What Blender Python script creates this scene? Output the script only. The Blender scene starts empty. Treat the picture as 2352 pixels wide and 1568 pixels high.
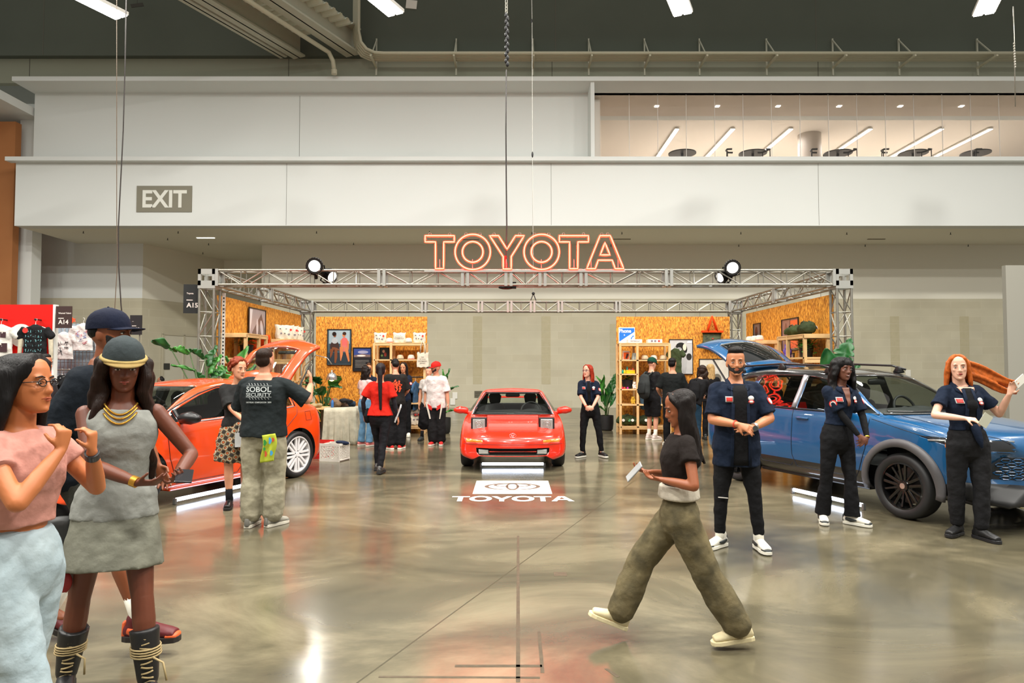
import bpy, bmesh, math, random
from mathutils import Vector, Matrix, Euler
from mathutils.geometry import tessellate_polygon
SC = bpy.context.scene
COL = SC.collection
PI = math.pi
R = math.radians
# ---------------------------------------------------------------- camera
CAMZ = 1.61
PITCH = math.atan(58 / 1568)
F = 1568.0
cam = bpy.data.cameras.new('camera')
cam.sensor_width = 36.0
cam.lens = 24.0
cam.clip_end = 300
camo = bpy.data.objects.new('camera', cam)
COL.objects.link(camo)
camo.location = (0, 0, CAMZ)
camo.rotation_euler = (PI / 2 + PITCH, 0, 0)
SC.camera = camo


def at(px, py, Y):
	"""world point at depth Y seen at photo pixel (px,py)"""
	u = (px - 1176) / F
	v = (784 - py) / F
	d = Vector((u, math.cos(PITCH) - v * math.sin(PITCH), math.sin(PITCH) + v * math.cos(PITCH)))
	t = Y / d.y
	return Vector((0, 0, CAMZ)) + d * t


def ground(px, py):
	u = (px - 1176) / F
	v = (784 - py) / F
	d = Vector((u, math.cos(PITCH) - v * math.sin(PITCH), math.sin(PITCH) + v * math.cos(PITCH)))
	t = -CAMZ / d.z
	return Vector((0, 0, CAMZ)) + d * t


# ---------------------------------------------------------------- view and world
SC.view_settings.view_transform = 'Standard'
SC.view_settings.look = 'None'
SC.view_settings.gamma = 1
SC.view_settings.exposure = 0.0
SC.view_settings.use_curve_mapping = False
W = bpy.data.worlds.new('world')
SC.world = W
W.use_nodes = True
bg = W.node_tree.nodes['Background']
bg.inputs[0].default_value = (1.0, 0.955, 0.87, 1)
bg.inputs[1].default_value = 0.42
# hall high-bay lamps: one area light in every fixture of the hall's lamp grid
LD = R(24.2)                       # hall grid runs 24 degrees off the wall normal
LAMP_W = 860.0


def area_light(name, loc, rot, sx, sy, power, color=(1, 0.97, 0.90), parent=None):
	l = bpy.data.lights.new(name, 'AREA')
	l.shape = 'RECTANGLE'
	l.size = sx
	l.size_y = sy
	l.energy = power
	l.color = color
	o = bpy.data.objects.new(name, l)
	COL.objects.link(o)
	o.location = loc
	o.rotation_euler = rot
	if parent:
		o.parent = parent
	return o


# ---------------------------------------------------------------- colours and materials
def lin(c):
	out = []
	for v in c[:3]:
		v = v / 255.0
		out.append(v / 12.92 if v <= 0.04045 else ((v + 0.055) / 1.055) ** 2.4)
	return (out[0], out[1], out[2], 1.0)


MATS = {}


def strands(m, sc=(90, 90, 5), st=.5):
	nt = m.node_tree
	tc = nt.nodes.new('ShaderNodeTexCoord')
	mp = nt.nodes.new('ShaderNodeMapping')
	mp.inputs['Scale'].default_value = sc
	n = nt.nodes.new('ShaderNodeTexNoise')
	n.inputs['Scale'].default_value = 1.0
	n.inputs['Detail'].default_value = 2
	n.inputs['Distortion'].default_value = .6
	bp = nt.nodes.new('ShaderNodeBump')
	bp.inputs['Strength'].default_value = st
	bp.inputs['Distance'].default_value = 0.01
	nt.links.new(tc.outputs['Object'], mp.inputs[0])
	nt.links.new(mp.outputs[0], n.inputs['Vector'])
	nt.links.new(n.outputs['Fac'], bp.inputs['Height'])
	nt.links.new(bp.outputs[0], nt.nodes['Principled BSDF'].inputs['Normal'])
	return m


def mat(name, rgb, rough=0.6, metal=0.0, spec=0.5, coat=0.0, emit=None, estr=0.0, noise=None, bump=None, sheen=0.0, **kw):
	"""noise=(scale, amount, rgb2) mottles the base colour, bump=(scale,strength)"""
	if name in MATS:
		return MATS[name]
	m = bpy.data.materials.new(name)
	m.use_nodes = True
	nt = m.node_tree
	b = nt.nodes['Principled BSDF']
	b.inputs['Base Color'].default_value = lin(rgb)
	b.inputs['Roughness'].default_value = rough
	b.inputs['Metallic'].default_value = metal
	b.inputs['Specular IOR Level'].default_value = spec
	b.inputs['Coat Weight'].default_value = coat
	b.inputs['Coat Roughness'].default_value = 0.03
	b.inputs['Sheen Weight'].default_value = sheen
	if emit:
		b.inputs['Emission Color'].default_value = lin(emit)
		b.inputs['Emission Strength'].default_value = estr
	if noise or bump:
		tc = nt.nodes.new('ShaderNodeTexCoord')
	if noise:
		n = nt.nodes.new('ShaderNodeTexNoise')
		n.inputs['Scale'].default_value = noise[0]
		n.inputs['Detail'].default_value = 6
		r = nt.nodes.new('ShaderNodeValToRGB')
		r.color_ramp.elements[0].position = 0.5 - noise[1] / 2
		r.color_ramp.elements[1].position = 0.5 + noise[1] / 2
		r.color_ramp.elements[0].color = lin(rgb)
		r.color_ramp.elements[1].color = lin(noise[2])
		nt.links.new(tc.outputs['Object'], n.inputs['Vector'])
		nt.links.new(n.outputs['Fac'], r.inputs['Fac'])
		nt.links.new(r.outputs['Color'], b.inputs['Base Color'])
	if bump:
		n2 = nt.nodes.new('ShaderNodeTexNoise')
		n2.inputs['Scale'].default_value = bump[0]
		n2.inputs['Detail'].default_value = 4
		bp = nt.nodes.new('ShaderNodeBump')
		bp.inputs['Strength'].default_value = bump[1]
		bp.inputs['Distance'].default_value = 0.02
		nt.links.new(tc.outputs['Object'], n2.inputs['Vector'])
		nt.links.new(n2.outputs['Fac'], bp.inputs['Height'])
		nt.links.new(bp.outputs['Normal'], b.inputs['Normal'])
	MATS[name] = m
	return m


def glass_mat(name, tint=(255, 255, 255), refl=0.5):
	if name in MATS:
		return MATS[name]
	m = bpy.data.materials.new(name)
	m.use_nodes = True
	nt = m.node_tree
	nt.nodes.clear()
	o = nt.nodes.new('ShaderNodeOutputMaterial')
	t = nt.nodes.new('ShaderNodeBsdfTransparent')
	t.inputs['Color'].default_value = lin(tint)
	g = nt.nodes.new('ShaderNodeBsdfGlossy')
	g.inputs['Roughness'].default_value = 0.02
	lw = nt.nodes.new('ShaderNodeLayerWeight')
	lw.inputs['Blend'].default_value = 0.5
	pw = nt.nodes.new('ShaderNodeMath')
	pw.operation = 'POWER'
	pw.inputs[1].default_value = 4.0
	nt.links.new(lw.outputs['Facing'], pw.inputs[0])
	fr = nt.nodes.new('ShaderNodeMath')
	fr.operation = 'MULTIPLY_ADD'
	fr.inputs[1].default_value = 0.9
	fr.inputs[2].default_value = 0.03 + refl * 0.05
	nt.links.new(pw.outputs[0], fr.inputs[0])
	mx = nt.nodes.new('ShaderNodeMixShader')
	nt.links.new(fr.outputs[0], mx.inputs[0])
	nt.links.new(t.outputs[0], mx.inputs[1])
	nt.links.new(g.outputs[0], mx.inputs[2])
	nt.links.new(mx.outputs[0], o.inputs['Surface'])
	MATS[name] = m
	return m


def emit_mat(name, rgb, strength):
	if name in MATS:
		return MATS[name]
	m = bpy.data.materials.new(name)
	m.use_nodes = True
	nt = m.node_tree
	nt.nodes.clear()
	o = nt.nodes.new('ShaderNodeOutputMaterial')
	e = nt.nodes.new('ShaderNodeEmission')
	e.inputs[0].default_value = lin(rgb)
	e.inputs[1].default_value = strength
	nt.links.new(e.outputs[0], o.inputs['Surface'])
	MATS[name] = m
	return m


# ---------------------------------------------------------------- objects
def thing(name, label, cat, loc=(0, 0, 0), rotz=0.0, group=None):
	o = bpy.data.objects.new(name, None)
	o.empty_display_size = 0.2
	COL.objects.link(o)
	o.location = loc
	o.rotation_euler = (0, 0, rotz)
	o['label'] = label
	o['category'] = cat
	if group:
		o['group'] = group
	return o


def tag(o, label, cat, group=None):
	o['label'] = label
	o['category'] = cat
	if group:
		o['group'] = group
	return o


def struct(o):
	o['kind'] = 'structure'
	return o


def copy_tree(o, loc=None, rotz=None, label=None, group=None, parent=None):
	c = o.copy()
	COL.objects.link(c)
	if parent is not None:
		c.parent = parent
	if loc is not None:
		c.location = loc
	if rotz is not None:
		c.rotation_euler = (0, 0, rotz)
	if label:
		c['label'] = label
	if group:
		c['group'] = group
	for ch in list(o.children):
		copy_tree(ch, parent=c)
	return c


def frame_of(d):
	d = d.normalized()
	ref = Vector((0, 0, 1)) if abs(d.z) < 0.95 else Vector((0, 1, 0))
	a = ref.cross(d).normalized()
	b = d.cross(a).normalized()
	return a, b


class MB:
	def __init__(s):
		s.v = []
		s.f = []
		s.mi = []
		s.cur = 0

	def m(s, i):
		s.cur = i
		return s

	def add(s, vs, fs):
		k = len(s.v)
		s.v.extend([tuple(p) for p in vs])
		for f in fs:
			s.f.append(tuple(i + k for i in f))
			s.mi.append(s.cur)
		return s

	def box(s, c, size, rot=None):
		hx, hy, hz = size[0] / 2, size[1] / 2, size[2] / 2
		P = [Vector((x * hx, y * hy, z * hz)) for x in (-1, 1) for y in (-1, 1) for z in (-1, 1)]
		if rot is not None:
			if not isinstance(rot, Matrix):
				rot = Euler(rot).to_matrix()
			P = [rot @ p for p in P]
		P = [p + Vector(c) for p in P]
		s.add(P, [(0, 1, 3, 2), (4, 6, 7, 5), (0, 4, 5, 1), (2, 3, 7, 6), (0, 2, 6, 4), (1, 5, 7, 3)])
		return s

	def box2(s, lo, hi):
		return s.box([(a + b) / 2 for a, b in zip(lo, hi)], [b - a for a, b in zip(lo, hi)])

	def bar(s, p0, p1, w, h=None):
		"""rectangular bar between two points"""
		p0, p1 = Vector(p0), Vector(p1)
		h = h or w
		a, b = frame_of(p1 - p0)
		P = []
		for p in (p0, p1):
			for q in ((-1, -1), (1, -1), (1, 1), (-1, 1)):
				P.append(p + a * q[0] * w / 2 + b * q[1] * h / 2)
		s.add(P, [(3, 2, 1, 0), (4, 5, 6, 7), (0, 1, 5, 4), (1, 2, 6, 5), (2, 3, 7, 6), (3, 0, 4, 7)])
		return s

	def rings(s, rings, close=True, cap=True):
		k = len(rings[0])
		vs = [p for r in rings for p in r]
		fs = []
		for i in range(len(rings) - 1):
			for j in range(k if close else k - 1):
				a = i * k + j
				b = i * k + (j + 1) % k
				fs.append((a, b, b + k, a + k))
		if cap and close:
			fs.append(tuple(range(k - 1, -1, -1)))
			n = (len(rings) - 1) * k
			fs.append(tuple(range(n, n + k)))
		s.add(vs, fs)
		return s

	def cyl(s, p0, p1, r0, r1=None, n=12):
		p0, p1 = Vector(p0), Vector(p1)
		r1 = r0 if r1 is None else r1
		a, b = frame_of(p1 - p0)
		rr = []
		for p, r in ((p0, r0), (p1, r1)):
			rr.append([p + (a * math.cos(2 * PI * i / n) + b * math.sin(2 * PI * i / n)) * r for i in range(n)])
		return s.rings(rr)

	def tube(s, pts, r, n=8, closed=False):
		pts = [Vector(p) for p in pts]
		rr = []
		N = len(pts)
		pa = None
		for i, p in enumerate(pts):
			if closed:
				d = pts[(i + 1) % N] - pts[i - 1]
			else:
				d = pts[min(i + 1, N - 1)] - pts[max(i - 1, 0)]
			d = d.normalized()
			if pa is None:
				a, b = frame_of(d)
			else:
				a = (pa - d * pa.dot(d))
				if a.length < 1e-5:
					a, b = frame_of(d)
				a = a.normalized()
				b = d.cross(a)
			pa = a
			rad = r[i] if isinstance(r, (list, tuple)) else r
			rr.append([p + (a * math.cos(2 * PI * j / n) + b * math.sin(2 * PI * j / n)) * rad for j in range(n)])
		if closed:
			rr.append(rr[0])
		return s.rings(rr, cap=not closed)

	def limb(s, pts, n=14, flat=()):
		"""pts: (pos, rx, ry, axis) elliptical rings along a path; rx is along axis (a vector), ry across it. rounded ends"""
		P = [(Vector(p[0]), p[1], p[2]) for p in pts]
		ax = Vector(pts[0][3]) if len(pts[0]) > 3 else Vector((1, 0, 0))
		rr = []
		N = len(P)
		for i, (p, rx, ry) in enumerate(P):
			d = (P[min(i + 1, N - 1)][0] - P[max(i - 1, 0)][0]).normalized()
			a = ax - d * ax.dot(d)
			if a.length < 1e-4:
				a, _ = frame_of(d)
			a = a.normalized()
			b = d.cross(a)

			def ring(c, k):
				return [c + a * math.cos(2 * PI * j / n) * rx * k + b * math.sin(2 * PI * j / n) * ry * k for j in range(n)]
			m = min(rx, ry)
			if i == 0 and 0 not in flat:
				rr.append(ring(p - d * m * 0.85, 0.35))
				rr.append(ring(p - d * m * 0.5, 0.8))
			rr.append(ring(p, 1))
			if i == N - 1 and 1 not in flat:
				rr.append(ring(p + d * m * 0.5, 0.8))
				rr.append(ring(p + d * m * 0.85, 0.35))
		return s.rings(rr)

	def ball(s, c, r, n=14, m=10, rot=None):
		c = Vector(c)
		if not isinstance(r, (tuple, list)):
			r = (r, r, r)
		rr = []
		for i in range(1, m):
			t = PI * i / m
			rg = []
			for j in range(n):
				p = Vector((math.cos(2 * PI * j / n) * math.sin(t) * r[0], math.sin(2 * PI * j / n) * math.sin(t) * r[1], -math.cos(t) * r[2]))
				if rot is not None:
					p = (rot if isinstance(rot, Matrix) else Euler(rot).to_matrix()) @ p
				rg.append(c + p)
			rr.append(rg)
		return s.rings(rr)

	def lathe(s, prof, c=(0, 0, 0), n=24, axis='z', cap=True):
		rr = []
		for (r, z) in prof:
			g = []
			for j in range(n):
				x, y = r * math.cos(2 * PI * j / n), r * math.sin(2 * PI * j / n)
				if axis == 'z':
					q = (x, y, z)
				elif axis == 'y':
					q = (x, z, -y)
				else:
					q = (z, x, y)
				g.append((q[0] + c[0], q[1] + c[1], q[2] + c[2]))
			rr.append(g)
		return s.rings(rr, cap=cap)

	def prism(s, poly, depth, holes=(), mtx=None):
		"""2D polygon (x,z) in the XZ plane, extruded from y=0 to y=depth"""
		loops = [list(poly)] + [list(h) for h in holes]
		flat = [p for l in loops for p in l]
		tris = tessellate_polygon([[Vector((p[0], p[1], 0)) for p in l] for l in loops])
		n = len(flat)
		vs = [Vector((p[0], 0, p[1])) for p in flat] + [Vector((p[0], depth, p[1])) for p in flat]
		if mtx is not None:
			vs = [mtx @ v for v in vs]
		fs = [tuple(t) for t in tris] + [tuple(i + n for i in reversed(t)) for t in tris]
		k = 0
		for l in loops:
			for i in range(len(l)):
				a, b = k + i, k + (i + 1) % len(l)
				fs.append((a, b, b + n, a + n))
			k += len(l)
		s.add(vs, fs)
		return s

	def grid(s, fn, nu, nv):
		vs = [fn(i / nu, j / nv) for j in range(nv + 1) for i in range(nu + 1)]
		fs = []
		for j in range(nv):
			for i in range(nu):
				a = j * (nu + 1) + i
				fs.append((a, a + 1, a + nu + 2, a + nu + 1))
		s.add(vs, fs)
		return s

	def build(s, name, m, parent=None, smooth=False, loc=None, rotz=None, mods=None, angle=None, fix=True):
		me = bpy.data.meshes.new(name)
		me.from_pydata([tuple(p) for p in s.v], [], s.f)
		ms = m if isinstance(m, (list, tuple)) else [m]
		for q in ms:
			me.materials.append(q)
		if len(ms) > 1:
			me.polygons.foreach_set('material_index', s.mi)
		if fix:
			bm = bmesh.new()
			bm.from_mesh(me)
			bmesh.ops.recalc_face_normals(bm, faces=bm.faces)
			bm.to_mesh(me)
			bm.free()
		if smooth:
			me.shade_smooth()
			if angle:
				me.set_sharp_from_angle(angle=R(angle))
		me.update()
		o = bpy.data.objects.new(name, me)
		COL.objects.link(o)
		if parent:
			o.parent = parent
		if loc is not None:
			o.location = loc
		if rotz is not None:
			o.rotation_euler = (0, 0, rotz)
		for md in (mods or []):
			if md[0] == 'bevel':
				q = o.modifiers.new('bevel', 'BEVEL')
				q.width = md[1]
				q.segments = md[2] if len(md) > 2 else 2
				q.limit_method = 'ANGLE'
			elif md[0] == 'remesh':
				q = o.modifiers.new('remesh', 'REMESH')
				q.mode = 'VOXEL'
				q.voxel_size = md[1]
				q.use_smooth_shade = True
				q.adaptivity = 0
				if len(md) > 2 and md[2]:
					q2 = o.modifiers.new('smooth', 'SMOOTH')
					q2.factor = 0.5
					q2.iterations = md[2]
			elif md[0] == 'solid':
				q = o.modifiers.new('solid', 'SOLIDIFY')
				q.thickness = md[1]
				q.offset = md[2] if len(md) > 2 else 0
			elif md[0] == 'sub':
				q = o.modifiers.new('sub', 'SUBSURF')
				q.levels = q.render_levels = md[1]
			elif md[0] == 'folds':
				if 'folds' not in bpy.data.textures:
					tx = bpy.data.textures.new('folds', 'CLOUDS')
					tx.noise_scale = 0.11
					tx.noise_depth = 2
				q = o.modifiers.new('folds', 'DISPLACE')
				q.texture = bpy.data.textures['folds']
				q.texture_coords = 'LOCAL'
				q.strength = md[1]
				q.mid_level = 0.5
			elif md[0] == 'smooth':
				q = o.modifiers.new('smooth', 'SMOOTH')
				q.factor = 0.5
				q.iterations = md[1]
		return o


def text_poly(txt, size, bold=0.0, depth=0.002, width=None, shear=0.0):
	"""mesh data (verts, faces) of flat text in the XZ plane, facing -Y, centred; depth along +Y"""
	cu = bpy.data.curves.new('t', 'FONT')
	cu.body = txt
	cu.size = size
	cu.align_x = 'CENTER'
	cu.align_y = 'CENTER'
	cu.offset = bold
	cu.extrude = depth / 2
	cu.shear = shear
	cu.resolution_u = 3
	to = bpy.data.objects.new('t', cu)
	COL.objects.link(to)
	dg = bpy.context.evaluated_depsgraph_get()
	me = bpy.data.meshes.new_from_object(to.evaluated_get(dg))
	vs = [Vector((v.co.x, v.co.z, v.co.y)) for v in me.vertices]
	fs = [tuple(reversed(p.vertices)) for p in me.polygons]
	bpy.data.objects.remove(to)
	bpy.data.curves.remove(cu)
	bpy.data.meshes.remove(me)
	if vs:
		x0, x1 = min(v.x for v in vs), max(v.x for v in vs)
		z0, z1 = min(v.z for v in vs), max(v.z for v in vs)
		k = 1.0 if width is None else width / max(1e-6, (x1 - x0))
		vs = [Vector(((v.x - (x0 + x1) / 2) * k, v.y, v.z - (z0 + z1) / 2)) for v in vs]
	return vs, fs


def text(txt, size, m, parent, loc, rotz=0.0, name='lettering', bold=0.0, width=None, mtx=None, depth=0.002, shear=0.0):
	vs, fs = text_poly(txt, size, bold, depth, width, shear)
	b = MB()
	if mtx is not None:
		vs = [mtx @ v for v in vs]
	b.add(vs, fs)
	return b.build(name, m, parent, loc=loc, rotz=rotz)


def lerp(a, b, t):
	return a + (b - a) * t


def circ(cx, cz, r, n=40, rz=None):
	rz = rz or r
	return [(cx + r * math.cos(2 * PI * i / n), cz + rz * math.sin(2 * PI * i / n)) for i in range(n)]
# ================================================================= SETTING
m_white = mat('wall_white_paint', (226, 229, 226), 0.7, noise=(0.25, 0.9, (220, 223, 219)))
m_soffit = mat('soffit_paint', (236, 232, 216), 0.8)
m_dark = mat('dark_green_grey_paint', (92, 99, 88), 0.85, noise=(0.3, 0.8, (78, 84, 74)))
m_mid = mat('mid_grey_band_paint', (146, 148, 130), 0.85)
m_undwall = mat('lower_white_paint', (228, 225, 210), 0.75)
m_tan = mat('tan_panel', (176, 118, 70), 0.8, noise=(1.0, 0.8, (160, 100, 55)))
m_darkline = mat('dark_joint', (96, 94, 84), 0.8)


def block_material():
	m = bpy.data.materials.new('concrete_block')
	m.use_nodes = True
	nt = m.node_tree
	b = nt.nodes['Principled BSDF']
	tc = nt.nodes.new('ShaderNodeTexCoord')
	mp = nt.nodes.new('ShaderNodeMapping')
	mp.inputs['Rotation'].default_value = (PI / 2, 0, 0)
	br = nt.nodes.new('ShaderNodeTexBrick')
	br.inputs['Scale'].default_value = 1.0
	br.inputs['Brick Width'].default_value = 1.2
	br.inputs['Row Height'].default_value = 0.3
	br.inputs['Mortar Size'].default_value = 0.008
	br.offset = 0.5
	br.inputs['Color1'].default_value = lin((200, 193, 168))
	br.inputs['Color2'].default_value = lin((206, 200, 176))
	br.inputs['Mortar'].default_value = lin((210, 204, 181))
	n = nt.nodes.new('ShaderNodeTexNoise')
	n.inputs['Scale'].default_value = 1.2
	mx = nt.nodes.new('ShaderNodeMix')
	mx.data_type = 'RGBA'
	mx.blend_type = 'MULTIPLY'
	mx.inputs[0].default_value = 0.25
	nt.links.new(tc.outputs['Object'], mp.inputs[0])
	nt.links.new(mp.outputs[0], br.inputs['Vector'])
	nt.links.new(tc.outputs['Object'], n.inputs['Vector'])
	nt.links.new(br.outputs['Color'], mx.inputs[6])
	nt.links.new(n.outputs['Fac'], mx.inputs[7])
	nt.links.new(mx.outputs[2], b.inputs['Base Color'])
	b.inputs['Roughness'].default_value = 0.85
	MATS['concrete_block'] = m
	return m


m_block = block_material()
m_blockdark = mat('darker_block', (176, 168, 138), 0.85, noise=(6, 0.6, (186, 178, 150)))


def floor_material():
	m = bpy.data.materials.new('polished_concrete')
	m.use_nodes = True
	nt = m.node_tree
	L = nt.links.new
	b = nt.nodes['Principled BSDF']
	tc = nt.nodes.new('ShaderNodeTexCoord')
	mp = nt.nodes.new('ShaderNodeMapping')
	mp.inputs['Rotation'].default_value = (0, 0, 0.2)
	mp.inputs['Scale'].default_value = (1.0, 1.6, 1)
	L(tc.outputs['Object'], mp.inputs[0])
	n1 = nt.nodes.new('ShaderNodeTexNoise')
	n1.inputs['Scale'].default_value = 0.55
	n1.inputs['Detail'].default_value = 9
	n1.inputs['Roughness'].default_value = 0.62
	n1.inputs['Distortion'].default_value = .8
	L(mp.outputs[0], n1.inputs['Vector'])
	r1 = nt.nodes.new('ShaderNodeValToRGB')
	e = r1.color_ramp.elements
	e[0].position = 0.32
	e[0].color = lin((64, 61, 49))
	e[1].position = 0.68
	e[1].color = lin((128, 119, 96))
	e2 = r1.color_ramp.elements.new(0.5)
	e2.color = lin((92, 86, 68))
	L(n1.outputs['Fac'], r1.inputs['Fac'])
	# saw-cut joint lines of the slab, 22 degrees off the hall wall
	sx = nt.nodes.new('ShaderNodeSeparateXYZ')
	L(tc.outputs['Object'], sx.inputs[0])

	def math_(op, a, bb):
		q = nt.nodes.new('ShaderNodeMath')
		q.operation = op
		for i, v in enumerate((a, bb)):
			if v is None:
				continue
			if isinstance(v, (int, float)):
				q.inputs[i].default_value = v
			else:
				L(v, q.inputs[i])
		return q.outputs[0]
	an = R(22.2)
	c = math_('ADD', math_('MULTIPLY', sx.outputs[0], math.cos(an)), math_('MULTIPLY', sx.outputs[1], -math.sin(an)))
	c = math_('ADD', c, 2.07 + 9.0)
	c = math_('PINGPONG', c, 4.5)
	k1 = math_('LESS_THAN', math_('ABSOLUTE', c, None), 0.006)
	d = math_('ADD', math_('MULTIPLY', sx.outputs[0], math.sin(an)), math_('MULTIPLY', sx.outputs[1], math.cos(an)))
	d = math_('PINGPONG', math_('ADD', d, 1.2), 4.5)
	k2 = math_('LESS_THAN', math_('ABSOLUTE', d, None), 0.004)
	kk = math_('MAXIMUM', k1, math_('MULTIPLY', k2, 0.6))
	mx = nt.nodes.new('ShaderNodeMix')
	mx.data_type = 'RGBA'
	L(kk, mx.inputs[0])
	L(r1.outputs[0], mx.inputs[6])
	mx.inputs[7].default_value = lin((70, 64, 48))
	L(mx.outputs[2], b.inputs['Base Color'])
	n3 = nt.nodes.new('ShaderNodeTexNoise')
	n3.inputs['Scale'].default_value = 2.2
	n3.inputs['Detail'].default_value = 6
	L(mp.outputs[0], n3.inputs['Vector'])
	rr = nt.nodes.new('ShaderNodeMapRange')
	rr.inputs['To Min'].default_value = 0.10
	rr.inputs['To Max'].default_value = 0.25
	L(n3.outputs['Fac'], rr.inputs['Value'])
	L(rr.outputs[0], b.inputs['Roughness'])
	b.inputs['Specular IOR Level'].default_value = 0.62
	n4 = nt.nodes.new('ShaderNodeTexNoise')
	n4.inputs['Scale'].default_value = 3.0
	n4.inputs['Detail'].default_value = 3
	L(tc.outputs['Object'], n4.inputs['Vector'])
	bp = nt.nodes.new('ShaderNodeBump')
	bp.inputs['Strength'].default_value = 0.05
	bp.inputs['Distance'].default_value = 0.02
	L(n4.outputs['Fac'], bp.inputs['Height'])
	L(bp.outputs[0], b.inputs['Normal'])
	MATS['floor'] = m
	return m


FY = 23.3      # front plane of the white balcony band
BY = 27.0      # block wall
RY = 24.15     # recessed wall above the ledge
zA = 6.45      # underside of the balcony band
zB = at(1176, 374, FY).z
zL = at(1176, 365, FY).z
zC = at(1176, 191, FY).z
zD = at(1176, 181, FY).z
struct(MB().box2((-30, -8, -0.2), (30, 36, 0)).build('floor', floor_material()))
# balcony band (lower fascia)
xl = at(35, 440, FY).x
struct(MB().box2((xl, FY, zA), (26, FY + .5, zL)).build('wall_upper', m_white))
ledge = MB().box2((xl - 0.18, FY - 0.28, zB), (26, FY + 0.02, zL))
struct(ledge.build('trim_1', m_white))
# recess wall + top soffit beam
xr = at(78, 300, RY).x
xo = at(1357, 300, RY).x
struct(MB().box2((xr, RY, zL), (at(1366, 300, FY).x, RY + 0.3, zC)).build('wall_recess', m_white))
struct(MB().box2((at(27, 186, FY - .2).x, FY - 0.2, zC), (26, RY + 2.7, zD)).build('trim_2', m_white))
pv = at(1357, 280, FY - .1).x
struct(MB().box2((pv, FY - 0.1, zL), (pv + 0.13, RY + 0.6, zC)).build('trim_3', m_white))
# dark upper wall and mid band above it
zE = at(1176, 135, FY + .35).z
struct(MB().box2((-30, FY + 0.35, zD), (30, FY + 0.6, zE + .3)).build('wall_band', m_mid))
struct(MB().box2((-30, FY + 0.1, zE), (30, FY + 0.34, 22)).build('wall_top', m_dark))
# panel joints (thin recessed lines)
jl = MB()
for px in (688,):
	x = at(px, 300, RY).x
	jl.box2((x - .006, RY - 0.004, zL), (x + .006, RY, zC - .1))
struct(jl.build('trim_4', m_darkline))
jl = MB()
for px in (658, 1266, 1880):
	x = at(px, 440, FY).x
	jl.box2((x - .005, FY - 0.004, zA + .02), (x + .005, FY, zB - .02))
struct(jl.build('trim_5', m_darkline))
jl = MB()
for px in (100, 1276, 1874):
	x = at(px, 60, FY + .1).x
	jl.box2((x - .012, FY + 0.095, zE + .02), (x + .012, FY + .1, 20))
for px in (68, 663, 1268, 1879):
	x = at(px, 160, FY + .35).x
	jl.box2((x - .012, FY + 0.345, zD), (x + .012, FY + .35, zE))
struct(jl.build('trim_6', m_darkline))
# soffit underside and block wall with white strip above
zT = at(1176, 562, BY).z
zS = at(1176, 686, BY).z
x600 = at(600, 700, BY).x
x328 = at(328, 620, BY - .3).x
struct(MB().box2((xl, FY + 0.5, zA), (26, 36, zA + .25)).build('ceiling_soffit', m_soffit))
struct(MB().box2((x600, BY, 0), (26, BY + 0.3, zS)).build('wall_back', m_block))
struct(MB().box2((x600, BY, zS), (26, BY + 0.3, zA)).build('wall_back_upper', m_undwall))
# alcove on the left: side wall running back, far wall and return
a0 = Vector((x328, BY - .3, 0))
a1 = Vector((at(514, 620, 30.9).x, 30.9, 0))


def wallseg(name, p, q, z0, z1, m, t=0.25):
	d = (q - p).normalized()
	n = Vector((d.y, -d.x, 0)) * -t
	b = MB()
	P = [p, q, q + n, p + n]
	b.add([Vector((v.x, v.y, z0)) for v in P] + [Vector((v.x, v.y, z1)) for v in P],
		  [(0, 1, 2, 3), (4, 7, 6, 5), (0, 4, 5, 1), (1, 5, 6, 2), (2, 6, 7, 3), (3, 7, 4, 0)])
	return struct(b.build(name, m))


wallseg('wall_alcove', a0, a1, 0, zS, m_block)
wallseg('wall_alcove_upper', a0, a1, zS, zA, m_undwall)
struct(MB().box2((a1.x - .2, 30.9, 0), (x600 + .3, 31.1, zS)).build('wall_far', m_block))
struct(MB().box2((a1.x - .2, 30.9, zS), (x600 + .3, 31.1, zA)).build('wall_far_upper', m_undwall))
struct(MB().box2((x600, BY + .3, 0), (x600 + .25, 31, zA)).build('wall_return', m_undwall))
# left front part of the wall
struct(MB().box2((-26, BY - .3, 0), (x328, BY, zS)).build('wall_left_lower', m_block))
struct(MB().box2((-26, BY - .3, zS), (x328, BY, 14)).build('wall_left_upper', m_white))
xc = at(58, 500, 24.6).x
struct(MB().box2((xc - .27, 24.6, 0), (xc + .27, 25.1, 11.2)).build('trim_7', m_white))
xt = at(30, 500, 24.0).x
struct(MB().box2((-26, 24.0, 0), (xt, 24.3, at(20, 279, 24).z)).build('wall_left_tan', m_tan))
struct(MB().box2((-30, 19.5, 10.6), (at(27, 186, FY - .2).x, RY + 2.8, 10.9)).build('ceiling_left_canopy', m_white))
# double door in the alcove side wall
dd = (a1 - a0).normalized()
dn = Vector((dd.y, -dd.x, 0))


def on_alc(px, off=0.0):
	# point on the alcove wall under photo column px
	u = (px - 1176) / F
	# solve a0 + dd*t with x/y = u (approx, pitch ignored)
	t = (u * a0.y - a0.x) / (dd.x - u * dd.y)
	return a0 + dd * t + dn * off


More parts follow.
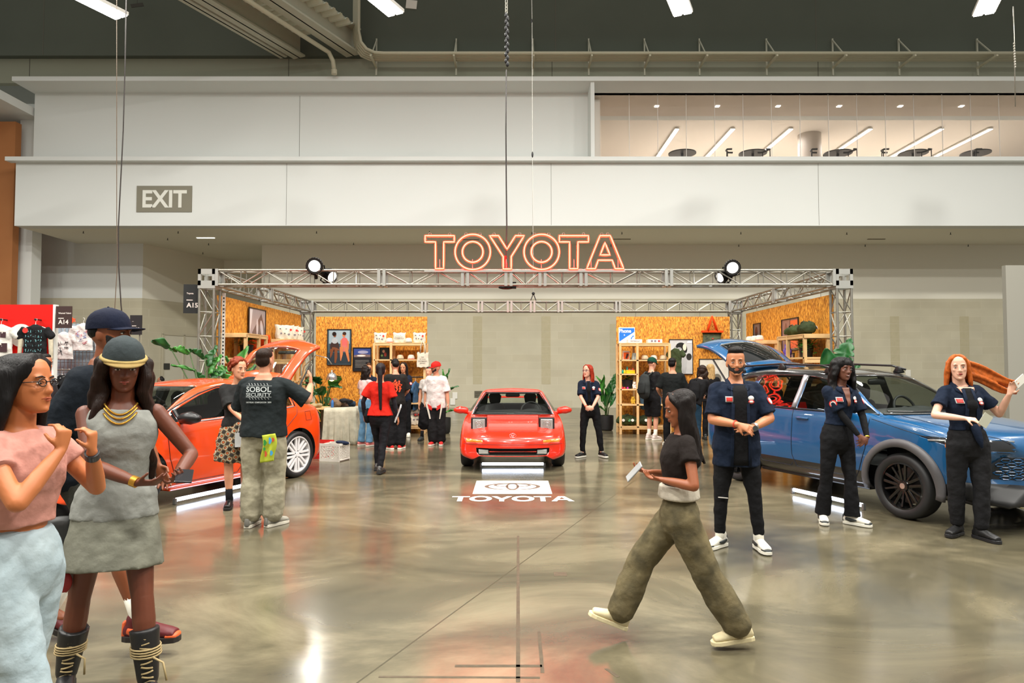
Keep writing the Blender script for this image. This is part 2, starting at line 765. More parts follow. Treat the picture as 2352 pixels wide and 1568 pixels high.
m_door = mat('door_paint', (206, 202, 184), 0.5)
m_frame = mat('door_frame_paint', (188, 182, 160), 0.5)
dq0, dq1 = on_alc(372, .03), on_alc(470, .03)
ang = math.atan2(dd.y, dd.x)
Ld = (dq1 - dq0).length
dr = MB().box2((0, -.02, 0), (Ld, .03, 2.9)).build('door_1', m_door, loc=dq0, rotz=ang)
struct(dr)
fr = MB()
for q in (0, Ld * .47, Ld):
	fr.box2((q - .05, -.05, 0), (q + .05, 0.0, 2.95))
fr.box2((-.05, -.05, 2.9), (Ld + .05, 0, 3.0))
fr.build('door_frame', m_frame, dr)
ps = on_alc(380, .06)
MB().box2((-.16, -.02, 0), (.16, 0, .25)).build('room_sign', mat('sign_dark', (60, 62, 58), .5), loc=(ps.x, ps.y, 1.5), rotz=ang)
tag(bpy.data.objects['room_sign'], 'small dark room sign on wall beside the pale double door', 'sign')
# darker block columns on the back wall
db = MB()
for px, rows in ((1097, range(1, 10)), (1254, range(1, 10)), (1411, range(2, 9)), (1700, range(1, 10)), (1862, range(1, 10)), (2055, range(1, 10)), (2215, range(1, 10))):
	x = at(px, 760, BY).x
	for k in rows:
		db.box2((x - .18, BY - .006, k * .3 + .62), (x + .18, BY, k * .3 + .905))
struct(db.build('trim_8', m_blockdark))
# wall fittings
m_plate = mat('white_plate', (226, 224, 214), .4)
for i, (px, py, lab) in enumerate(((1045, 908, 'white outlet plate low on block wall right of the capped man'),
								   (1040, 922, 'white cover plate just below the outlet plate on the block wall'),
								   (2085, 857, 'white thermostat box on block wall above the blue car hood'))):
	p = at(px, py, BY)
	o = MB().box2((p.x - .1, BY - .04, p.z - .13), (p.x + .1, BY, p.z + .13)).build('wall_plate', m_plate, mods=[('bevel', .01)])
	tag(o, lab, 'wall plate')
for i, (px, lab) in enumerate(((1099, 'grey louvred vent on block wall behind the red car'), )):
	p = at(px, 905, BY)
	v = thing('wall_vent', lab, 'vent', (p.x, BY, p.z))
	MB().box2((-.16, -.03, -.13), (.16, 0, .13)).build('frame', mat('vent_grey', (120, 116, 98), .6), v)
	b = MB()
	for k in range(6):
		b.box((0, -.035, -.1 + k * .04), (.28, .02, .012), (0.5, 0, 0))
	b.build('louvre', mat('vent_dark', (90, 86, 72), .6), v)
# lights and sprinklers in the soffit
m_black = mat('black_metal', (22, 22, 24), .4, .3)
ml = emit_mat('soffit_lamp', (255, 250, 230), 3.0)
k = 0
for px, py in ((468, 544), (1080, 548), (1430, 547), (2018, 547)):
	p = at(px, py, 24.0 + (py - 517) / 45 * 3)
	Yd = (zA - CAMZ) * F / (842 - py)
	X = (px - 1176) * Yd / F
	o = MB().box2((X - .33, Yd - .04, zA - .02), (X + .33, Yd + .04, zA)).build('linear_downlight', ml if k == 0 else mat('slot', (120, 112, 90), .6))
	tag(o, ['lit slim linear downlight in soffit above the alcove', 'dark slot diffuser in soffit behind the neon sign, left one', 'dark slot diffuser in soffit right of the neon sign', 'dark slot diffuser in soffit above the blue car'][k], 'ceiling slot', None)
	k += 1
sp = MB().cyl((0, 0, -.07), (0, 0, 0), .012).cyl((0, 0, -.075), (0, 0, -.065), .03)
src = None
for px, py in ((185, 529), (724, 529), (404, 529), (380, 545), (475, 557), (462, 578), (985, 529), (1222, 531), (1430, 531), (1220, 560), (1405, 560), (810, 556), (1705, 531), (1950, 532), (1700, 560), (1992, 560), (2190, 532), (2230, 560)):
	Yd = (zA - CAMZ) * F / (842 - py)
	if Yd > 30:
		continue
	X = (px - 1176) * Yd / F
	if src is None:
		src = sp.build('fire_sprinkler', m_black, loc=(X, Yd, zA))
		tag(src, 'small dark sprinkler head hanging from the soffit', 'sprinkler', 'sprinkler heads under the balcony')
	else:
		copy_tree(src, loc=(X, Yd, zA))
# EXIT board
p = at(378, 457, FY)
ex = thing('exit_sign', 'large grey EXIT board on the white balcony band', 'sign', (p.x, FY - .03, p.z))
wE, hE = 128 * FY / F, 61 * FY / F
MB().box2((-wE / 2, 0, -hE / 2), (wE / 2, .03, hE / 2)).build('board', mat('exit_grey', (132, 128, 112), .7), ex)
text('EXIT', .82, mat('exit_white', (228, 228, 218), .6), ex, (.02, -.006, 0), bold=.022, width=wE * .80)
# ---------------------------------------------------------------- viewing room behind glass
gx0 = at(1381, 290, RY).x
zg = at(1176, 213, RY).z
m_room = mat('room_wall', (236, 228, 218), .7)
m_roomc = mat('room_ceiling', (226, 214, 200), .8)
struct(MB().box2((gx0 - 1, RY, zg), (26, RY + .25, zC)).build('trim_9', m_soffit))
struct(MB().box2((gx0 - 2, RY + .75, 9.0), (26, 36, 9.15)).build('floor_room', mat('room_floor', (200, 196, 186), .5)))
struct(MB().box2((gx0 - 2, RY + .2, zg - .01), (26, 26.4, zg + .2)).build('ceiling_room_front', m_roomc))
struct(MB().box2((gx0 - 2, 26.2, zg - .01), (26, 26.4, 12.2)).build('trim_10', m_roomc))
struct(MB().box2((gx0 - 2, 26.4, 11.75), (26, 37, 11.95)).build('ceiling_room', m_room))
struct(MB().box2((gx0 - 2, 36.0, 9.0), (26, 36.2, 11.9)).build('wall_room', m_room))
struct(MB().box2((gx0 - .2, RY + .3, 8.7), (gx0 + .0, 36, 11.3)).build('wall_room_left', m_room))
gl = glass_mat('window_glass', (252, 250, 248), .15)
g = MB()
x = gx0
wn = MB().box2((gx0, RY + .1, zg), (24, RY + .14, zg + .03))
win = struct(wn.build('window_1', m_black))
n = 0
xs = [gx0]
while x < 24:
	x += 66.5 * RY / F
	xs.append(x)
for i in range(len(xs) - 1):
	MB().box2((xs[i] + .008, RY + .11, zL), (xs[i + 1] - .008, RY + .125, zg)).build('pane', gl, win)
# thin pale seams at the pane joints
for i in range(1, len(xs) - 1):
	MB().box2((xs[i] - .008, RY + .105, zL), (xs[i] + .008, RY + .13, zg)).build('seam', mat('silicone_seam', (226, 220, 212), .4), win)
tube_m = emit_mat('room_tube', (255, 248, 240), 9.0)
for i, (px, py, Y0, Y1) in enumerate(((1560, 290, 28.5, 35), (1690, 290, 28.5, 35), (1825, 310, 28.5, 35), (2010, 289, 28.5, 35), (2176, 290, 28.5, 35), (2290, 312, 28.5, 35))):
	X = (px - 1176) * Y0 / F
	o = thing('linear_ceiling_light', 'long lit linear light on upstairs room ceiling, %s from the window left end' % ['first', 'second', 'third', 'fourth', 'fifth', 'sixth'][i], 'ceiling light', (X, 0, 11.75), 0, 'linear lights upstairs')
	MB().box2((-.09, Y0, -.10), (.09, Y1, -.04)).build('housing', m_plate, o)
	MB().box2((-.08, Y0, -.115), (.08, Y1, -.10)).build('diffuser', tube_m, o)
	area_light('room_lamp', (0, (Y0 + Y1) / 2, -.14), (0, 0, 0), .1, Y1 - Y0, 130, (1, .95, .93), o)
for i, px in enumerate((1510, 1650, 1790, 1931, 2072, 2213)):
	X = (px - 1176) * 25.6 / F
	o = MB().box2((X - .07, 25.3, zg - .03), (X + .07, 25.45, zg - .01)).build('recessed_downlight', tube_m)
	tag(o, 'small square recessed downlight in the front ceiling of the upstairs room', 'ceiling light', 'square downlights upstairs')
# round column
cx = (1867 - 1176) * 29.5 / F
struct(MB().cyl((cx, 29.5, 8.7), (cx, 29.5, 11.8), .48, n=32).build('trim_11', mat('column_grey', (188, 180, 170), .4), smooth=True, angle=40))
# tables and chairs
m_blk = mat('black_furniture', (36, 34, 32), .5)
tb = None
for i, (px, py, lab) in enumerate(((1567, 352, 'left end of the upstairs window'), (1729, 350, 'left of the round column upstairs'), (1924, 344, 'right of the round column upstairs'), (2097, 344, 'third table from the right window end upstairs'), (2240, 344, 'far right in the upstairs window'))):
	Yt = 27.2
	p = at(px, py, Yt)
	if tb is None:
		tb = thing('round_table', 'x', 'table', (p.x, Yt, 9.15), 0, 'round tables upstairs')
		MB().cyl((0, 0, 1.02), (0, 0, 1.06), .55, n=32).build('tabletop', m_blk, tb)
		MB().cyl((0, 0, .02), (0, 0, 1.02), .05, n=10).build('stem', m_blk, tb)
		MB().cyl((0, 0, 0), (0, 0, .03), .3, n=24).build('base', m_blk, tb)
		t = tb
	else:
		t = copy_tree(tb, loc=(p.x, Yt, 9.15))
	t['label'] = 'black round pedestal table, ' + lab
ch = None
for i, (px, lab) in enumerate(((1688, 'left of the second upstairs table'), (1757, 'tucked at the right of the second upstairs table'), (1885, 'left of the third upstairs table'), (1958, 'right of the third upstairs table'), (2050, 'left of the fourth upstairs table'), (2130, 'right of the fourth upstairs table'), (2264, 'right of the fifth upstairs table'))):
	Yt = 26.3
	X = (px - 1176) * Yt / F
	rz = 1.2 if i % 2 == 0 else -1.2
	if ch is None:
		ch = thing('low_back_chair', 'x', 'chair', (X, Yt, 9.15), rz, 'chairs upstairs')
		MB().box2((-.22, -.22, .48), (.22, .22, .53)).build('seat', m_blk, ch, mods=[('bevel', .015)])
		MB().tube([(-.24, .0, .86), (-.22, .18, .88), (0, .24, .9), (.22, .18, .88), (.24, 0, .86)], .035, 8).build('backrest', m_blk, ch, smooth=True)
		for (a, b) in ((-.2, -.2), (.2, -.2), (-.2, .2), (.2, .2)):
			MB().cyl((a * 1.1, b, 0), (a, b, .86 if b > 0 else .5), .018, n=8).build('leg', m_blk, ch)
		t = ch
	else:
		t = copy_tree(ch, loc=(X, Yt, 9.15), rotz=rz)
	t['label'] = 'black low-back chair upstairs, ' + lab
# ---------------------------------------------------------------- overhead: conduits, brackets, beams, deck
m_cond = mat('conduit_grey', (186, 182, 158), .5)
m_steel = mat('painted_beam', (182, 182, 164), .6)
zc = at(1176, 124, FY - .7).z
cr = thing('conduit_run', 'bundle of grey conduits running along the dark upper wall', 'conduit', (0, 0, 0))
for k in range(5):
	yy = FY - .25 - k * .13
	z = zc
	xk = at(850, 124, yy).x - k * .06
	xk += k * .10
	pts = [(xk - .55, yy, z + 7), (xk - .55, yy, z + .75), (xk - .47, yy, z + .38), (xk - .28, yy, z + .14), (xk + .0, yy, z + .02), (xk + .3, yy, z), (26, yy, z)]
	MB().tube(pts, .055, 8).build('conduit', m_cond, cr, smooth=True)
bx = [(865, 0), (1048, 0), (1224, 0), (1352, 0), (1480, 0), (1606, 0), (1760, 0), (1912, 0), (2064, 0), (2244, 0)]
pr = None
for i, (px, _) in enumerate(bx):
	X = at(px, 147, FY + .1).x
	if pr is None:
		pr = thing('wall_bracket', 'grey triangular strut bracket carrying the conduit run on the dark wall', 'bracket', (X, FY + .1, zc - .1), 0, 'conduit brackets')
		MB().box2((-.03, -1.0, -.06), (.03, 0, 0)).build('arm', m_cond, pr)
		MB().box2((-.025, -.05, -.3), (.025, 0, 1.0)).build('wall_strut', m_steel, pr)
		MB().bar((0, -.9, 0), (0, -.03, .95), .035).build('brace', m_steel, pr)
	else:
		copy_tree(pr, loc=(X, FY + .1, zc - .1))
# steel beams of the bridge bay, 24 degrees off
dv = Vector((math.sin(LD), math.cos(LD), 0))
pv_ = Vector((math.cos(LD), -math.sin(LD), 0))


def ibeam(name, px, py, w, h, L=12):
	e = at(px, py, FY - .0)
	e = Vector((e.x, FY, 0))
	z = at(px, py, FY).z
	b = MB()
	for (zo, ww, hh) in ((0.03, w, .06), (h - .03, w, .06), (h / 2, .05, h)):
		c0 = e + Vector((0, 0, z + zo))
		c1 = c0 - dv * L
		b.bar(c0, c1, ww, hh)
	return b.build(name, m_steel)


o = ibeam('steel_beam', 652, 133, .30, .35)
tag(o, 'slim steel beam along the left edge of the overhead bay', 'beam')
o = ibeam('steel_beam', 688, 133, .5, .85)
tag(o, 'deep grey steel beam left of the corrugated deck', 'beam')
o = ibeam('steel_beam', 812, 128, .6, .9)
tag(o, 'deep grey steel beam right of the corrugated deck', 'beam')
# corrugated deck
e0 = at(690, 128, FY)
zdk = e0.z + .62
b = MB()
wd = 2.2
N = 150


def deck(u, v):
	L = u * 13
	z = zdk + (.07 if int(u * N) % 4 < 2 else -.04)
	q = Vector((e0.x + .1, FY, 0)) - dv * L + pv_ * (v * wd)
	return (q.x, q.y, z)


b.grid(deck, N, 2)
o = b.build('corrugated_deck', mat('deck_metal', (216, 220, 204), .5))
tag(o, 'corrugated metal deck between two steel beams overhead', 'deck')
pp = thing('sprinkler_pipe', 'grey sprinkler pipe with bent end below the corrugated deck', 'pipe')
q0 = at(755, 120, FY - .6)
a = Vector(q0)
MB().tube([a - dv * 9, a - dv * .3, a, a + Vector((.12, .1, -.25)), a + Vector((.16, .12, -.6))], .075, 10).build('pipe', m_cond, pp, smooth=True)
MB().cyl(a + Vector((.16, .12, -.7)), a + Vector((.16, .12, -.55)), .1).build('coupling', m_cond, pp)
# small sign and plate overhead
p = at(315, 12, 22.9)
o = MB().box((p.x, p.y, p.z), (.4, .02, .12), (0, -.35, .4)).cyl((p.x, p.y, p.z), (p.x, p.y, p.z + 3), .008, n=6).build('hanging_tag', mat('tag_dark', (60, 58, 50), .6))
tag(o, 'small dark tag sign hung near left ceiling lamp', 'sign')
p = at(945, 10, FY + .08)
o = MB().box((p.x, FY + .09, p.z), (.38, .03, .3), (0, 0.1, 0)).build('access_plate', m_plate)
tag(o, 'pale square access plate on the dark upper wall', 'plate')
# ---------------------------------------------------------------- high-bay fixtures (visible ones and the rest of the hall grid)
m_lamp = emit_mat('highbay_tube', (255, 251, 244), 14.0)
m_fix = mat('fixture_white', (210, 208, 200), .5)
hb = thing('highbay_light', 'x', 'ceiling light', (0, 0, 0), 0, 'high-bay lamps')
MB().box2((-.24, -.62, 0), (.24, .62, .08)).build('housing', m_fix, hb)
for q in (-.12, .12):
	MB().box2((q - .09, -.6, -.03), (q + .09, .6, 0)).build('tube_panel', m_lamp, hb)
first = True
vis = [(225, 12, 'top left'), (876, 5, 'above the steel deck bay'), (1558, 5, 'centre right above the conduits'), (2272, 5, 'top right corner')]
pos = []
for px, py, lab in vis:
	p = at(px, py, 16)
	pos.append((p, lab))
for gx in range(-2, 3):
	for gy in range(-1, 2):
		pos.append((Vector((gx * 7.0 + gy * 2.2, 4.0 + gy * 6.5, 13.2)), None))
for p, lab in pos:
	if first:
		t = hb
		t.location = p
		t.rotation_euler = (0, 0, -LD)
		first = False
	else:
		t = copy_tree(hb, loc=p, rotz=-LD)
	t['label'] = ('bright white high-bay lamp, ' + lab) if lab else 'high-bay lamp of the hall ceiling grid above and behind the viewer'
	area_light('lamp', (p.x, p.y, p.z - .06), (0, 0, -LD), .4, 1.2, LAMP_W if not lab else 80)
# ================================================================= TRUSS FRAME
m_alu = mat('aluminium_truss', (160, 157, 147), .38, .7, noise=(8, .6, (138, 135, 125)))
m_plt = mat('truss_plate', (176, 176, 170), .4, .5)
TS = .29
TY0, TY1 = 11.6, 17.2
TXL, TXR = -5.36, 5.82
ZT = 3.28


def truss_parts(root, axis, stops, upright=False):
	"""box truss along local +X; stops are module ends; section centred, square TS"""
	h = TS / 2 - .022
	L0, L1 = stops[0], stops[-1]

	def P(l, a, b):
		return (l, a, b) if not upright else (a, b, l)
	for a in (-h, h):
		for b in (-h, h):
			MB().cyl(P(L0, a, b), P(L1, a, b), .022, n=10).build('chord', m_alu, root, smooth=True, angle=40)
	lat = MB()
	for i in range(len(stops) - 1):
		s0, s1 = stops[i] + .03, stops[i + 1] - .03
		n = max(2, int(round((s1 - s0) / .42)))
		for k in range(n):
			t0, t1 = s0 + (s1 - s0) * k / n, s0 + (s1 - s0) * (k + 1) / n
			fl = 1 if k % 2 else -1
			for b in (-h, h):
				lat.cyl(P(t0, -h * 1, b), P(t0, h, b), .009, n=6)
				lat.cyl(P(t0, b, -h), P(t0, b, h), .009, n=6)
				lat.cyl(P(t0, b, -h * fl), P(t1, b, h * fl), .011, n=6)
			lat.cyl(P(t0, -h * fl, h), P(t1, h * fl, h), .009, n=6)
			lat.cyl(P(t0, -h * fl, -h), P(t1, h * fl, -h), .009, n=6)
	lat.build('lattice', m_alu, root, smooth=True, angle=40)
	for s in stops:
		for d in ((.018,) if s == L0 else (-.018,) if s == L1 else (-.045, .045)):
			pl = MB()
			for a in (-1, 1):
				c = P(s + d, a * h, 0)
				pl.box(c, (.05, .05, TS) if not upright else (.05, TS, .05))
				c = P(s + d, 0, a * h)
				pl.box(c, (.05, TS, .05) if not upright else (TS, .05, .05))
			pl.build('end_plate', m_plt, root)


fst = [-5.06, -2.23, -.8, -.06, .52, 1.22, 2.68, 5.52]
zc_t = ZT - TS / 2
t = thing('truss_beam', 'long aluminium box truss beam across the booth front under the neon sign', 'truss', (0, TY0 + TS / 2, zc_t))
truss_parts(t, 0, fst)
t = thing('truss_beam', 'aluminium box truss beam across the back of the booth', 'truss', (0, TY1 + TS / 2, zc_t))
truss_parts(t, 0, fst)
t = thing('truss_beam', 'aluminium box truss beam along the left side of the booth', 'truss', (TXL + TS / 2, 0, zc_t), PI / 2)
truss_parts(t, 0, [TY0 + .3, 14.4, TY1])
t = thing('truss_beam', 'aluminium box truss beam along the right side of the booth', 'truss', (TXR - TS / 2, 0, zc_t), PI / 2)
truss_parts(t, 0, [TY0 + .3, 14.4, TY1])
for (x, y, lab) in ((TXL + TS / 2, TY0 + TS / 2, 'front left aluminium truss leg beside the orange hatchback'), (TXR - TS / 2, TY0 + TS / 2, 'front right aluminium truss leg behind the blue car'),
					(TXL + TS / 2, TY1 + TS / 2, 'back left aluminium truss leg between the two left board walls'), (TXR - TS / 2, TY1 + TS / 2, 'back right aluminium truss leg between the two right board walls')):
	t = thing('truss_post', lab, 'truss', (x, y, 0))
	truss_parts(t, 2, [0.03, ZT - TS], True)
	cb = MB()
	h = TS / 2
	z0 = ZT - TS
	for a in (-1, 1):
		for z in (z0 + .045, ZT - .045):
			cb.box((a * (h - .01), 0, z), (.02, TS, .09))
			cb.box((0, a * (h - .01), z), (TS, .02, .09))
		for b in (-1, 1):
			cb.box((a * (h - .025), b * (h - .025), z0 + h), (.05, .05, TS))
	cb.build('corner_block', m_plt, t)
	MB().box2((-.22, -.22, 0), (.22, .22, .02)).build('base_plate', m_plt, t)
# perforated upright strip by the left front leg
b = MB()
b.box2((-.03, -.003, 0), (.03, .003, 2.9))
o = thing('perforated_strut', 'white perforated upright strip inside the front left truss leg', 'strut', (TXL + TS + .02, TY0 + .33, 0))
b.build('strip', m_plate, o)
b = MB()
for k in range(44):
	b.cyl((0, -.006, .06 + k * .064), (0, -.002, .06 + k * .064), .014, n=10)
b.build('hole', m_black, o)
# cables
m_cable = mat('dark_cable', (40, 34, 30), .6)


def cable(name, pts, r, lab, m=None, cat='cable'):
	o = MB().tube(pts, r, 6).build(name, m or m_cable, smooth=True)
	return tag(o, lab, cat)


def apt(px, py, Y):
	return at(px, py, Y)


# hoist line to the front truss
YH = TY0 + .15
h = thing('chain_hoist_line', 'dark hoist cable dropping behind the neon sign to the front truss', 'cable', (0, 0, 0))
MB().tube([apt(1163, 160, YH), apt(1162, 300, YH), apt(1163, 430, YH), apt(1164, 520, YH), apt(1162, 590, YH), apt(1164, 655, YH)], .012, 6).build('cable', m_cable, h, smooth=True)
b = MB()
for k in range(16):
	p = apt(1164 + (1.5 if k % 2 else -1.5), 35 + k * 7.5, YH)
	b.ball(p, (.03, .03, .05), 8, 6)
b.build('chain_bag', m_black, h)
b = MB()
for k in range(5):
	p = apt(1163, 4 + k * 8, YH)
	pts = [p + Vector((math.cos(a) * .018, 0, math.sin(a) * .05)) for a in [i * PI / 5 for i in range(10)]]
	b.tube(pts, .006, 5, closed=True)
b.build('chain', m_alu, h)
h2 = thing('motor_clamp', 'black rigging clamp hanging under the middle of the front truss', 'clamp', apt(1163, 660, YH))
MB().ball((0, 0, 0), (.14, .06, .035)).build('clamp_body', m_black, h2, smooth=True)
MB().box2((.1, -.05, -.02), (.17, .05, .09)).build('latch', m_black, h2)
YW = TY1 + .15
h3 = thing('steel_wire', 'thin steel suspension wire ending in a black sling above the back truss', 'cable')
b = MB().tube([apt(1221, -10, YW), apt(1222, 48, YW), apt(1223, 355, YW), apt(1224, 520, YW), apt(1225, 672, YW)], .007, 5)
b.build('wire', mat('steel_wire', (180, 178, 170), .4, .6), h3)
b = MB().ball(apt(1221, 48, YW), (.02, .02, .06)).ball(apt(1223, 355, YW), (.025, .02, .08))
b.build('shackle', m_black, h3)
b = MB()
p = apt(1225, 674, YW)
for s in (-1, 1):
	b.bar(p, apt(1225 + 6 * s, 690, YW + .0), .035, .02)
b.ball(p, .04)
b.build('sling', m_black, h3)
cable('power_cable', [apt(268, -10, 10), apt(268, 200, 10), apt(268, 500, 10), apt(270, 600, 10), apt(264, 700, 10), apt(262, 760, 10)], .006, 'thin cable hanging from the ceiling left of the truss, left strand', mat('brown_cable', (90, 76, 60), .6))
cable('power_cable', [apt(290, -10, 10.1), apt(287, 160, 10.1), apt(283, 300, 10.1), apt(276, 440, 10.1), apt(272, 520, 10.1), apt(272, 600, 10.1), apt(278, 700, 10.1), apt(284, 760, 10.1)], .01, 'thicker twisted cable hanging from the ceiling left of the truss', m_cable)
cable('steel_wire', [apt(2327, 15, 14), apt(2330, 100, 14), apt(2332, 245, 14)], .01, 'short chain wire hanging at the top right of the hall', m_alu)
b = MB()
for k in range(10):
	b.ball(apt(2329 + k * .3, 100 + k * 6, 14), (.02, .02, .028), 6, 5)
tag(b.build('chain', m_alu), 'chain links part way up the hanging wire at top right', 'chain')
# ================================================================= NEON SIGN
YN = TY0 - .02
XS = 4.356
m_neon = emit_mat('neon_tube', (255, 36, 18), 22)
m_neonc = emit_mat('neon_core', (255, 170, 146), 3.2)
m_acr = glass_mat('clear_acrylic', (252, 246, 243), .2)
sgn = thing('neon_sign', 'large red-orange neon brand name sign standing on the front truss', 'sign', (0, YN, 0))


def zp(X, Y):
	p = at(940 + X / XS, 500 + Y / XS, YN)
	return (p.x, p.z)


def ncirc(cx, cy, r, n=48):
	return [zp(cx + r * math.cos(2 * PI * i / n), cy + r * math.sin(2 * PI * i / n)) for i in range(n)]


def T(x0):
	return [zp(*q) for q in ((x0, 180), (x0 + 291, 180), (x0 + 291, 242), (x0 + 186, 242), (x0 + 184, 510), (x0 + 103, 510), (x0 + 103, 242), (x0, 242))]


letters = [('T', T(160), []), ('O', ncirc(635, 342, 176), [ncirc(635, 342, 103)]),
		   ('Y', [zp(*q) for q in ((805, 180), (893, 180), (978, 315), (1063, 180), (1150, 180), (1020, 390), (1020, 513), (940, 513), (940, 390))], []),
		   ('O', ncirc(1324, 342, 176), [ncirc(1324, 342, 103)]), ('T', T(1501), []),
		   ('A', [zp(*q) for q in ((1908, 180), (2010, 180), (2145, 510), (2060, 510), (2030, 425), (1890, 425), (1860, 510), (1775, 510))], [[zp(*q) for q in ((1957, 248), (2007, 372), (1910, 372))]])]


def dens(poly, d=.05):
	out = []
	for i in range(len(poly)):
		a, c = Vector(poly[i]), Vector(poly[(i + 1) % len(poly)])
		n = max(1, int((c - a).length / d))
		for k in range(n):
			out.append(a.lerp(c, k / n))
	return out


for ch_, o_, hs in letters:
	lt = MB()
	for poly in [o_] + hs:
		lt.tube([(p[0], 0, p[1]) for p in dens(poly)], .019, 8, closed=True)
	L_ = lt.build('neon_letter', m_neon, sgn, smooth=True)
	lt = MB()
	for poly in [o_] + hs:
		lt.tube([(p[0], -.0155, p[1]) for p in dens(poly)], .0075, 6, closed=True)
	lt.build('bright_core', m_neonc, L_, smooth=True)
	MB().prism(o_, .006, hs).build('acrylic_backing', m_acr, L_, loc=(0, .03, 0))
b = MB()
for X in (205, 403, 565, 708, 848, 1105, 1250, 1397, 1545, 1745, 1928, 1988):
	x, z = zp(X, 160)
	b.tube([(x + .022 * math.cos(a), .02, z + .022 * math.sin(a)) for a in [i * PI / 6 for i in range(12)]], .004, 5, closed=True)
b.build('hanging_ring', m_alu, sgn)
b = MB()
for X in (303, 632, 970, 1322, 1650, 1822, 2092):
	x, z = zp(X, 512)
	b.cyl((x, .03, z - .02), (x, .03, z + .17), .006)
x0, z0 = zp(150, 524)
x1, z1 = zp(2160, 524)
b.box2((x0, 0, z0 - .03), (x1, .05, z0))
b.build('mounting_rail', m_plt, sgn)
b = MB()
b.tube([(zp(967, 375)[0], .05, zp(967, 375)[1]), (zp(962, 420)[0], .06, zp(962, 420)[1]), (zp(972, 460)[0], .05, zp(972, 460)[1]), (zp(968, 515)[0], .05, zp(968, 515)[1])], .02, 6)
b.build('transformer_cable', mat('red_cable', (130, 20, 14), .5), sgn)

# ================================================================= PAR LAMPS ON THE TRUSS
m_lens = emit_mat('spot_lens', (255, 250, 240), 3)
m_lampb = mat('lamp_black', (34, 32, 32), .35, .5)


def par(px, py, Y, yaw, pitch, r, lab):
	p = at(px, py, Y)
	t = thing('stage_spotlight', lab, 'spotlight', p, 0)
	rot = Euler((pitch, 0, yaw)).to_matrix()

	def q(x, y, z):
		return rot @ Vector((x, y, z))
	b = MB()
	pr_ = [(r * .45, r * 1.9), (r * .75, r * 1.7), (r * .95, r * 1.0), (r, r * .3), (r * 1.04, 0), (r * .9, 0), (r * .8, .03)]
	rr = []
	for (rad, yy) in pr_:
		rr.append([q(rad * math.cos(2 * PI * i / 28), yy, rad * math.sin(2 * PI * i / 28)) for i in range(28)])
	b.rings(rr)
	b.build('housing', m_lampb, t, smooth=True, angle=35)
	b = MB()
	for i in range(20):
		a = 2 * PI * i / 20
		c = q(r * .98 * math.cos(a), r * .9, r * .98 * math.sin(a))
		b.bar(c, q(r * 1.03 * math.cos(a), r * .15, r * 1.03 * math.sin(a)), .012, .012)
	b.build('cooling_fin', m_lampb, t)
	b = MB()
	b.rings([[q(r * .72 * math.cos(2 * PI * i / 28), .005, r * .72 * math.sin(2 * PI * i / 28)) for i in range(28)],
			 [q(r * .72 * math.cos(2 * PI * i / 28), .02, r * .72 * math.sin(2 * PI * i / 28)) for i in range(28)]])
	b.build('lens', m_lens, t)
	b = MB()
	b.tube([q(-r * 1.1, r * .8, 0), q(-r * 1.15, r * .9, -r * 1.0), q(0, r, -r * 1.35), q(r * 1.15, r * .9, -r * 1.0), q(r * 1.1, r * .8, 0)], .012, 6)
	b.cyl(q(0, r, -r * 1.3), q(0, r * 1.2, -r * 1.8), .03)
	b.build('yoke', m_lampb, t)
	d = rot @ Vector((0, -1, 0))
	l = bpy.data.lights.new('spot', 'SPOT')
	l.energy = 60
	l.spot_size = R(65)
	l.spot_blend = .7
	l.color = (1, .95, .86)
	l.shadow_soft_size = r * .6
	l.specular_factor = .05
	lo = bpy.data.objects.new('spot_lamp', l)
	COL.objects.link(lo)
	lo.parent = t
	lo.location = d * .06
	lo.rotation_euler = (d.to_track_quat('-Z', 'Y')).to_euler()


par(722, 611, TY0 - .05, R(8), R(18), .135, 'black stage spotlight on the front truss top left, lens facing the viewer')
par(764, 636, TY0 + .22, R(62), R(25), .12, 'second left stage spotlight tucked inside the front truss')
par(1683, 615, TY0 - .05, R(-8), R(18), .13, 'black stage spotlight on the front truss top right, lens facing the viewer')
par(1652, 638, TY0 + .22, R(-70), R(25), .11, 'second right stage spotlight tucked inside the front truss')

# ================================================================= OSB BOARD WALLS


def osb_material(name, ax):
	m = bpy.data.materials.new(name)
	m.use_nodes = True
	nt = m.node_tree
	L = nt.links.new
	b = nt.nodes['Principled BSDF']
	tc = nt.nodes.new('ShaderNodeTexCoord')
	outs = []
	for k, (rot, sc) in enumerate(((.35, (26, 26, 11)), (-.6, (34, 34, 15)))):
		mp = nt.nodes.new('ShaderNodeMapping')
		mp.inputs['Rotation'].default_value = (rot if ax == 'x' else 0, rot if ax == 'y' else 0, 0)
		mp.inputs['Scale'].default_value = sc
		L(tc.outputs['Object'], mp.inputs[0])
		v = nt.nodes.new('ShaderNodeTexVoronoi')
		v.inputs['Scale'].default_value = 1.6
		L(mp.outputs[0], v.inputs['Vector'])
		outs.append(v.outputs['Color'])
	mx = nt.nodes.new('ShaderNodeMix')
	mx.data_type = 'RGBA'
	mx.inputs[0].default_value = .5
	L(outs[0], mx.inputs[6])
	L(outs[1], mx.inputs[7])
	bw = nt.nodes.new('ShaderNodeRGBToBW')
	L(mx.outputs[2], bw.inputs[0])
	r = nt.nodes.new('ShaderNodeValToRGB')
	e = r.color_ramp.elements
	e[0].position = .25
	e[0].color = lin((150, 90, 20))
	e[1].position = .78
	e[1].color = lin((232, 168, 66))
	q = r.color_ramp.elements.new(.5)
	q.color = lin((206, 134, 34))
	L(bw.outputs[0], r.inputs[0])
	L(r.outputs[0], b.inputs['Base Color'])
	b.inputs['Roughness'].default_value = .6
	return m


osb_x = osb_material('osb_board_back', 'y')
osb_y = osb_material('osb_board_side', 'x')
YB = 17.05


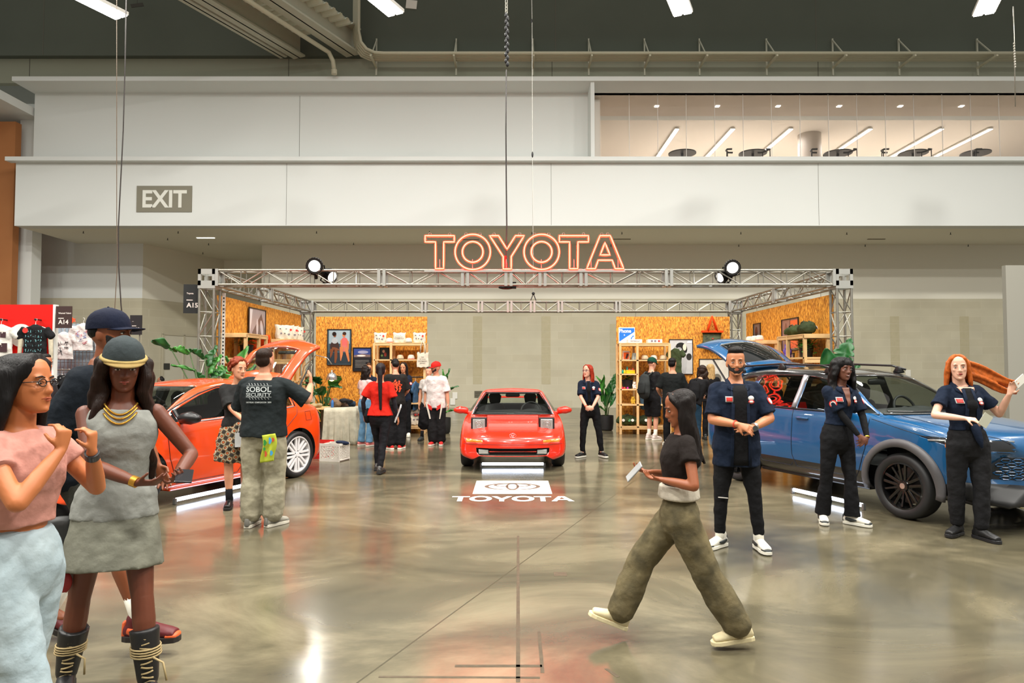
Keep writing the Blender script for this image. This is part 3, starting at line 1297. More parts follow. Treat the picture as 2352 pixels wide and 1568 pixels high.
def px2x(px, Y):
	return (px - 1176) * Y / F


m_wire = mat('thin_wire', (90, 86, 74), .5)
OZ = at(850, 727, YB).z


def board(name, lab, lo, hi, m, wires):
	t = thing('particle_board_wall', lab, 'board wall', ((lo[0] + hi[0]) / 2, (lo[1] + hi[1]) / 2, 0))
	c = Vector(t.location)
	d = Vector(hi) - Vector(lo)
	n = 2
	for k in range(n):
		if d.x > d.y:
			a = (lo[0] + d.x * k / n + .002 - c.x, lo[1] - c.y, 0)
			e = (lo[0] + d.x * (k + 1) / n - .002 - c.x, hi[1] - c.y, hi[2])
		else:
			a = (lo[0] - c.x, lo[1] + d.y * k / n + .002 - c.y, 0)
			e = (hi[0] - c.x, lo[1] + d.y * (k + 1) / n - .002 - c.y, hi[2])
		MB().box2(a, e).build('board', m, t)
	b = MB()
	for w in wires:
		p = Vector((w[0], w[1], 0)) - Vector((c.x, c.y, 0))
		b.cyl((p.x, p.y, hi[2] - .02), (p.x, p.y, ZT - TS + .02), .004, n=5)
	b.build('suspension_wire', m_wire, t)
	return t


xa, xb = px2x(725, YB), px2x(981, YB)
board('osb', 'orange particle board wall at back left behind caps shelf', (xa, YB, 0), (xb, YB + .03, OZ), osb_x, [(px2x(788, YB), YB + .25), (px2x(935, YB), YB + .25)])
xc_, xd = px2x(1416, YB), px2x(1677, YB)
board('osb', 'orange particle board wall at back right behind Phone sign', (xc_, YB, 0), (xd, YB + .03, OZ), osb_x, [(px2x(1465, YB), YB + .25), (px2x(1615, YB), YB + .25)])
XLs = px2x(500, 12.1)
board('osb', 'orange particle board side wall on the left of the booth', (XLs - .03, 12.1, 0), (XLs, 16.85, OZ + .02), osb_y, [(XLs - .1, 12.5), (XLs - .1, 16.3)])
XRs = px2x(1913, 11.95)
board('osb', 'orange particle board side wall on the right of the booth', (XRs, 11.95, 0), (XRs + .03, 16.35, OZ + .02), osb_y, [(XRs + .1, 12.6), (XRs + .1, 15.9)])

# ================================================================= WOODEN SHELVES
m_pine = mat('pine_wood', (226, 190, 138), .55, noise=(5, .7, (206, 164, 108)))


def shelf(lab, loc, rz, w, d, h, cols, levels, rail=None):
	"""cols: x stops; levels: per column list of shelf heights. local: x along width, front at y=0, back at y=d"""
	t = thing('pine_shelf', lab, 'shelf', loc, rz)
	s = .055
	for x in cols:
		for y in (s / 2, d - s / 2):
			MB().box2((x - s / 2, y - s / 2, 0), (x + s / 2, y + s / 2, h)).build('upright', m_pine, t, mods=[('bevel', .003)])
	for y in (s / 2, d - s / 2):
		MB().box2((cols[0], y - .02, h - s), (cols[-1], y + .02, h)).build('top_rail', m_pine, t)
		MB().box2((cols[0], y - .02, .12), (cols[-1], y + .02, .19)).build('bottom_rail', m_pine, t)
	MB().box2((cols[0], 0, h), (cols[-1], d, h + .02)).build('top_board', m_pine, t)
	for c in range(len(cols) - 1):
		for z in levels[c]:
			MB().box2((cols[c], .0, z - .03), (cols[c + 1], d, z)).build('shelf_board', m_pine, t)
	if rail is not None:
		MB().cyl((cols[rail], d / 2, h - .82), (cols[rail + 1], d / 2, h - .82), .014, n=8).build('hanging_rail', m_black, t)
	return t


def zpx(py, Y):
	return CAMZ + (842 - py) * Y / F


YSF = 16.5
YSL = 16.45
sL = px2x(856, YSL)
wL = px2x(978, YSL) - sL
hL = zpx(788, YSL)
SH_L = shelf('pine shelf unit on back left with caps and tote pouches on top', (sL, YSL, 0), 0, wL, .5, hL, [0.03, .44, wL - .03], [[zpx(825, YSL), zpx(925, YSL), zpx(960, YSL), .19], [zpx(825, YSL), zpx(925, YSL), .19]], 1)
YSR = 16.3
sR = px2x(1422, YSR)
wR = px2x(1541, YSR) - sR
hR = zpx(789, YSR)
SH_R = shelf('pine shelf unit on back right with Phone sign and toys', (sR, YSR, 0), 0, wR, .55, hR, [.03, .44, wR - .03], [[zpx(826, YSR), zpx(858, YSR), zpx(893, YSR), zpx(928, YSR), .19], [zpx(826, YSR), zpx(928, YSR), .19]], 1)
# side shelves
def side_shelf(lab, xw, y0, y1, h, d, sgn_, cols, levels):
	t = thing('pine_shelf', lab, 'shelf', (xw, 0, 0))
	s = .055
	for y in cols:
		for k in (0, 1):
			x = sgn_ * (s / 2 if k == 0 else d - s / 2)
			MB().box2((x - s / 2, y - s / 2, 0), (x + s / 2, y + s / 2, h)).build('upright', m_pine, t, mods=[('bevel', .003)])
	for k in (0, 1):
		x = sgn_ * (s / 2 if k == 0 else d - s / 2)
		MB().box2((x - .02, y0, h - .055), (x + .02, y1, h)).build('top_rail', m_pine, t)
	for y in (y0, y1):
		lo, hi = sorted((0, sgn_ * d))
		MB().box2((lo, y - .02, h - .055), (hi, y + .02, h)).build('end_rail', m_pine, t)
		MB().box2((lo, y - .02, levels[0] - .1), (hi, y + .02, levels[0] - .04)).build('end_rail', m_pine, t)
	lo, hi = sorted((0, sgn_ * d))
	MB().box2((lo, y0, h), (hi, y1, h + .02)).build('top_board', m_pine, t)
	for z in levels:
		MB().box2((lo, y0, z - .03), (hi, y1, z)).build('shelf_board', m_pine, t)
	return t


dS = .62
side_shelf('pine shelf on the left board wall nearest the front, holding a plant', XLs + .03, 12.1, 13.15, 2.19, .48, 1, [12.13, 12.75, 13.12], [1.77, 1.3, .75, .19])
side_shelf('pine shelf on the left board wall at the back, white totes on top', XLs + .03, 14.7, 15.55, 2.19, .48, 1, [14.73, 15.1, 15.52], [1.77, 1.3, .75, .19])
side_shelf('pine shelf on the right board wall nearest the front with green duffel bags on top', XRs - .03, 11.98, 13.2, 2.17, .46, -1, [12.01, 12.75, 13.17], [1.78, 1.3, .75, .19])
side_shelf('pine shelf on the right board wall at the back with white caps on top', XRs - .03, 14.35, 15.5, 2.15, .46, -1, [14.38, 15.0, 15.47], [1.76, 1.3, .75, .19])

# ================================================================= POSTERS
m_frameb = mat('black_frame', (20, 20, 20), .4)


def poster(lab, loc, rz, w, h, bgc, shapes, gloss=.25):
	t = thing('framed_poster', lab, 'poster', loc, rz)
	b = MB()
	for (x0, z0, x1, z1) in ((-w / 2 - .015, -h / 2 - .015, w / 2 + .015, -h / 2), (-w / 2 - .015, h / 2, w / 2 + .015, h / 2 + .015), (-w / 2 - .015, -h / 2, -w / 2, h / 2), (w / 2, -h / 2, w / 2 + .015, h / 2)):
		b.box2((x0, -.025, z0), (x1, 0, z1))
	b.build('frame', m_frameb, t)
	pm = mat('print_%d_%d_%d' % bgc, bgc, gloss, noise=(2.5, .7, tuple(min(255, int(c * .8 + 8)) for c in bgc)))
	pb = MB()
	ms = [pm]
	pb.box2((-w / 2, -.01, -h / 2), (w / 2, 0, h / 2))
	for i, (col, poly) in enumerate(shapes):
		ms.append(mat('ink_%d_%d_%d' % col, col, gloss))
		pb.m(i + 1)
		pb.prism([((x - .5) * w, (z - .5) * h) for x, z in poly], .001, mtx=Matrix.Translation((0, -.0112 - .0006 * i, 0)))
	pb.build('print', ms, t, fix=False)
	return t


def ell(cx, cz, rx, rz, n=20, a=0):
	return [(cx + rx * math.cos(2 * PI * i / n) * math.cos(a) - rz * math.sin(2 * PI * i / n) * math.sin(a) * .7, cz + rz * math.sin(2 * PI * i / n) * math.cos(a) + rx * math.cos(2 * PI * i / n) * math.sin(a) * .7) for i in range(n)]


skin1, skin2 = (196, 120, 76), (120, 72, 48)
w_ = (806 - 753) * YB / F
h_ = (837 - 757) * YB / F
p = at(779.5, 797, YB - .01)
poster('colour poster of two seated women on back left board wall', p, 0, w_, h_, (66, 92, 104), [
	((150, 168, 176), [(.05, .6), (.95, .6), (.95, .98), (.05, .98)]),
	((44, 58, 66), [(0.02, .02), (.98, .02), (.98, .34), (.02, .34)]),
	((60, 46, 44), ell(.3, .52, .2, .16)), ((206, 100, 96), ell(.72, .62, .17, .16)), ((196, 110, 100), ell(.72, .46, .2, .09)),
	((170, 176, 180), ell(.3, .68, .13, .08)),
	(skin2, ell(.3, .85, .07, .065)), ((26, 20, 20), ell(.28, .88, .09, .06)), (skin2, [(.08, .42), (.3, .5), (.5, .44), (.5, .4), (.3, .44), (.1, .36)]),
	(skin2, [(.1, .3), (.2, .5), (.28, .5), (.2, .28), (.12, .18)]), (skin2, [(.3, .48), (.42, .48), (.42, .2), (.36, .04), (.3, .06)]),
	(skin1, ell(.7, .85, .065, .06)), ((56, 34, 26), ell(.72, .89, .08, .05)), (skin1, [(.52, .5), (.68, .52), (.66, .3), (.58, .1), (.55, .12)]),
	(skin1, [(.72, .5), (.88, .46), (.96, .1), (.9, .08), (.78, .34)]), (skin1, [(.55, .7), (.6, .7), (.62, .5), (.56, .46)]), (skin1, [(.86, .7), (.92, .66), (.92, .46), (.86, .46)])])
p = at(832, 825, YB - .01)
t = poster('dark poster with evening landscape and text on the back left board wall', p, 0, 40 * YB / F, 52 * YB / F, (30, 34, 40), [
	((52, 70, 130), [(.03, .62), (.97, .62), (.97, .97), (.03, .97)]), ((150, 150, 176), ell(.55, .82, .3, .07)), ((120, 100, 96), [(.03, .6), (.97, .6), (.97, .7), (.5, .74), (.03, .68)]),
	((226, 214, 204), ell(.45, .66, .25, .035)), ((40, 40, 44), [(.03, .52), (.97, .52), (.97, .6), (.03, .6)])] + [((150, 148, 142), [(.1, .45 - k * .06), (.9 - .2 * (k % 3 == 2), .45 - k * .06), (.9 - .2 * (k % 3 == 2), .465 - k * .06), (.1, .465 - k * .06)]) for k in range(6)])
# left side wall poster
yp = 13.85
p = Vector((XLs + .001, yp, 0))
poster('black and white photo poster on the left side board wall', (XLs + .03, 13.85, 2.3), PI / 2, .88, .95, (178, 164, 166), [
	((96, 78, 80), [(.2, .5), (.75, .92), (.98, .6), (.95, .1), (.3, .1)]), ((206, 196, 198), ell(.5, .62, .06, .18)), ((190, 180, 184), ell(.78, .6, .09, .2, a=.5)), ((64, 52, 56), ell(.35, .3, .13, .1)), ((220, 214, 214), [(.02, .4), (.14, .7), (.2, .98), (.02, .98)]), ((206, 200, 202), ell(.6, .35, .2, .06))])
poster('small dark framed picture behind totes on the left side board wall', (XLs + .03, 15.9, 2.28), PI / 2, .4, .3, (60, 58, 50), [])
# right side wall posters
poster('small dark framed portrait on the right side board wall', (XRs - .001, 15.6, 2.28), -PI / 2, .42, .62, (96, 92, 92), [((190, 190, 200), ell(.62, .3, .12, .2)), ((40, 38, 40), ell(.4, .7, .2, .2))])
poster('framed mauve and orange print on the right side board wall', (XRs - .001, 13.75, 2.26), -PI / 2, .80, .62, (150, 110, 104), [((232, 98, 56), [(.52, .05), (.98, .05), (.98, .95), (.52, .95)]), ((60, 36, 32), [(.5, 0), (.53, 0), (.53, 1), (.5, 1)]), ((110, 76, 74), ell(.25, .5, .1, .4))])
poster('mauve framed print low behind the front right shelf', (XRs - .001, 13.75, 1.62), -PI / 2, .34, .5, (160, 122, 118), [((90, 60, 62), ell(.4, .5, .2, .3))])
# monochrome poster back right
p = at(1564, 819, YB - .01)
poster('black and white portrait poster of person with phone on back right wall', p, 0, 52 * YB / F, 78 * YB / F, (206, 208, 208), [
	((34, 36, 36), ell(.5, .72, .28, .2)), ((150, 152, 152), ell(.42, .66, .15, .12)), ((40, 42, 40), [(.3, .5), (.62, .5), (.5, .2), (.42, .22)]),
	((176, 178, 178), [(.45, .02), (.55, .55), (.72, .62), (.78, .5), (.74, .2), (.7, .02)]), ((226, 212, 190), ell(.66, .78, .08, .1)), ((222, 208, 186), ell(.3, .56, .17, .045, a=-.4)),
	((44, 46, 44), ell(.85, .5, .12, .1)), ((226, 226, 226), [(.76, .9), (.98, .9), (.98, .97), (.8, .97)]), ((60, 62, 60), ell(.38, .7, .03, .012))])
p = at(1640, 855, YB - .01)
t = poster('white poster lettered DR. on the back right wall behind the hatch', p, 0, 66 * YB / F, 60 * YB / F, (222, 220, 208), [((196, 196, 186), ell(.5, .3, .35, .25)), ((110, 108, 98), ell(.6, .25, .15, .2))])
text('DR.', .17, mat('ink_olive', (108, 104, 70), .5), t, (-.17, -.016, .12), bold=.004, mtx=Matrix.Rotation(-.25, 4, 'Y'))
# ================================================================= PEOPLE


def skin_m(rgb):
	return mat('skin_%d_%d_%d' % rgb, rgb, .5, noise=(6, .8, tuple(int(c * .93) for c in rgb)))


def cloth(rgb, rough=.85, rgb2=None, sc=9):
	rgb2 = rgb2 or tuple(min(255, int(c * .8 + 4)) for c in rgb)
	return mat('cloth_%d_%d_%d_%d' % (rgb + (sc,)), rgb, rough, noise=(sc, .6, rgb2), bump=(14, .5), spec=.15)


m_eyew = mat('eye_white', (225, 220, 214), .3)
m_eyed = mat('eye_dark', (32, 22, 18), .2)
m_rubber = mat('rubber_black', (22, 22, 22), .6)
m_solew = mat('sole_white', (226, 222, 208), .6)


def ik(a, c, l1, l2, pole):
	a, c, pole = Vector(a), Vector(c), Vector(pole)
	d = c - a
	L = min(d.length, (l1 + l2) * .998)
	dn = d.normalized()
	c = a + dn * L
	x = (l1 * l1 - l2 * l2 + L * L) / (2 * L)
	h = math.sqrt(max(0, l1 * l1 - x * x))
	pp = pole - dn * pole.dot(dn)
	pp = pp.normalized() if pp.length > 1e-5 else frame_of(dn)[0]
	return a + dn * x + pp * h, c


TM = [(.84, .150, .112, .0), (.92, .168, .125, .0), (1.0, .160, .118, -.002), (1.08, .148, .108, -.004), (1.2, .158, .116, -.004), (1.32, .172, .122, 0), (1.40, .172, .112, .004), (1.455, .135, .088, .008), (1.49, .078, .068, .012)]
TF = [(.84, .155, .112, .0), (.92, .172, .125, .004), (1.0, .158, .112, .002), (1.10, .118, .090, -.0), (1.2, .128, .098, -.004), (1.30, .145, .122, -.012), (1.38, .146, .104, 0), (1.45, .115, .080, .006), (1.49, .066, .058, .010)]


class Person:
	def __init__(s, label, x, y, yaw, H=1.75, sex='m', bw=1.0, skin=(190, 130, 95), vox=.011, lean=(0, 0), hip=(0, 0, 0), hands=None, feet=None, head=(0, 0, 0), poles=None, hdir=None, hpalm=None, curl=.5, twist=0, arms=True, headoff=(0, 0)):
		s.t = thing('person', label, 'person', (x, y, 0), R(yaw))
		s.k = H / 1.78
		s.sex = sex
		s.bw = bw
		s.vox = vox
		k = s.k
		s.skin = skin_m(skin)
		s.srgb = skin
		hipz = .93 * k + hip[2]
		s.P0 = Vector((hip[0], hip[1], hipz))
		s.P1 = s.P0 + Vector((lean[0], lean[1], math.sqrt(max(.01, (.56 * k) ** 2 - lean[0] ** 2 - lean[1] ** 2))))
		s.tw = Matrix.Rotation(R(twist), 3, 'Z')
		s.tab = TM if sex == 'm' else TF
		sw = (.168 if sex == 'm' else .152) * k * (0.5 + .5 * bw)
		s.sw = sw
		shz = 1.425 * k
		f = (shz / k - .93) / .56
		sc = s.P0.lerp(s.P1, f)
		s.sh = [sc + s.tw @ Vector((q * sw, .006, 0)) for q in (-1, 1)]
		hp = (.088 if sex == 'm' else .090) * k * (.6 + .4 * bw)
		s.hj = [s.P0 + Vector((q * hp, 0, -.02 * k)) for q in (-1, 1)]
		feet = feet or [(-.13, 0, -12, 0), (.13, 0, 12, 0)]
		s.feet = feet
		s.kn = []
		s.an = []
		poles = poles or {}
		for i in (0, 1):
			fx, fy, fyaw, lift = feet[i][:4]
			tp = feet[i][4] if len(feet[i]) > 4 else 0
			an = Vector((fx, fy, .085 * k + lift))
			kn, an = ik(s.hj[i], an, .42 * k, .405 * k, poles.get('leg%d' % i, (math.sin(R(fyaw)), -math.cos(R(fyaw)), 0)))
			s.kn.append(kn)
			s.an.append(an)
		hands = hands or [(-.25, -.04, .86 * k), (.25, -.04, .86 * k)]
		s.el = []
		s.wr = []
		for i in (0, 1):
			q = -1 if i == 0 else 1
			el, wr = ik(s.sh[i], hands[i], .29 * k, .255 * k, poles.get('arm%d' % i, (q * .6, .7, -.2)))
			s.el.append(el)
			s.wr.append(wr)
		s.headrot = Euler((R(-head[1]), R(head[2]), R(head[0])), 'XYZ').to_matrix()
		up = (s.P1 - s.P0).normalized()
		nk = s.P1 + Vector((0, 0, .02 * k))
		s.nk = nk
		s.hc = nk + up * .145 * k + Vector((headoff[0], -.012 * k + headoff[1], .01 * k))
		s.hs = k * 1.04
		s.hdir = hdir or [None, None]
		s.hpalm = hpalm or [None, None]
		s.curl = curl if isinstance(curl, (list, tuple)) else (curl, curl)
		s.body(vox)

	def hp(s, x, y, z):
		return s.hc + s.headrot @ (Vector((x, y, z)) * s.hs)

	def tor(s, off=0.0, zlo=.84, zhi=1.49, sc=1.0, n=8):
		out = []
		k = s.k
		for i in range(n + 1):
			z = lerp(zlo, zhi, i / n)
			w, d, cy = s.ring(z)
			f = (z - .93) / .56
			p = s.P0 + (s.P1 - s.P0) * f
			out.append((p + Vector((0, cy * k, 0)), w * k * sc * s.bw + off, d * k * sc * s.bw + off, s.tw @ Vector((1, 0, 0))))
		return out

	def ring(s, z):
		t = s.tab
		if z <= t[0][0]:
			return t[0][1:]
		for a, b in zip(t, t[1:]):
			if z <= b[0]:
				u = (z - a[0]) / (b[0] - a[0])
				u = u * u * (3 - 2 * u)
				return tuple(lerp(a[i], b[i], u) for i in (1, 2, 3))
		return t[-1][1:]

	def surf(s, x, z, off, back=False, hem=0):
		"""point on torso surface at normalised height z (m at 1.78) and lateral x metres"""
		w, d, cy = s.ring(z)
		w = w * s.k * s.bw + off + hem
		d = d * s.k * s.bw + off + hem
		f = (z - .93) / .56
		p = s.P0 + (s.P1 - s.P0) * f + Vector((0, cy * s.k, 0))
		q = math.sqrt(max(0, 1 - min(1, (x / w) ** 2)))
		return p + s.tw @ Vector((x, (1 if back else -1) * d * q, 0))

	def body(s, vox):
		b = MB()
		k = s.k
		sc = .90
		r = s.tor(0, .84, 1.49, sc)
		b.limb(r, 20)
		b.limb([(s.P1 + Vector((0, .01, -.05)), .062 * k, .060 * k), (s.hc + Vector((0, .012 * k, -.09 * k)), .052 * k, .056 * k), (s.hc + Vector((0, .01, -.02)), .05 * k, .056 * k)], 14)
		hd = [(-.118, .020, -.062, .018), (-.106, .038, -.050, .036), (-.086, .052, -.033, .056), (-.06, .060, -.020, .071), (-.03, .067, -.007, .087), (0, .071, 0, .092), (.03, .074, .004, .098), (.06, .073, .006, .097), (.085, .064, .006, .086), (.105, .046, .006, .064), (.117, .022, .006, .034)]
		fem = .95 if s.sex == 'f' else 1
		rr = []
		for (z, w, cy, dy) in hd:
			g = []
			for i in range(24):
				a = 2 * PI * i / 24
				ca, sa = math.cos(a), math.sin(a)
				ex = .85
				x = math.copysign(abs(ca) ** ex, ca) * w * fem
				y = math.copysign(abs(sa) ** ex, sa) * dy + cy
				g.append(s.hp(x, y, z))
			rr.append(g)
		b.rings(rr)
		b.ball(s.hp(0, -.104, -.033), .013 * k * 1.1, 10, 8)
		b.limb([(s.hp(0, -.092, .012), .009 * k, .008 * k), (s.hp(0, -.102, -.028), .012 * k, .012 * k)], 10)
		for q in (-1, 1):
			b.ball(s.hp(q * .030, -.086, .022), (.022 * k, .010 * k, .008 * k), 10, 8)
			b.ball(s.hp(q * .036, -.070, -.025), (.020 * k, .018 * k, .018 * k), 10, 8)
			b.ball(s.hp(q * .073, .012, -.012), (.009 * k, .018 * k, .030 * k), 10, 8)
			b.ball(s.hp(q * .012, -.097, -.038), .009 * k, 8, 6)
		b.ball(s.hp(0, -.082, -.104), (.018 * k, .014 * k, .013 * k), 10, 8)
		b.ball(s.hp(0, -.088, -.062), (.026 * k, .012 * k, .018 * k), 10, 8)
		fl = [.052, .047, .040, .041, .037, .026] if s.sex == 'm' else [.044, .039, .034, .035, .031, .022]
		fl = [v * k * (.4 + .6 * s.bw) for v in fl]
		for i in (0, 1):
			S, E, Wr = s.sh[i], s.el[i], s.wr[i]
			b.limb([(S, fl[0], fl[0]), (S.lerp(E, .5), fl[1], fl[1]), (E, fl[2], fl[2])], 12)
			b.limb([(E, fl[2], fl[2]), (E.lerp(Wr, .3), fl[3], fl[3]), (E.lerp(Wr, .65), fl[4], fl[4] * .95), (Wr, fl[5], fl[5] * .85)], 12)
			s.hand(b, i)
			Hh, K, A = s.hj[i], s.kn[i], s.an[i]
			g = (1.0 if s.sex == 'm' else .95) * (.5 + .5 * s.bw)
			b.limb([(Hh, .086 * k * g, .09 * k * g), (Hh.lerp(K, .5), .072 * k * g, .074 * k * g), (K, .052 * k, .054 * k)], 14)
			b.limb([(K, .052 * k, .054 * k), (K.lerp(A, .3), .054 * k, .056 * k), (K.lerp(A, .7), .040 * k, .042 * k), (A, .034 * k, .036 * k)], 14)
			fy = R(s.feet[i][2])
			fd = Vector((math.sin(fy), -math.cos(fy), 0))
			b.limb([(A, .034 * k, .034 * k), (A + fd * .08 * k + Vector((0, 0, -.035 * k)), .034 * k, .024 * k)], 10)
		s.b = b.build('body', s.skin, s.t, mods=[('remesh', .0062 if vox < .0106 else vox * .8, 2)])

	def face(s, brow=(40, 28, 22), lip=None, beard=None, glasses=None, smile=False):
		k = s.k
		b = MB()
		for q in (-1, 1):
			b.m(0).ball(s.hp(q * .031, -.0865, -.002), (.0135 * k, .007 * k, .0046 * k), 12, 8, s.headrot)
			b.m(1).ball(s.hp(q * .031, -.0925, -.002), (.0056 * k, .003 * k, .0046 * k), 10, 8, s.headrot)
			b.m(1).tube([s.hp(q * .017, -.0945, .0015), s.hp(q * .031, -.0965, .0065), s.hp(q * .045, -.088, .002)], .0016 * k, 5)
		b.build('eye', [m_eyew, m_eyed], s.b, smooth=True, fix=False)
		b = MB()
		for q in (-1, 1):
			b.tube([s.hp(q * .013, -.0975, .019), s.hp(q * .03, -.098, .0255), s.hp(q * .048, -.086, .021)], [.0026 * k, .0032 * k, .0018 * k], 6)
		b.build('eyebrow', mat('brow_%d_%d_%d' % brow, brow, .8), s.b, smooth=True)
		lip = lip or tuple(int(c * f) for c, f in zip(s.srgb, (.86, .66, .68)))
		b = MB()
		b.tube([s.hp(-.024, -.088, -.064), s.hp(-.01, -.0985, -.061), s.hp(0, -.0995, -.0625), s.hp(.01, -.0985, -.061), s.hp(.024, -.088, -.064)], [.001, .0042 * k, .0036 * k, .0042 * k, .001], 6)
		b.tube([s.hp(-.022, -.088, -.067), s.hp(0, -.0985, -.0705), s.hp(.022, -.088, -.067)], [.001, .0052 * k, .001], 6)
		L = b.build('lips', mat('lip_%d_%d_%d' % lip, lip, .4), s.b, smooth=True)
		if smile:
			MB().tube([s.hp(-.017, -.093, -.0655), s.hp(0, -.1015, -.0665), s.hp(.017, -.093, -.0655)], [.002, .0038 * k, .002], 6).build('teeth', m_eyew, L, smooth=True)
		if beard:
			b = MB()
			for a in range(-8, 9):
				th = a / 8 * 1.35
				x = math.sin(th) * .060
				y = -.018 - math.cos(th) * .070
				b.limb([(s.hp(x * 1.04, y + .006, -.052 + abs(a) * .0045), .012 * k, .012 * k), (s.hp(x * .9, y + .004, -.088 + abs(a) * .004), .014 * k, .013 * k), (s.hp(x * .62, y + .012, -.112 + abs(a) * .005), .012 * k, .012 * k)], 8)
			b.limb([(s.hp(-.026, -.087, -.066), .004 * k, .006 * k), (s.hp(-.014, -.096, -.052), .005 * k, .006 * k), (s.hp(.014, -.096, -.052), .005 * k, .006 * k), (s.hp(.026, -.087, -.066), .004 * k, .006 * k)], 8)
			b.build('beard', mat('beard_%d_%d_%d' % beard, beard, .9, bump=(120, .6)), s.b, mods=[('remesh', .006, 2)])
		if glasses:
			b = MB()
			for q in (-1, 1):
				b.tube([s.hp(q * .031 + .021 * math.cos(a), -.101, .0 + .015 * math.sin(a)) for a in [i * PI / 8 for i in range(16)]], .002, 5, closed=True)
				b.tube([s.hp(q * .052, -.099, .004), s.hp(q * .076, .0, .004)], .0018, 5)
			b.tube([s.hp(-.01, -.101, .004), s.hp(.01, -.101, .004)], .002, 5)
			b.build('glasses', glasses, s.t, smooth=True)
		return s

	def hand(s, b, i):
		k = s.k * (1 if s.sex == 'm' else .9)
		Wr = s.wr[i]
		d = Vector(s.hdir[i]).normalized() if s.hdir[i] else (Wr - s.el[i]).normalized()
		q = -1 if i == 0 else 1
		pn = Vector(s.hpalm[i]) if s.hpalm[i] else Vector((-q, 0, 0))     # palm normal
		pn = (pn - d * pn.dot(d)).normalized()
		sd = d.cross(pn).normalized()
		# thumb side: forward (-y) for hanging hands
		ts = sd if (sd.y < 0 or (abs(sd.y) < .2 and sd.z > 0)) else -sd
		kn = Wr + d * .085 * k
		b.limb([(Wr, .026 * k, .019 * k, ts), (Wr + d * .04 * k, .036 * k, .016 * k, ts), (kn, .040 * k, .013 * k, ts)], 12)
		L = [.072, .080, .074, .058]
		cu = s.curl[i]
		for j in range(4):
			off = (1.5 - j) * .0205 * k
			p = kn + ts * off - d * .004 * abs(j - 1)
			ang = cu * (.55 + .08 * j)
			f1 = (d * math.cos(ang) + pn * math.sin(ang))
			f2 = (d * math.cos(ang * 2.1) + pn * math.sin(ang * 2.1))
			sp = ts * (1.5 - j) * .05
			l = L[j] * k
			p1 = p + (f1 + sp).normalized() * l * .5
			p2 = p1 + (f2 + sp).normalized() * l * .5
			b.limb([(p, .0092 * k, .009 * k), (p1, .0086 * k, .0084 * k), (p2, .0072 * k, .007 * k)], 8)
		tb = Wr + d * .022 * k + ts * .024 * k
		t1 = tb + (ts * .75 + d * .6 + pn * .35).normalized() * .040 * k
		t2 = t1 + (ts * .2 + d * .85 + pn * .45 * (1 + cu)).normalized() * .032 * k
		b.limb([(tb, .013 * k, .012 * k), (t1, .0105 * k, .010 * k), (t2, .008 * k, .008 * k)], 8)

	# ------------------------------------------------------------ clothing
	def top(s, m, off=.014, hem=.86, neck=1.475, sleeve=.62, sl_off=.009, flare=.012, name='shirt', widen=0, sleeve_m=None, sleeve_flare=.012, closed=True, vox=None):
		b = MB()
		k = s.k
		n = 9
		zl = hem
		r = s.tor(off, zl, neck, 1.0, n)
		rr = []
		for i, (p, w, d, ax) in enumerate(r):
			z = lerp(zl, neck, i / n)
			f = max(0, 1.15 - z) / .35
			# clothing hangs straight from the chest
			w2 = max(w, (s.ring(1.25)[0] * k * s.bw + off) * .93 + widen) if z < 1.25 and s.sex == 'm' or widen > 0 and z < 1.3 else w
			d2 = max(d, (s.ring(1.25)[1] * k * s.bw + off) * .93 + widen * .7) if z < 1.25 and s.sex == 'm' or widen > 0 and z < 1.3 else d
			rr.append((p, w2 + flare * f, d2 + flare * f, ax))
		b.limb(rr, 26, flat=(0, 1))
		fl = [.054, .051, .045, .045, .040, .032] if s.sex == 'm' else [.050, .044, .038, .038, .034, .027]
		fl = [v * k * (.4 + .6 * s.bw) + sl_off for v in fl]
		if sleeve > 0:
			for i in (0, 1):
				S, E, Wr = s.sh[i], s.el[i], s.wr[i]
				inn = S + Vector((s.P1.x - S.x, 0, 0)) * .45 + Vector((0, 0, .012 * k))
				b.limb([(inn, fl[0] * .95, fl[0] * .95), (S, fl[0], fl[0])], 12)
				u = min(1, sleeve)
				e = S.lerp(E, u)
				fx = sleeve_flare if sleeve <= 1 else 0
				b.limb([(S, fl[0], fl[0]), (S.lerp(E, u * .5), lerp(fl[0], fl[1], u) + fx * .4, lerp(fl[0], fl[1], u) + fx * .4), (e, lerp(fl[0], fl[2], u) + fx, lerp(fl[0], fl[2], u) + fx)], 14, flat=(1,) if sleeve <= 1 else ())
				if sleeve > 1:
					v = sleeve - 1
					b.limb([(E, fl[2], fl[2]), (E.lerp(Wr, v * .5), fl[3], fl[3]), (E.lerp(Wr, v), lerp(fl[2], fl[5], v), lerp(fl[2], fl[5], v))], 14, flat=(1,))
		o = b.build(name, m, s.t, mods=[('remesh', vox or s.vox, 2), ('folds', .024)])
		s.topo = o
		s.toff = off
		return o

	def undersleeve(s, m, a=.5, b_=1.95):
		b = MB()
		k = s.k
		for i in (0, 1):
			S, E, Wr = s.sh[i], s.el[i], s.wr[i]
			r = .046 * k if s.sex == 'm' else .041 * k
			b.limb([(S.lerp(E, a), r, r), (E, r * .93, r * .93)], 12)
			v = b_ - 1
			b.limb([(E, r * .93, r * .93), (E.lerp(Wr, v * .4), r * .9, r * .9), (E.lerp(Wr, v), r * .66, r * .66)], 12)
		return b.build('undershirt_sleeve', m, s.t, mods=[('remesh', s.vox, 2)])

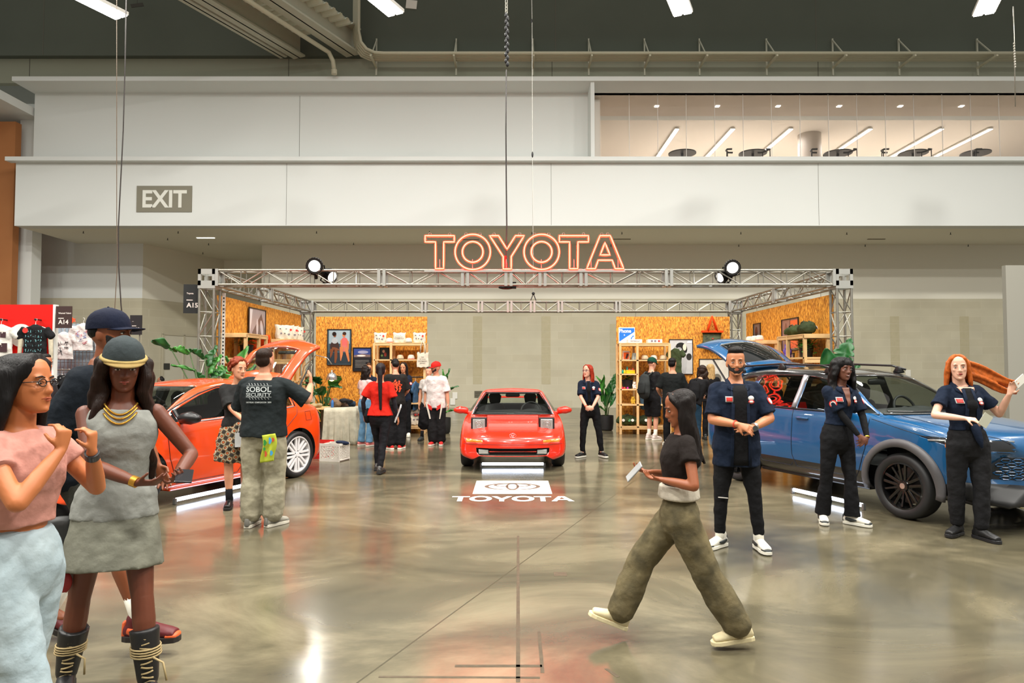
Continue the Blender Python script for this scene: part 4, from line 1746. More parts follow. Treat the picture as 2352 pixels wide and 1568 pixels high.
	def panel(s, m, xs0, xs1, z0, z1, off, name, parent=None, back=False, n=8, thick=.004, hem=0):
		"""patch following the torso between lateral limits (functions of t 0..1 from z0 to z1)"""
		b = MB()

		def fn(u, v):
			z = lerp(z0, z1, v)
			a = xs0(v) if callable(xs0) else xs0
			c = xs1(v) if callable(xs1) else xs1
			return s.surf(lerp(a, c, u), z, off, back, hem)
		b.grid(fn, n, max(4, int(n * 1.5)))
		return b.build(name, m, parent or s.topo, smooth=True, mods=[('solid', thick, 0)])

	def write(s, txt, size, m, x, z, off, back=True, bold=.002, width=None, parent=None, name='print', shear=0):
		vs, fs = text_poly(txt, size, bold, .0012, width, shear)
		out = []
		for v in vs:
			q = -1 if back else 1
			zz = z + v.z / s.k
			p = s.surf(x + q * v.x, zz, off, back)
			out.append(p + Vector((0, (v.y) * (1 if back else -1), 0)))
		b = MB()
		b.add(out, fs)
		return b.build(name, m, parent or s.topo)

	def pants(s, m, kind='straight', hem=1.0, top=1.0, name='trousers', off=None, stretch=None):
		b = MB()
		k = s.k
		o1, o2, o3, o4 = {'slim': (.012, .010, .008, .006), 'straight': (.016, .020, .022, .020), 'wide': (.020, .036, .046, .050), 'baggy': (.026, .05, .062, .06), 'flare': (.010, .008, .022, .042), 'shorts': (.024, .04, .04, .04)}[kind]
		g = (1.0 if s.sex == 'm' else .95) * (.5 + .5 * s.bw)
		for i in (0, 1):
			Hh, K, A = s.hj[i], s.kn[i], s.an[i]
			if kind == 'shorts':
				E = Hh.lerp(K, hem)
				b.limb([(Hh, .088 * k * g + o1, .094 * k * g + o1), (Hh.lerp(K, .5), .076 * k * g + o2, .076 * k * g + o2), (E, .062 * k + o2, .062 * k + o2)], 16, flat=(1,))
			else:
				b.limb([(Hh, .088 * k * g + o1, .094 * k * g + o1), (Hh.lerp(K, .5), .074 * k * g + o2 * .9, .076 * k * g + o2 * .9), (K, .054 * k + o2, .056 * k + o2)], 16)
				E = K.lerp(A, hem)
				b.limb([(K, .054 * k + o2, .056 * k + o2), (K.lerp(A, hem * .45), .052 * k + o3, .052 * k + o3), (E, .038 * k + o4, .038 * k + o4)], 16, flat=(1,))
				if kind in ('slim', 'straight', 'baggy', 'wide') and hem > .85:
					for q in (.14, .26, .4):
						pnt = E.lerp(K, q * .6)
						b.limb([(pnt + Vector((0, 0, -.006)), .041 * k + o4 + .004, .041 * k + o4 + .004), (pnt + Vector((0, 0, .006)), .041 * k + o4 + .004, .041 * k + o4 + .004)], 14)
		r = s.tor(.011, .86, top, 1.0, 4)
		b.limb(r, 22)
		o = b.build(name, m, s.t, mods=[('remesh', s.vox, 3), ('folds', .022)])
		s.pan = o
		return o

	def skirt(s, m, z0=.62, z1=1.05, f=.04, name='skirt'):
		b = MB()
		k = s.k
		w, d, cy = s.ring(.92)
		mid = (s.hj[0] + s.hj[1]) / 2
		kn = (s.kn[0] + s.kn[1]) / 2
		r = []
		for i in range(7):
			z = lerp(z0, z1, i / 6)
			ww, dd, cc = s.ring(max(z, .9))
			p = s.P0 + (s.P1 - s.P0) * ((z - .93) / .56) if z > .93 else mid.lerp(kn, (.93 - z) / .42)
			e = f * max(0, .92 - z) / .3
			r.append((p, ww * k * s.bw + .015 + e, dd * k * s.bw + .015 + e, Vector((1, 0, 0))))
		b.limb(r, 24, flat=(0,))
		return b.build(name, m, s.t, mods=[('remesh', s.vox, 2), ('folds', .02)])

	def shoe(s, i, m, ms, kind='sneaker', lace=None, accent=None, sock=None, sockh=.10):
		k = s.k
		fy = R(s.feet[i][2])
		tp = R(s.feet[i][4]) if len(s.feet[i]) > 4 else 0
		A = s.an[i]
		rot = Matrix.Rotation(fy, 3, 'Z') @ Matrix.Rotation(tp, 3, 'X')

		def q(x, y, z):
			return A + rot @ Vector((x * k, y * k, (z - .085) * k))
		b = MB()
		up = [(.085, .030, .030, .036), (.05, .038, .040, .045), (0, .041, .045, .05), (-.05, .042, .040, .042), (-.10, .046, .032, .034), (-.15, .046, .026, .028), (-.185, .036, .022, .022)]
		rr = []
		for (y, w, zc, h) in up:
			rr.append([q(w * math.cos(a), y, .018 + zc + (h if math.sin(a) > 0 else zc) * math.sin(a)) for a in [2 * PI * j / 16 for j in range(16)]])
		b.rings(rr)
		tall = {'sneaker': .115, 'low': .095, 'boot': .30, 'ankle': .17, 'hightop': .15}[kind]
		b.limb([(q(0, .03, .04), .040 * k, .046 * k, rot @ Vector((1, 0, 0))), (q(0, .028, tall), .043 * k, .048 * k, rot @ Vector((1, 0, 0)))], 16)
		name = 'boot' if kind in ('boot', 'ankle') else 'shoe'
		o = b.build(name, m, s.t, mods=[('remesh', min(.008, s.vox), 2)])
		th = .030 if kind != 'boot' else .045
		pl = [(.088, .030), (.06, .040), (0, .041), (-.05, .042), (-.10, .049), (-.15, .049), (-.19, .036), (-.205, .014)]
		pts = [(w, y) for y, w in pl] + [(-w, y) for y, w in reversed(pl)]
		lo = [q(x, y, 0) for x, y in pts]
		hi = [q(x * .99, y, th) for x, y in pts]
		b = MB().rings([lo, hi])
		b.build('sole', ms, o, mods=[('bevel', .004)])
		if lace:
			b = MB()
			for j in range(5):
				y = -.035 - j * .02
				z = .105 - j * .012
				b.tube([q(-.024, y, z - .005), q(0, y - .004, z + .005), q(.024, y, z - .005)], .0035 * k, 5)
			b.build('laces', lace, o, smooth=True)
		if accent:
			b = MB()
			for x in (-1, 1):
				b.limb([(q(x * .040, .05, .060), .006 * k, .016 * k, (1, 0, 0)), (q(x * .043, .0, .050), .007 * k, .020 * k, (1, 0, 0)), (q(x * .044, -.06, .055), .006 * k, .008 * k, (1, 0, 0))], 8)
			b.limb([(q(0, -.15, .034), .049 * k, .018 * k, rot @ Vector((1, 0, 0))), (q(0, -.187, .032), .038 * k, .017 * k, rot @ Vector((1, 0, 0)))], 12)
			b.limb([(q(0, .08, .03), .030 * k, .02 * k, rot @ Vector((1, 0, 0))), (q(0, .085, .09), .022 * k, .012 * k, rot @ Vector((1, 0, 0)))], 10)
			b.build('overlay', accent, o, smooth=True)
		if sock:
			b = MB()
			d = (s.kn[i] - A).normalized()
			b.limb([(A, .041 * k, .043 * k), (A + d * sockh * k, .042 * k, .044 * k)], 14, flat=(1,))
			b.build('sock', sock, s.t, smooth=True)
		return o

	def shoes(s, *a, **kw):
		for i in (0, 1):
			s.shoe(i, *a, **kw)
		return s

	# ------------------------------------------------------------ hair and hats
	def hair(s, rgb, style='short', length=.3, vol=1.0, hat=False, flow=(0, 0, 0), sides=True, seed=1, vox=None):
		k = s.hs
		rnd = random.Random(seed)
		m = strands(mat('hair_%d_%d_%d' % rgb, rgb, .5, spec=.18, noise=(30, .7, tuple(int(c * .6) for c in rgb))))
		b = MB()
		hr = s.headrot

		def ball(x, y, z, r):
			r = r if isinstance(r, tuple) else (r, r, r)
			b.ball(s.hp(x, y, z), tuple(v * k for v in r), 14, 10, hr)
		if hat:
			ball(0, .03, .012, (.078 * vol, .078, .052))
		if hat and style in ('fade', 'short'):
			pass
		elif style == 'fade':
			ball(0, .012, .068, (.072, .090, .056))
			ball(0, -.024, .100, (.069, .070, .044))
			ball(0, .03, .03, (.0785, .082, .072))
		elif style == 'short':
			ball(0, .018, .052, (.079, .093, .074))
			ball(0, .04, .0, (.074, .066, .07))
			ball(0, -.03, .09, (.062, .055, .036))
		elif style == 'curly':
			for j in range(int(110 * vol)):
				th = rnd.uniform(-PI, PI)
				ph = rnd.uniform(-.5, 1.5)
				x = math.sin(th) * math.cos(ph) * .085 * vol
				y = -math.cos(th) * math.cos(ph) * .095 * vol + .018
				z = math.sin(ph) * .095 * vol + .03
				if y < -.045 and z < .062 or abs(x) < .07 and y < -.05 and z < .07:
					continue
				if z < 0 and y < .0:
					continue
				ball(x, y, z, rnd.uniform(.016, .024))
			ball(0, .02, .05, (.08, .085, .075))
		else:
			# long styles: skull cap plus locks
			if not hat:
				ball(0, .022, .048, (.080 * vol, .092 * vol, .080))
			ball(0, .04, .0, (.076 * vol, .068, .075))
			if style in ('bun', 'topbun'):
				ball(0, .05 if style == 'bun' else .02, .12, (.045, .045, .038))
			elif style == 'ponytail':
				ball(0, .105, .06, (.022, .03, .022))
				p0 = s.hp(0, .11, .055)
				pts = []
				for j in range(7):
					u = j / 6
					p = p0 + Vector((0, .03 * math.sin(u * 2), -length * u)) + Vector(flow) * u
					rr_ = .044 * (1 - .5 * u) * k * (1 if u > .05 else .6)
					pts.append((p, rr_, rr_ * .8))
				b.limb(pts, 12)
			else:
				n = 15
				for j in range(n):
					a = lerp(-1.0, 1.0, j / (n - 1))
					th = a * 2.05
					x = math.sin(th) * .078 * vol
					y = math.cos(th) * .070 + .020
					start = s.hp(x * .9, y * .85, (.02 if hat else .055) - .01 * abs(a))
					if not sides and abs(a) > .8:
						continue
					ln = length * (1 - .12 * rnd.random()) * (1 if abs(a) < .9 else .9)
					wav = .017 if style == 'wavy' else .004
					out = Vector((hr @ Vector((x, y * .6, 0)))) * .35
					pts = []
					ph = rnd.random() * 6
					M_ = 8
					for q in range(M_):
						u = q / (M_ - 1)
						p = start + out * (math.sin(u * PI * .6)) * vol + Vector((0, 0, -ln * u)) + Vector(flow) * u * u * (.7 + .6 * rnd.random())
						p += Vector((wav * math.sin(u * 14 + ph), wav * math.cos(u * 12 + ph), 0))
						r_ = (.024 if style != 'wavy' else .027) * k * vol * (1 - .45 * u)
						pts.append((p, r_, r_ * .9))
					b.limb(pts, 10)
				# parting locks beside the face
				for q in (() if hat else (-1, 1)):
					b.limb([(s.hp(q * .012, -.052, .112), .018 * k, .012 * k), (s.hp(q * .05, -.062, .078), .018 * k, .014 * k), (s.hp(q * .072, -.036, .03), .016 * k, .014 * k), (s.hp(q * .078, -.016, -.04), .016 * k, .014 * k)], 8)
		o = b.build('hair', m, s.b, mods=[('remesh', vox or min(s.vox, .010), 1 if style in ('curly', 'wavy') else 2)])
		return o

	def cap(s, m, brim_m=None, back=False, name='cap', panel_m=None, brim_len=.075, tilt=0):
		k = s.hs
		hr = s.headrot
		b = MB()
		rr = []
		for j in range(8):
			u = j / 7
			z = .024 + .112 * u
			r = max(.03, 1 - u ** 2.7) ** .5
			rr.append([s.hp(.088 * r * math.cos(a), .110 * r * math.sin(a) + .006, z) for a in [2 * PI * i / 24 for i in range(24)]])
		b.rings(rr)
		o = b.build(name, m, s.t, smooth=True, angle=50)
		b = MB()
		q = 1 if back else -1

		def fn(u, v):
			a = lerp(-1.15, 1.15, u)
			r0x, r0y = .087, .107
			x = math.sin(a) * lerp(r0x, .078, v)
			y = q * (math.cos(a) * r0y + v * brim_len * (math.cos(a * .8))) + .008
			return s.hp(x, y, .030 - .010 * v - .012 * (a / 1.15) ** 2 * (1 - .3 * v) + tilt * v)
		b.grid(fn, 14, 5)
		b.build('brim', brim_m or m, o, smooth=True, mods=[('solid', .004)])
		MB().ball(s.hp(0, .006, .137), .006 * k).build('button', m, o)
		return o

	def beanie(s, m, name='beanie'):
		b = MB()
		rr = []
		for j in range(8):
			u = j / 7
			z = .020 + .126 * u
			r = max(.03, 1 - u ** 2.6) ** .5
			rr.append([s.hp(.094 * r * math.cos(a), .113 * r * math.sin(a) + .008, z) for a in [2 * PI * i / 24 for i in range(24)]])
		b.rings(rr)
		return b.build(name, m, s.t, smooth=True, angle=60)

	def wristband(s, i, m, t=.93, r=.031, w=.012, name='wristband', parent=None):
		a = s.el[i].lerp(s.wr[i], t)
		d = (s.wr[i] - s.el[i]).normalized()
		r *= s.k
		return MB().cyl(a - d * w, a + d * w, r, r, 18).build(name, m, s.t, smooth=True, angle=40)
def gp(px, py):
	p = ground(px, py)
	return p.x, p.y


navy = cloth((22, 32, 50))
blk = cloth((22, 22, 24))
blk2 = cloth((32, 32, 34))
m_badge = mat('badge_silver', (176, 178, 178), .4)
m_badger = mat('badge_red', (196, 40, 30), .5)
m_patch = mat('patch_red', (200, 48, 40), .6)
m_patchw = mat('patch_white', (214, 208, 200), .6)


def disc(P, x, z, off, rx, rz, m, name, back=False, parent=None, n=16, d=0.0):
	vs = []
	for i in range(n):
		a = 2 * PI * i / n
		vs.append(P.surf(x + rx * math.cos(a), z + rz * math.sin(a) / P.k, off + d, back))
	b = MB()
	b.add([P.surf(x, z, off + d, back)] + vs, [(0, i + 1, (i + 1) % n + 1) for i in range(n)])
	return b.build(name, m, parent or P.topo, smooth=True, mods=[('solid', .003, 0)])


def collar(P, m, off=.02, open_=.05):
	b = MB()
	k = P.k
	for q in (-1, 1):
		a = P.nk + Vector((q * .062 * k, .02 * k, .012 * k))
		c = P.surf(q * .055 * k, 1.455, off + .006)
		d = P.surf(q * open_ * k, 1.40, off + .012)
		e = P.surf(q * .098 * k, 1.435, off + .014)
		f = P.nk + Vector((q * .045 * k, .06 * k, .02 * k))
		b.add([f, a, c, d, e, a + Vector((q * .028 * k, .004, -.02 * k)), f + Vector((q * .02 * k, .02 * k, -.03 * k))], [(0, 1, 5, 6), (1, 2, 4, 5), (2, 3, 4)])
	return b.build('collar', m, P.topo, smooth=True, mods=[('solid', .008, 0)])


def staff_shirt(P, hem=.80, sleeve=.85, off=.022, sleeve_patch=(1,), openw=.066, knot=False, vox=None, small=False):
	P.top(navy, hem=hem, sleeve=sleeve, off=off, name='work_shirt', flare=.014 if P.sex == 'm' else .008, neck=1.468, sleeve_flare=.020)
	q = P.k
	if openw:
		P.panel(blk, lambda t: -openw * q * (.9 + .3 * (1 - t)), lambda t: openw * q * (.9 + .3 * (1 - t)), hem + .02, 1.462, off + .016, 'undershirt', thick=.008)
		for e in (-1, 1):
			P.panel(navy, lambda t, e=e: e * openw * q * (.9 + .3 * (1 - t)) - .013, lambda t, e=e: e * openw * q * (.9 + .3 * (1 - t)) + .013, hem + .005, 1.455, off + .020, 'placket', n=3, thick=.010)
	collar(P, navy, off)
	if not small:
		P.panel(m_badge, -.125 * q, -.062 * q, 1.315, 1.365, off + .013, 'name_badge', n=4)
		P.panel(m_badger, -.118 * q, -.069 * q, 1.322, 1.358, off + .016, 'badge_panel', n=4)
	disc(P, .095 * q, 1.35, off + .013, .028 * q, .022 * q, m_patchw, 'chest_patch')
	disc(P, .095 * q, 1.318, off + .014, .028 * q, .018 * q, m_patch, 'chest_patch')
	disc(P, .095 * q, 1.318, off + .017, .018 * q, .010 * q, m_patchw, 'patch_centre')
	for i in sleeve_patch:
		sgn_ = -1 if i == 0 else 1
		a, c = P.sh[i], P.el[i]
		m_ = a.lerp(c, .52)
		d = (c - a).normalized()
		out = Vector((sgn_ * .8, -.6, 0))
		out = (out - d * out.dot(d)).normalized()
		r0 = .070 * q if P.sex == 'm' else .060 * q
		b = MB().cyl(m_ + out * (r0 - .004), m_ + out * (r0 + .002), .040 * q, n=20)
		ptc = b.build('sleeve_patch', m_patch, P.topo)
		MB().cyl(m_ + out * (r0 - .003), m_ + out * (r0 + .004), .028 * q, n=20).build('patch_centre', m_patchw, ptc)


leather_w = mat('leather_white', (222, 218, 206), .5)
leather_d = mat('leather_dark', (42, 46, 46), .5)
# --- man in the open work shirt
x, y = gp(1694, 1258)
P = Person('man in open navy work shirt over black tee, hands clasped, watch', x, y, -4, H=1.76, bw=1.12, skin=(192, 124, 84), vox=.009,
		   hands=[(-.050, -.26, 1.115), (.080, -.235, 1.085)], poles={'arm0': (-.75, .5, -.4), 'arm1': (.95, .3, -.4)}, hdir=[(.85, -.2, -.35), (-.9, -.25, .06)], hpalm=[(-.2, 1, -.6), (0, 1, -.4)], feet=[(-.15, .02, -48, 0), (.175, -.06, 6, 0)], head=(-8, 2, 0), curl=.5)
P.face((30, 22, 18), beard=(30, 22, 18))
P.hair((26, 20, 17), 'fade')
P.pants(blk, 'slim', hem=.90, top=.95)
staff_shirt(P, hem=.74, sleeve=.86)
P.wristband(1, mat('watch_steel', (176, 176, 172), .3, .8), t=.90, r=.037, w=.012, name='watch_band')
MB().cyl((P.wr[1] + Vector((.01, -.04, .0))), (P.wr[1] + Vector((.01, -.052, 0))), .022, n=16).build('watch_dial', mat('watch_face', (60, 62, 62), .2), P.t)
P.wristband(0, mat('band_red', (206, 66, 40), .6), t=.90, r=.034, w=.006)
P.shoes(leather_w, m_solew, lace=m_solew, accent=leather_d, sock=m_solew, sockh=.14)
# ripped knee slit
K = P.kn[0]
MB().box(K + Vector((0, -.075, -.03)), (.085, .01, .006), (0, .08, 0)).build('knee_rip', m_patchw, P.pan)

# --- woman with long wavy black hair
x, y = gp(1930, 1203)
P = Person('smiling woman with long wavy black hair in navy work shirt and flared trousers', x, y, 12, H=1.70, sex='f', bw=1.0, skin=(106, 62, 44), vox=.009,
		   lean=(.04, -.01), hip=(-.02, 0, 0), hands=[(.085, -.24, .87), (.155, -.22, .90)], poles={'arm0': (-.9, .4, -.2), 'arm1': (.9, .4, -.2)}, hdir=[(.75, -.2, -.55), (-.8, -.1, -.45)], hpalm=[(-.3, 1, -.3), (.2, 1, -.3)],
		   feet=[(-.13, .10, -30, 0), (.10, -.05, 28, 0)], head=(0, -2, 6), headoff=(.01, 0), curl=.7)
P.face((22, 16, 14), smile=True, lip=(120, 54, 48))
P.hair((20, 17, 17), 'wavy', length=.48, vol=1.3, seed=4)
P.pants(blk, 'flare', hem=.99, top=1.06)
staff_shirt(P, hem=1.06, sleeve=.80, off=.016, openw=0, sleeve_patch=(0, 1))
P.panel(P.skin, lambda t: -.012 - .03 * t, lambda t: .012 + .03 * t, 1.27, 1.465, .024, 'neckline', thick=.006)
P.undersleeve(blk)
P.wristband(1, mat('gold', (200, 150, 60), .3, .8), t=.97, r=.027, w=.006, name='bracelet')
P.shoes(leather_w, m_solew, lace=m_solew, accent=leather_d)

# --- redhead woman right
x, y = gp(2228, 1236)
P = Person('woman with long copper hair swinging, navy work shirt, hand raised', x, y, -6, H=1.72, sex='f', bw=1.05, skin=(228, 176, 150), vox=.009,
		   lean=(-.05, 0), hands=[(-.15, -.26, 1.14), (.30, -.14, 1.36)], poles={'arm0': (-.9, .2, -.5), 'arm1': (.6, .2, -1)}, hdir=[(.75, -.45, -.1), (.25, -.2, .9)], hpalm=[(0, .6, -1), (-.5, -1, 0)],
		   feet=[(-.06, .10, -50, 0), (.085, -.03, 18, 0)], head=(-22, 0, -3), headoff=(-.01, 0), curl=(.9, .5))
P.face((120, 66, 40), lip=(150, 30, 36))
P.hair((206, 104, 40), 'long', length=.30, vol=1.05, flow=(.03, .05, 0), seed=7)
b = MB()
for j in range(9):
	s0 = P.hp(.05, .03 + .012 * (j % 3), .05 - .018 * j)
	pts = []
	for q in range(8):
		u = q / 7
		pts.append((s0 + Vector((.47 * u, .03 * u + .01 * (j % 2), -.085 * u - .10 * u * math.sin(u * 2.2) + .02 * math.sin(j + u * 5) * u)), .020 * (1 - .6 * u) + .003, .018 * (1 - .6 * u) + .003))
	b.limb(pts, 8)
b.build('hair_strand', mat('hair_206_104_40', (206, 104, 40)), P.b, mods=[('remesh', .009, 1)])
P.pants(blk2, 'straight', hem=.93, top=1.08)
staff_shirt(P, hem=1.06, sleeve=.62, off=.016, openw=.045, sleeve_patch=())
P.panel(P.skin, lambda t: -.03 - .045 * t, lambda t: .03 + .045 * t, 1.36, 1.47, .031, 'neckline', thick=.005)
MB().limb([(P.surf(.02, 1.09, .03), .045, .035), (P.surf(.03, .97, .035), .035, .02), (P.surf(.04, .90, .035), .012, .01)], 10).build('shirt_knot', navy, P.topo, smooth=True)
P.shoes(mat('shoe_black', (20, 20, 21), .5), mat('sole_black', (34, 34, 36), .3), lace=m_rubber)
# card and phone held
T_ = P.t.matrix_basis.copy()


def world_of(P, v):
	return Matrix.Translation(P.t.location) @ P.t.rotation_euler.to_matrix().to_4x4() @ Vector(v)


w = world_of(P, P.wr[0] + Vector((.13, -.075, -.01)))
tag(MB().box((0, 0, 0), (.085, .004, .12), (0, .6, 0)).build('paper_card', mat('card_grey', (176, 176, 158), .6), loc=w, rotz=0), 'small grey card in the copper-haired woman\'s lower hand', 'card')
w = world_of(P, P.wr[1] + Vector((.075, -.035, .12)))
tag(MB().box((0, 0, 0), (.075, .006, .13), (0, 1.0, .3)).build('paper_card', m_plate, loc=w, rotz=0), 'white card in the copper-haired woman\'s raised hand', 'card')

# --- curly red hair woman at the orange car
x, y = gp(541, 1163)
P = Person('woman with short curly auburn hair, black tee, plaid shirt tied at waist', x, y, 25, H=1.69, sex='f', bw=1.02, skin=(216, 150, 116), vox=.0095,
		   hands=[(.06, -.30, 1.0), (.22, -.20, 1.02)], poles={'arm0': (-.9, .1, -.5)}, hdir=[(.7, -.6, 0), (.4, -.8, 0)], feet=[(-.07, -.04, -10, 0), (.10, .08, 10, 0)], head=(28, 0, 4), headoff=(.01, -.01))
P.face((70, 34, 22), smile=False)
P.hair((146, 56, 26), 'curly', vol=1.12, seed=3)
P.top(cloth((40, 40, 40)), hem=.98, sleeve=.9, off=.018, widen=.0, sleeve_flare=.03, name='tee_shirt')
P.pants(cloth((60, 62, 60), rgb2=(120, 116, 104), sc=18), 'shorts', hem=.55, top=1.0, name='shorts')


def plaid():
	m = bpy.data.materials.new('plaid')
	m.use_nodes = True
	nt = m.node_tree
	L = nt.links.new
	tc = nt.nodes.new('ShaderNodeTexCoord')
	fac = None
	mp = nt.nodes.new('ShaderNodeMapping')
	mp.inputs['Rotation'].default_value = (.2, .3, .1)
	L(tc.outputs['Object'], mp.inputs[0])
	outs = []
	for d in ('X', 'Z'):
		wv = nt.nodes.new('ShaderNodeTexWave')
		wv.bands_direction = d
		wv.inputs['Scale'].default_value = 4.5
		wv.inputs['Distortion'].default_value = 1.2
		L(mp.outputs[0], wv.inputs['Vector'])
		outs.append(wv.outputs['Fac'])
	ad = nt.nodes.new('ShaderNodeMath')
	ad.operation = 'ADD'
	L(outs[0], ad.inputs[0])
	L(outs[1], ad.inputs[1])
	hf = nt.nodes.new('ShaderNodeMath')
	hf.operation = 'MULTIPLY'
	hf.inputs[1].default_value = .5
	L(ad.outputs[0], hf.inputs[0])
	r = nt.nodes.new('ShaderNodeValToRGB')
	r.color_ramp.interpolation = 'CONSTANT'
	e = r.color_ramp.elements
	e[0].color = lin((44, 40, 34))
	e[1].position = .38
	e[1].color = lin((120, 96, 66))
	for p_, c_ in ((.55, (176, 166, 140)), (.72, (58, 50, 40)), (.85, (168, 88, 44))):
		q = r.color_ramp.elements.new(p_)
		q.color = lin(c_)
	L(hf.outputs[0], r.inputs[0])
	L(r.outputs[0], nt.nodes['Principled BSDF'].inputs['Base Color'])
	nt.nodes['Principled BSDF'].inputs['Roughness'].default_value = .9
	return m


pl = plaid()
b = MB()
b.limb([(P.P0 + Vector((0, .01, .10)), .150, .125, (1, 0, 0)), (P.P0 + Vector((-.01, .01, -.03)), .185, .155, (1, 0, 0)), (P.P0 + Vector((-.02, .01, -.20)), .20, .165, (1, 0, 0)), (P.P0 + Vector((-.03, .02, -.36)), .205, .16, (1, 0, 0))], 24, flat=(1,))
b.limb([(P.P0 + Vector((.03, -.13, .06)), .05, .04), (P.P0 + Vector((-.05, -.17, -.10)), .05, .035), (P.P0 + Vector((-.10, -.17, -.34)), .055, .03)], 10)
b.limb([(P.P0 + Vector((.03, -.13, .06)), .05, .04), (P.P0 + Vector((.07, -.16, -.16)), .045, .03), (P.P0 + Vector((.06, -.15, -.30)), .05, .025)], 10)
b.build('tied_plaid_shirt', pl, P.t, mods=[('remesh', .011, 2), ('folds', .05)])
P.shoes(mat('shoe_gloss_black', (18, 18, 19), .3), mat('sole_chunky', (24, 22, 20), .5), lace=m_rubber, sock=blk, sockh=.2)
b = MB()
b.tube([P.hp(-.075, -.0, -.045), P.hp(-.079, -.0, -.075), P.hp(-.075, 0, -.045)], .004, 5)
b.tube([P.hp(-.078 + .012 * math.sin(a), 0, -.065 + .018 * math.cos(a)) for a in [i * PI / 6 for i in range(12)]], .0028, 5, closed=True)
b.build('earring', mat('gold', (200, 150, 60), .3, .8), P.b)
w = world_of(P, P.P0 + Vector((.02, -.21, -.10)))
tag(MB().box((0, 0, 0), (.10, .006, .16), (.1, 0, 0)).tube([(-.02, 0, .08), (0, .03, .2), (.02, 0, .08)], .004, 5).build('badge_card', mat('badge_card_white', (200, 202, 204), .4), loc=w, rotz=R(20)), 'hanging white entry pass at the waist of the auburn-haired woman', 'pass')

# --- man from the back in security tee
x, y = gp(603, 1208)
P = Person('stocky man seen from behind in black printed tee and washed grey trousers', x, y, 182, H=1.79, bw=1.22, skin=(206, 140, 108), vox=.0095,
		   hands=[(-.40, -.26, 1.42), (.16, -.30, 1.08)], poles={'arm0': (-.9, .1, -.9), 'arm1': (.9, .5, -.3)}, hdir=[(.05, -.2, 1), None], feet=[(-.10, 0, -30, 0), (.115, .02, -4, 0)], head=(-14, 0, 0), curl=.4)
P.hair((48, 30, 20), 'short')
P.top(cloth((34, 40, 42)), hem=.90, sleeve=.98, off=.026, widen=.01, sleeve_flare=.03, name='tee_shirt')
P.pants(cloth((118, 112, 94), rgb2=(176, 170, 146), sc=7), 'baggy', hem=.98, top=.98)
m_ink = mat('ink_silver', (190, 196, 196), .5)
P.write('SOBOL', .072, m_ink, 0, 1.378, .047, bold=.001, width=.245)
P.write('SECURITY', .05, m_ink, 0, 1.326, .047, bold=.0003, width=.245)
P.write('LAS VEGAS  COMPLEXCON  2024', .02, m_ink, 0, 1.25, .047, bold=.0006, width=.245)
b = MB()
for z in (1.412, 1.302):
	for j in range(24):
		x0 = -.125 + j * .25 / 24
		b.bar(P.surf(x0, z, .047, True), P.surf(x0 + .25 / 24, z, .047, True), .003, .003)
for j in range(7):
	x0 = -.09 + j * .03
	b.bar(P.surf(x0, 1.418, .048, True), P.surf(x0 + .014, 1.438, .048, True), .0025, .0025)
	b.bar(P.surf(x0, 1.298, .048, True), P.surf(x0 - .014, 1.278, .048, True), .0025, .0025)
b.build('print_lines', m_ink, P.topo)
P.shoes(mat('grey_suede', (150, 146, 134), .8), mat('sole_offwhite', (206, 200, 184), .6), lace=m_solew, accent=mat('mesh_grey', (112, 110, 102), .7))
w = world_of(P, P.P0 + Vector((-.12, .20, -.10)))
cl = thing('printed_cloth', 'yellow green patterned cloth hanging from back pocket of the man from behind', 'cloth', w, 0)
b = MB()
b.grid(lambda u, v: (-.065 + .13 * u + .015 * math.sin(v * 5), -.02 - .012 * math.sin(u * 9 + v * 3), .10 - .27 * v + .02 * u), 10, 16)
b.build('cloth', mat('cloth_lime', (176, 186, 50), .8), cl, smooth=True, mods=[('solid', .006, 0)])
b = MB()
for (cx, cz, rx, rz, mi) in ((-.03, .03, .016, .03, 0), (.02, .05, .014, .034, 1), (-.02, -.08, .012, .03, 2), (.035, -.07, .014, .026, 1), (.05, .06, .012, .022, 2), (-.035, -.03, .012, .016, 0)):
	b.m(mi).add([(cx + rx * math.cos(a) * (1 + .3 * math.cos(3 * a)), -.042, cz + rz * math.sin(a)) for a in [i * PI / 7 for i in range(14)]], [tuple(range(14))])
b.build('pattern', [mat('pat_green', (40, 130, 50), .8), mat('pat_blue', (60, 150, 200), .8), mat('pat_rust', (190, 70, 40), .8)], cl, fix=False)

# --- red tee woman walking away
x, y = gp(872, 1086)
P = Person('woman walking away in red tee with long black ponytail and leggings', x, y, 172, H=1.66, sex='f', bw=1.06, skin=(196, 128, 92), vox=.012,
		   hands=[(-.26, -.05, .84), (.26, -.03, .86)], feet=[(-.05, .13, 0, 0), (.07, -.10, 0, .02)], head=(15, 8, 0), twist=4)
P.hair((34, 28, 30), 'ponytail', length=.62, flow=(-.03, .02, 0))
P.top(cloth((208, 36, 22)), hem=.93, sleeve=.72, off=.018, sleeve_flare=.028, name='tee_shirt', flare=.03)
P.undersleeve(cloth((38, 36, 42)), .5, 1.95)
P.pants(cloth((26, 26, 30), .6), 'slim', hem=.96, top=1.0, name='leggings')
P.shoes(mat('silver_black_mesh', (62, 60, 58), .4, .3), m_rubber, kind='low')
w = world_of(P, P.P0 + Vector((.19, .02, .0)))
o = MB().limb([((0, 0, .09), .03, .04), ((0, 0, 0), .065, .08), ((0, 0, -.07), .05, .06)], 12).build('waist_bag', blk, loc=w, smooth=True, mods=[('remesh', .01, 2)])
tag(o, 'black waist pouch on left hip of the red tee woman', 'bag')
w = world_of(P, P.wr[0] + Vector((-.0, -.02, .06)))
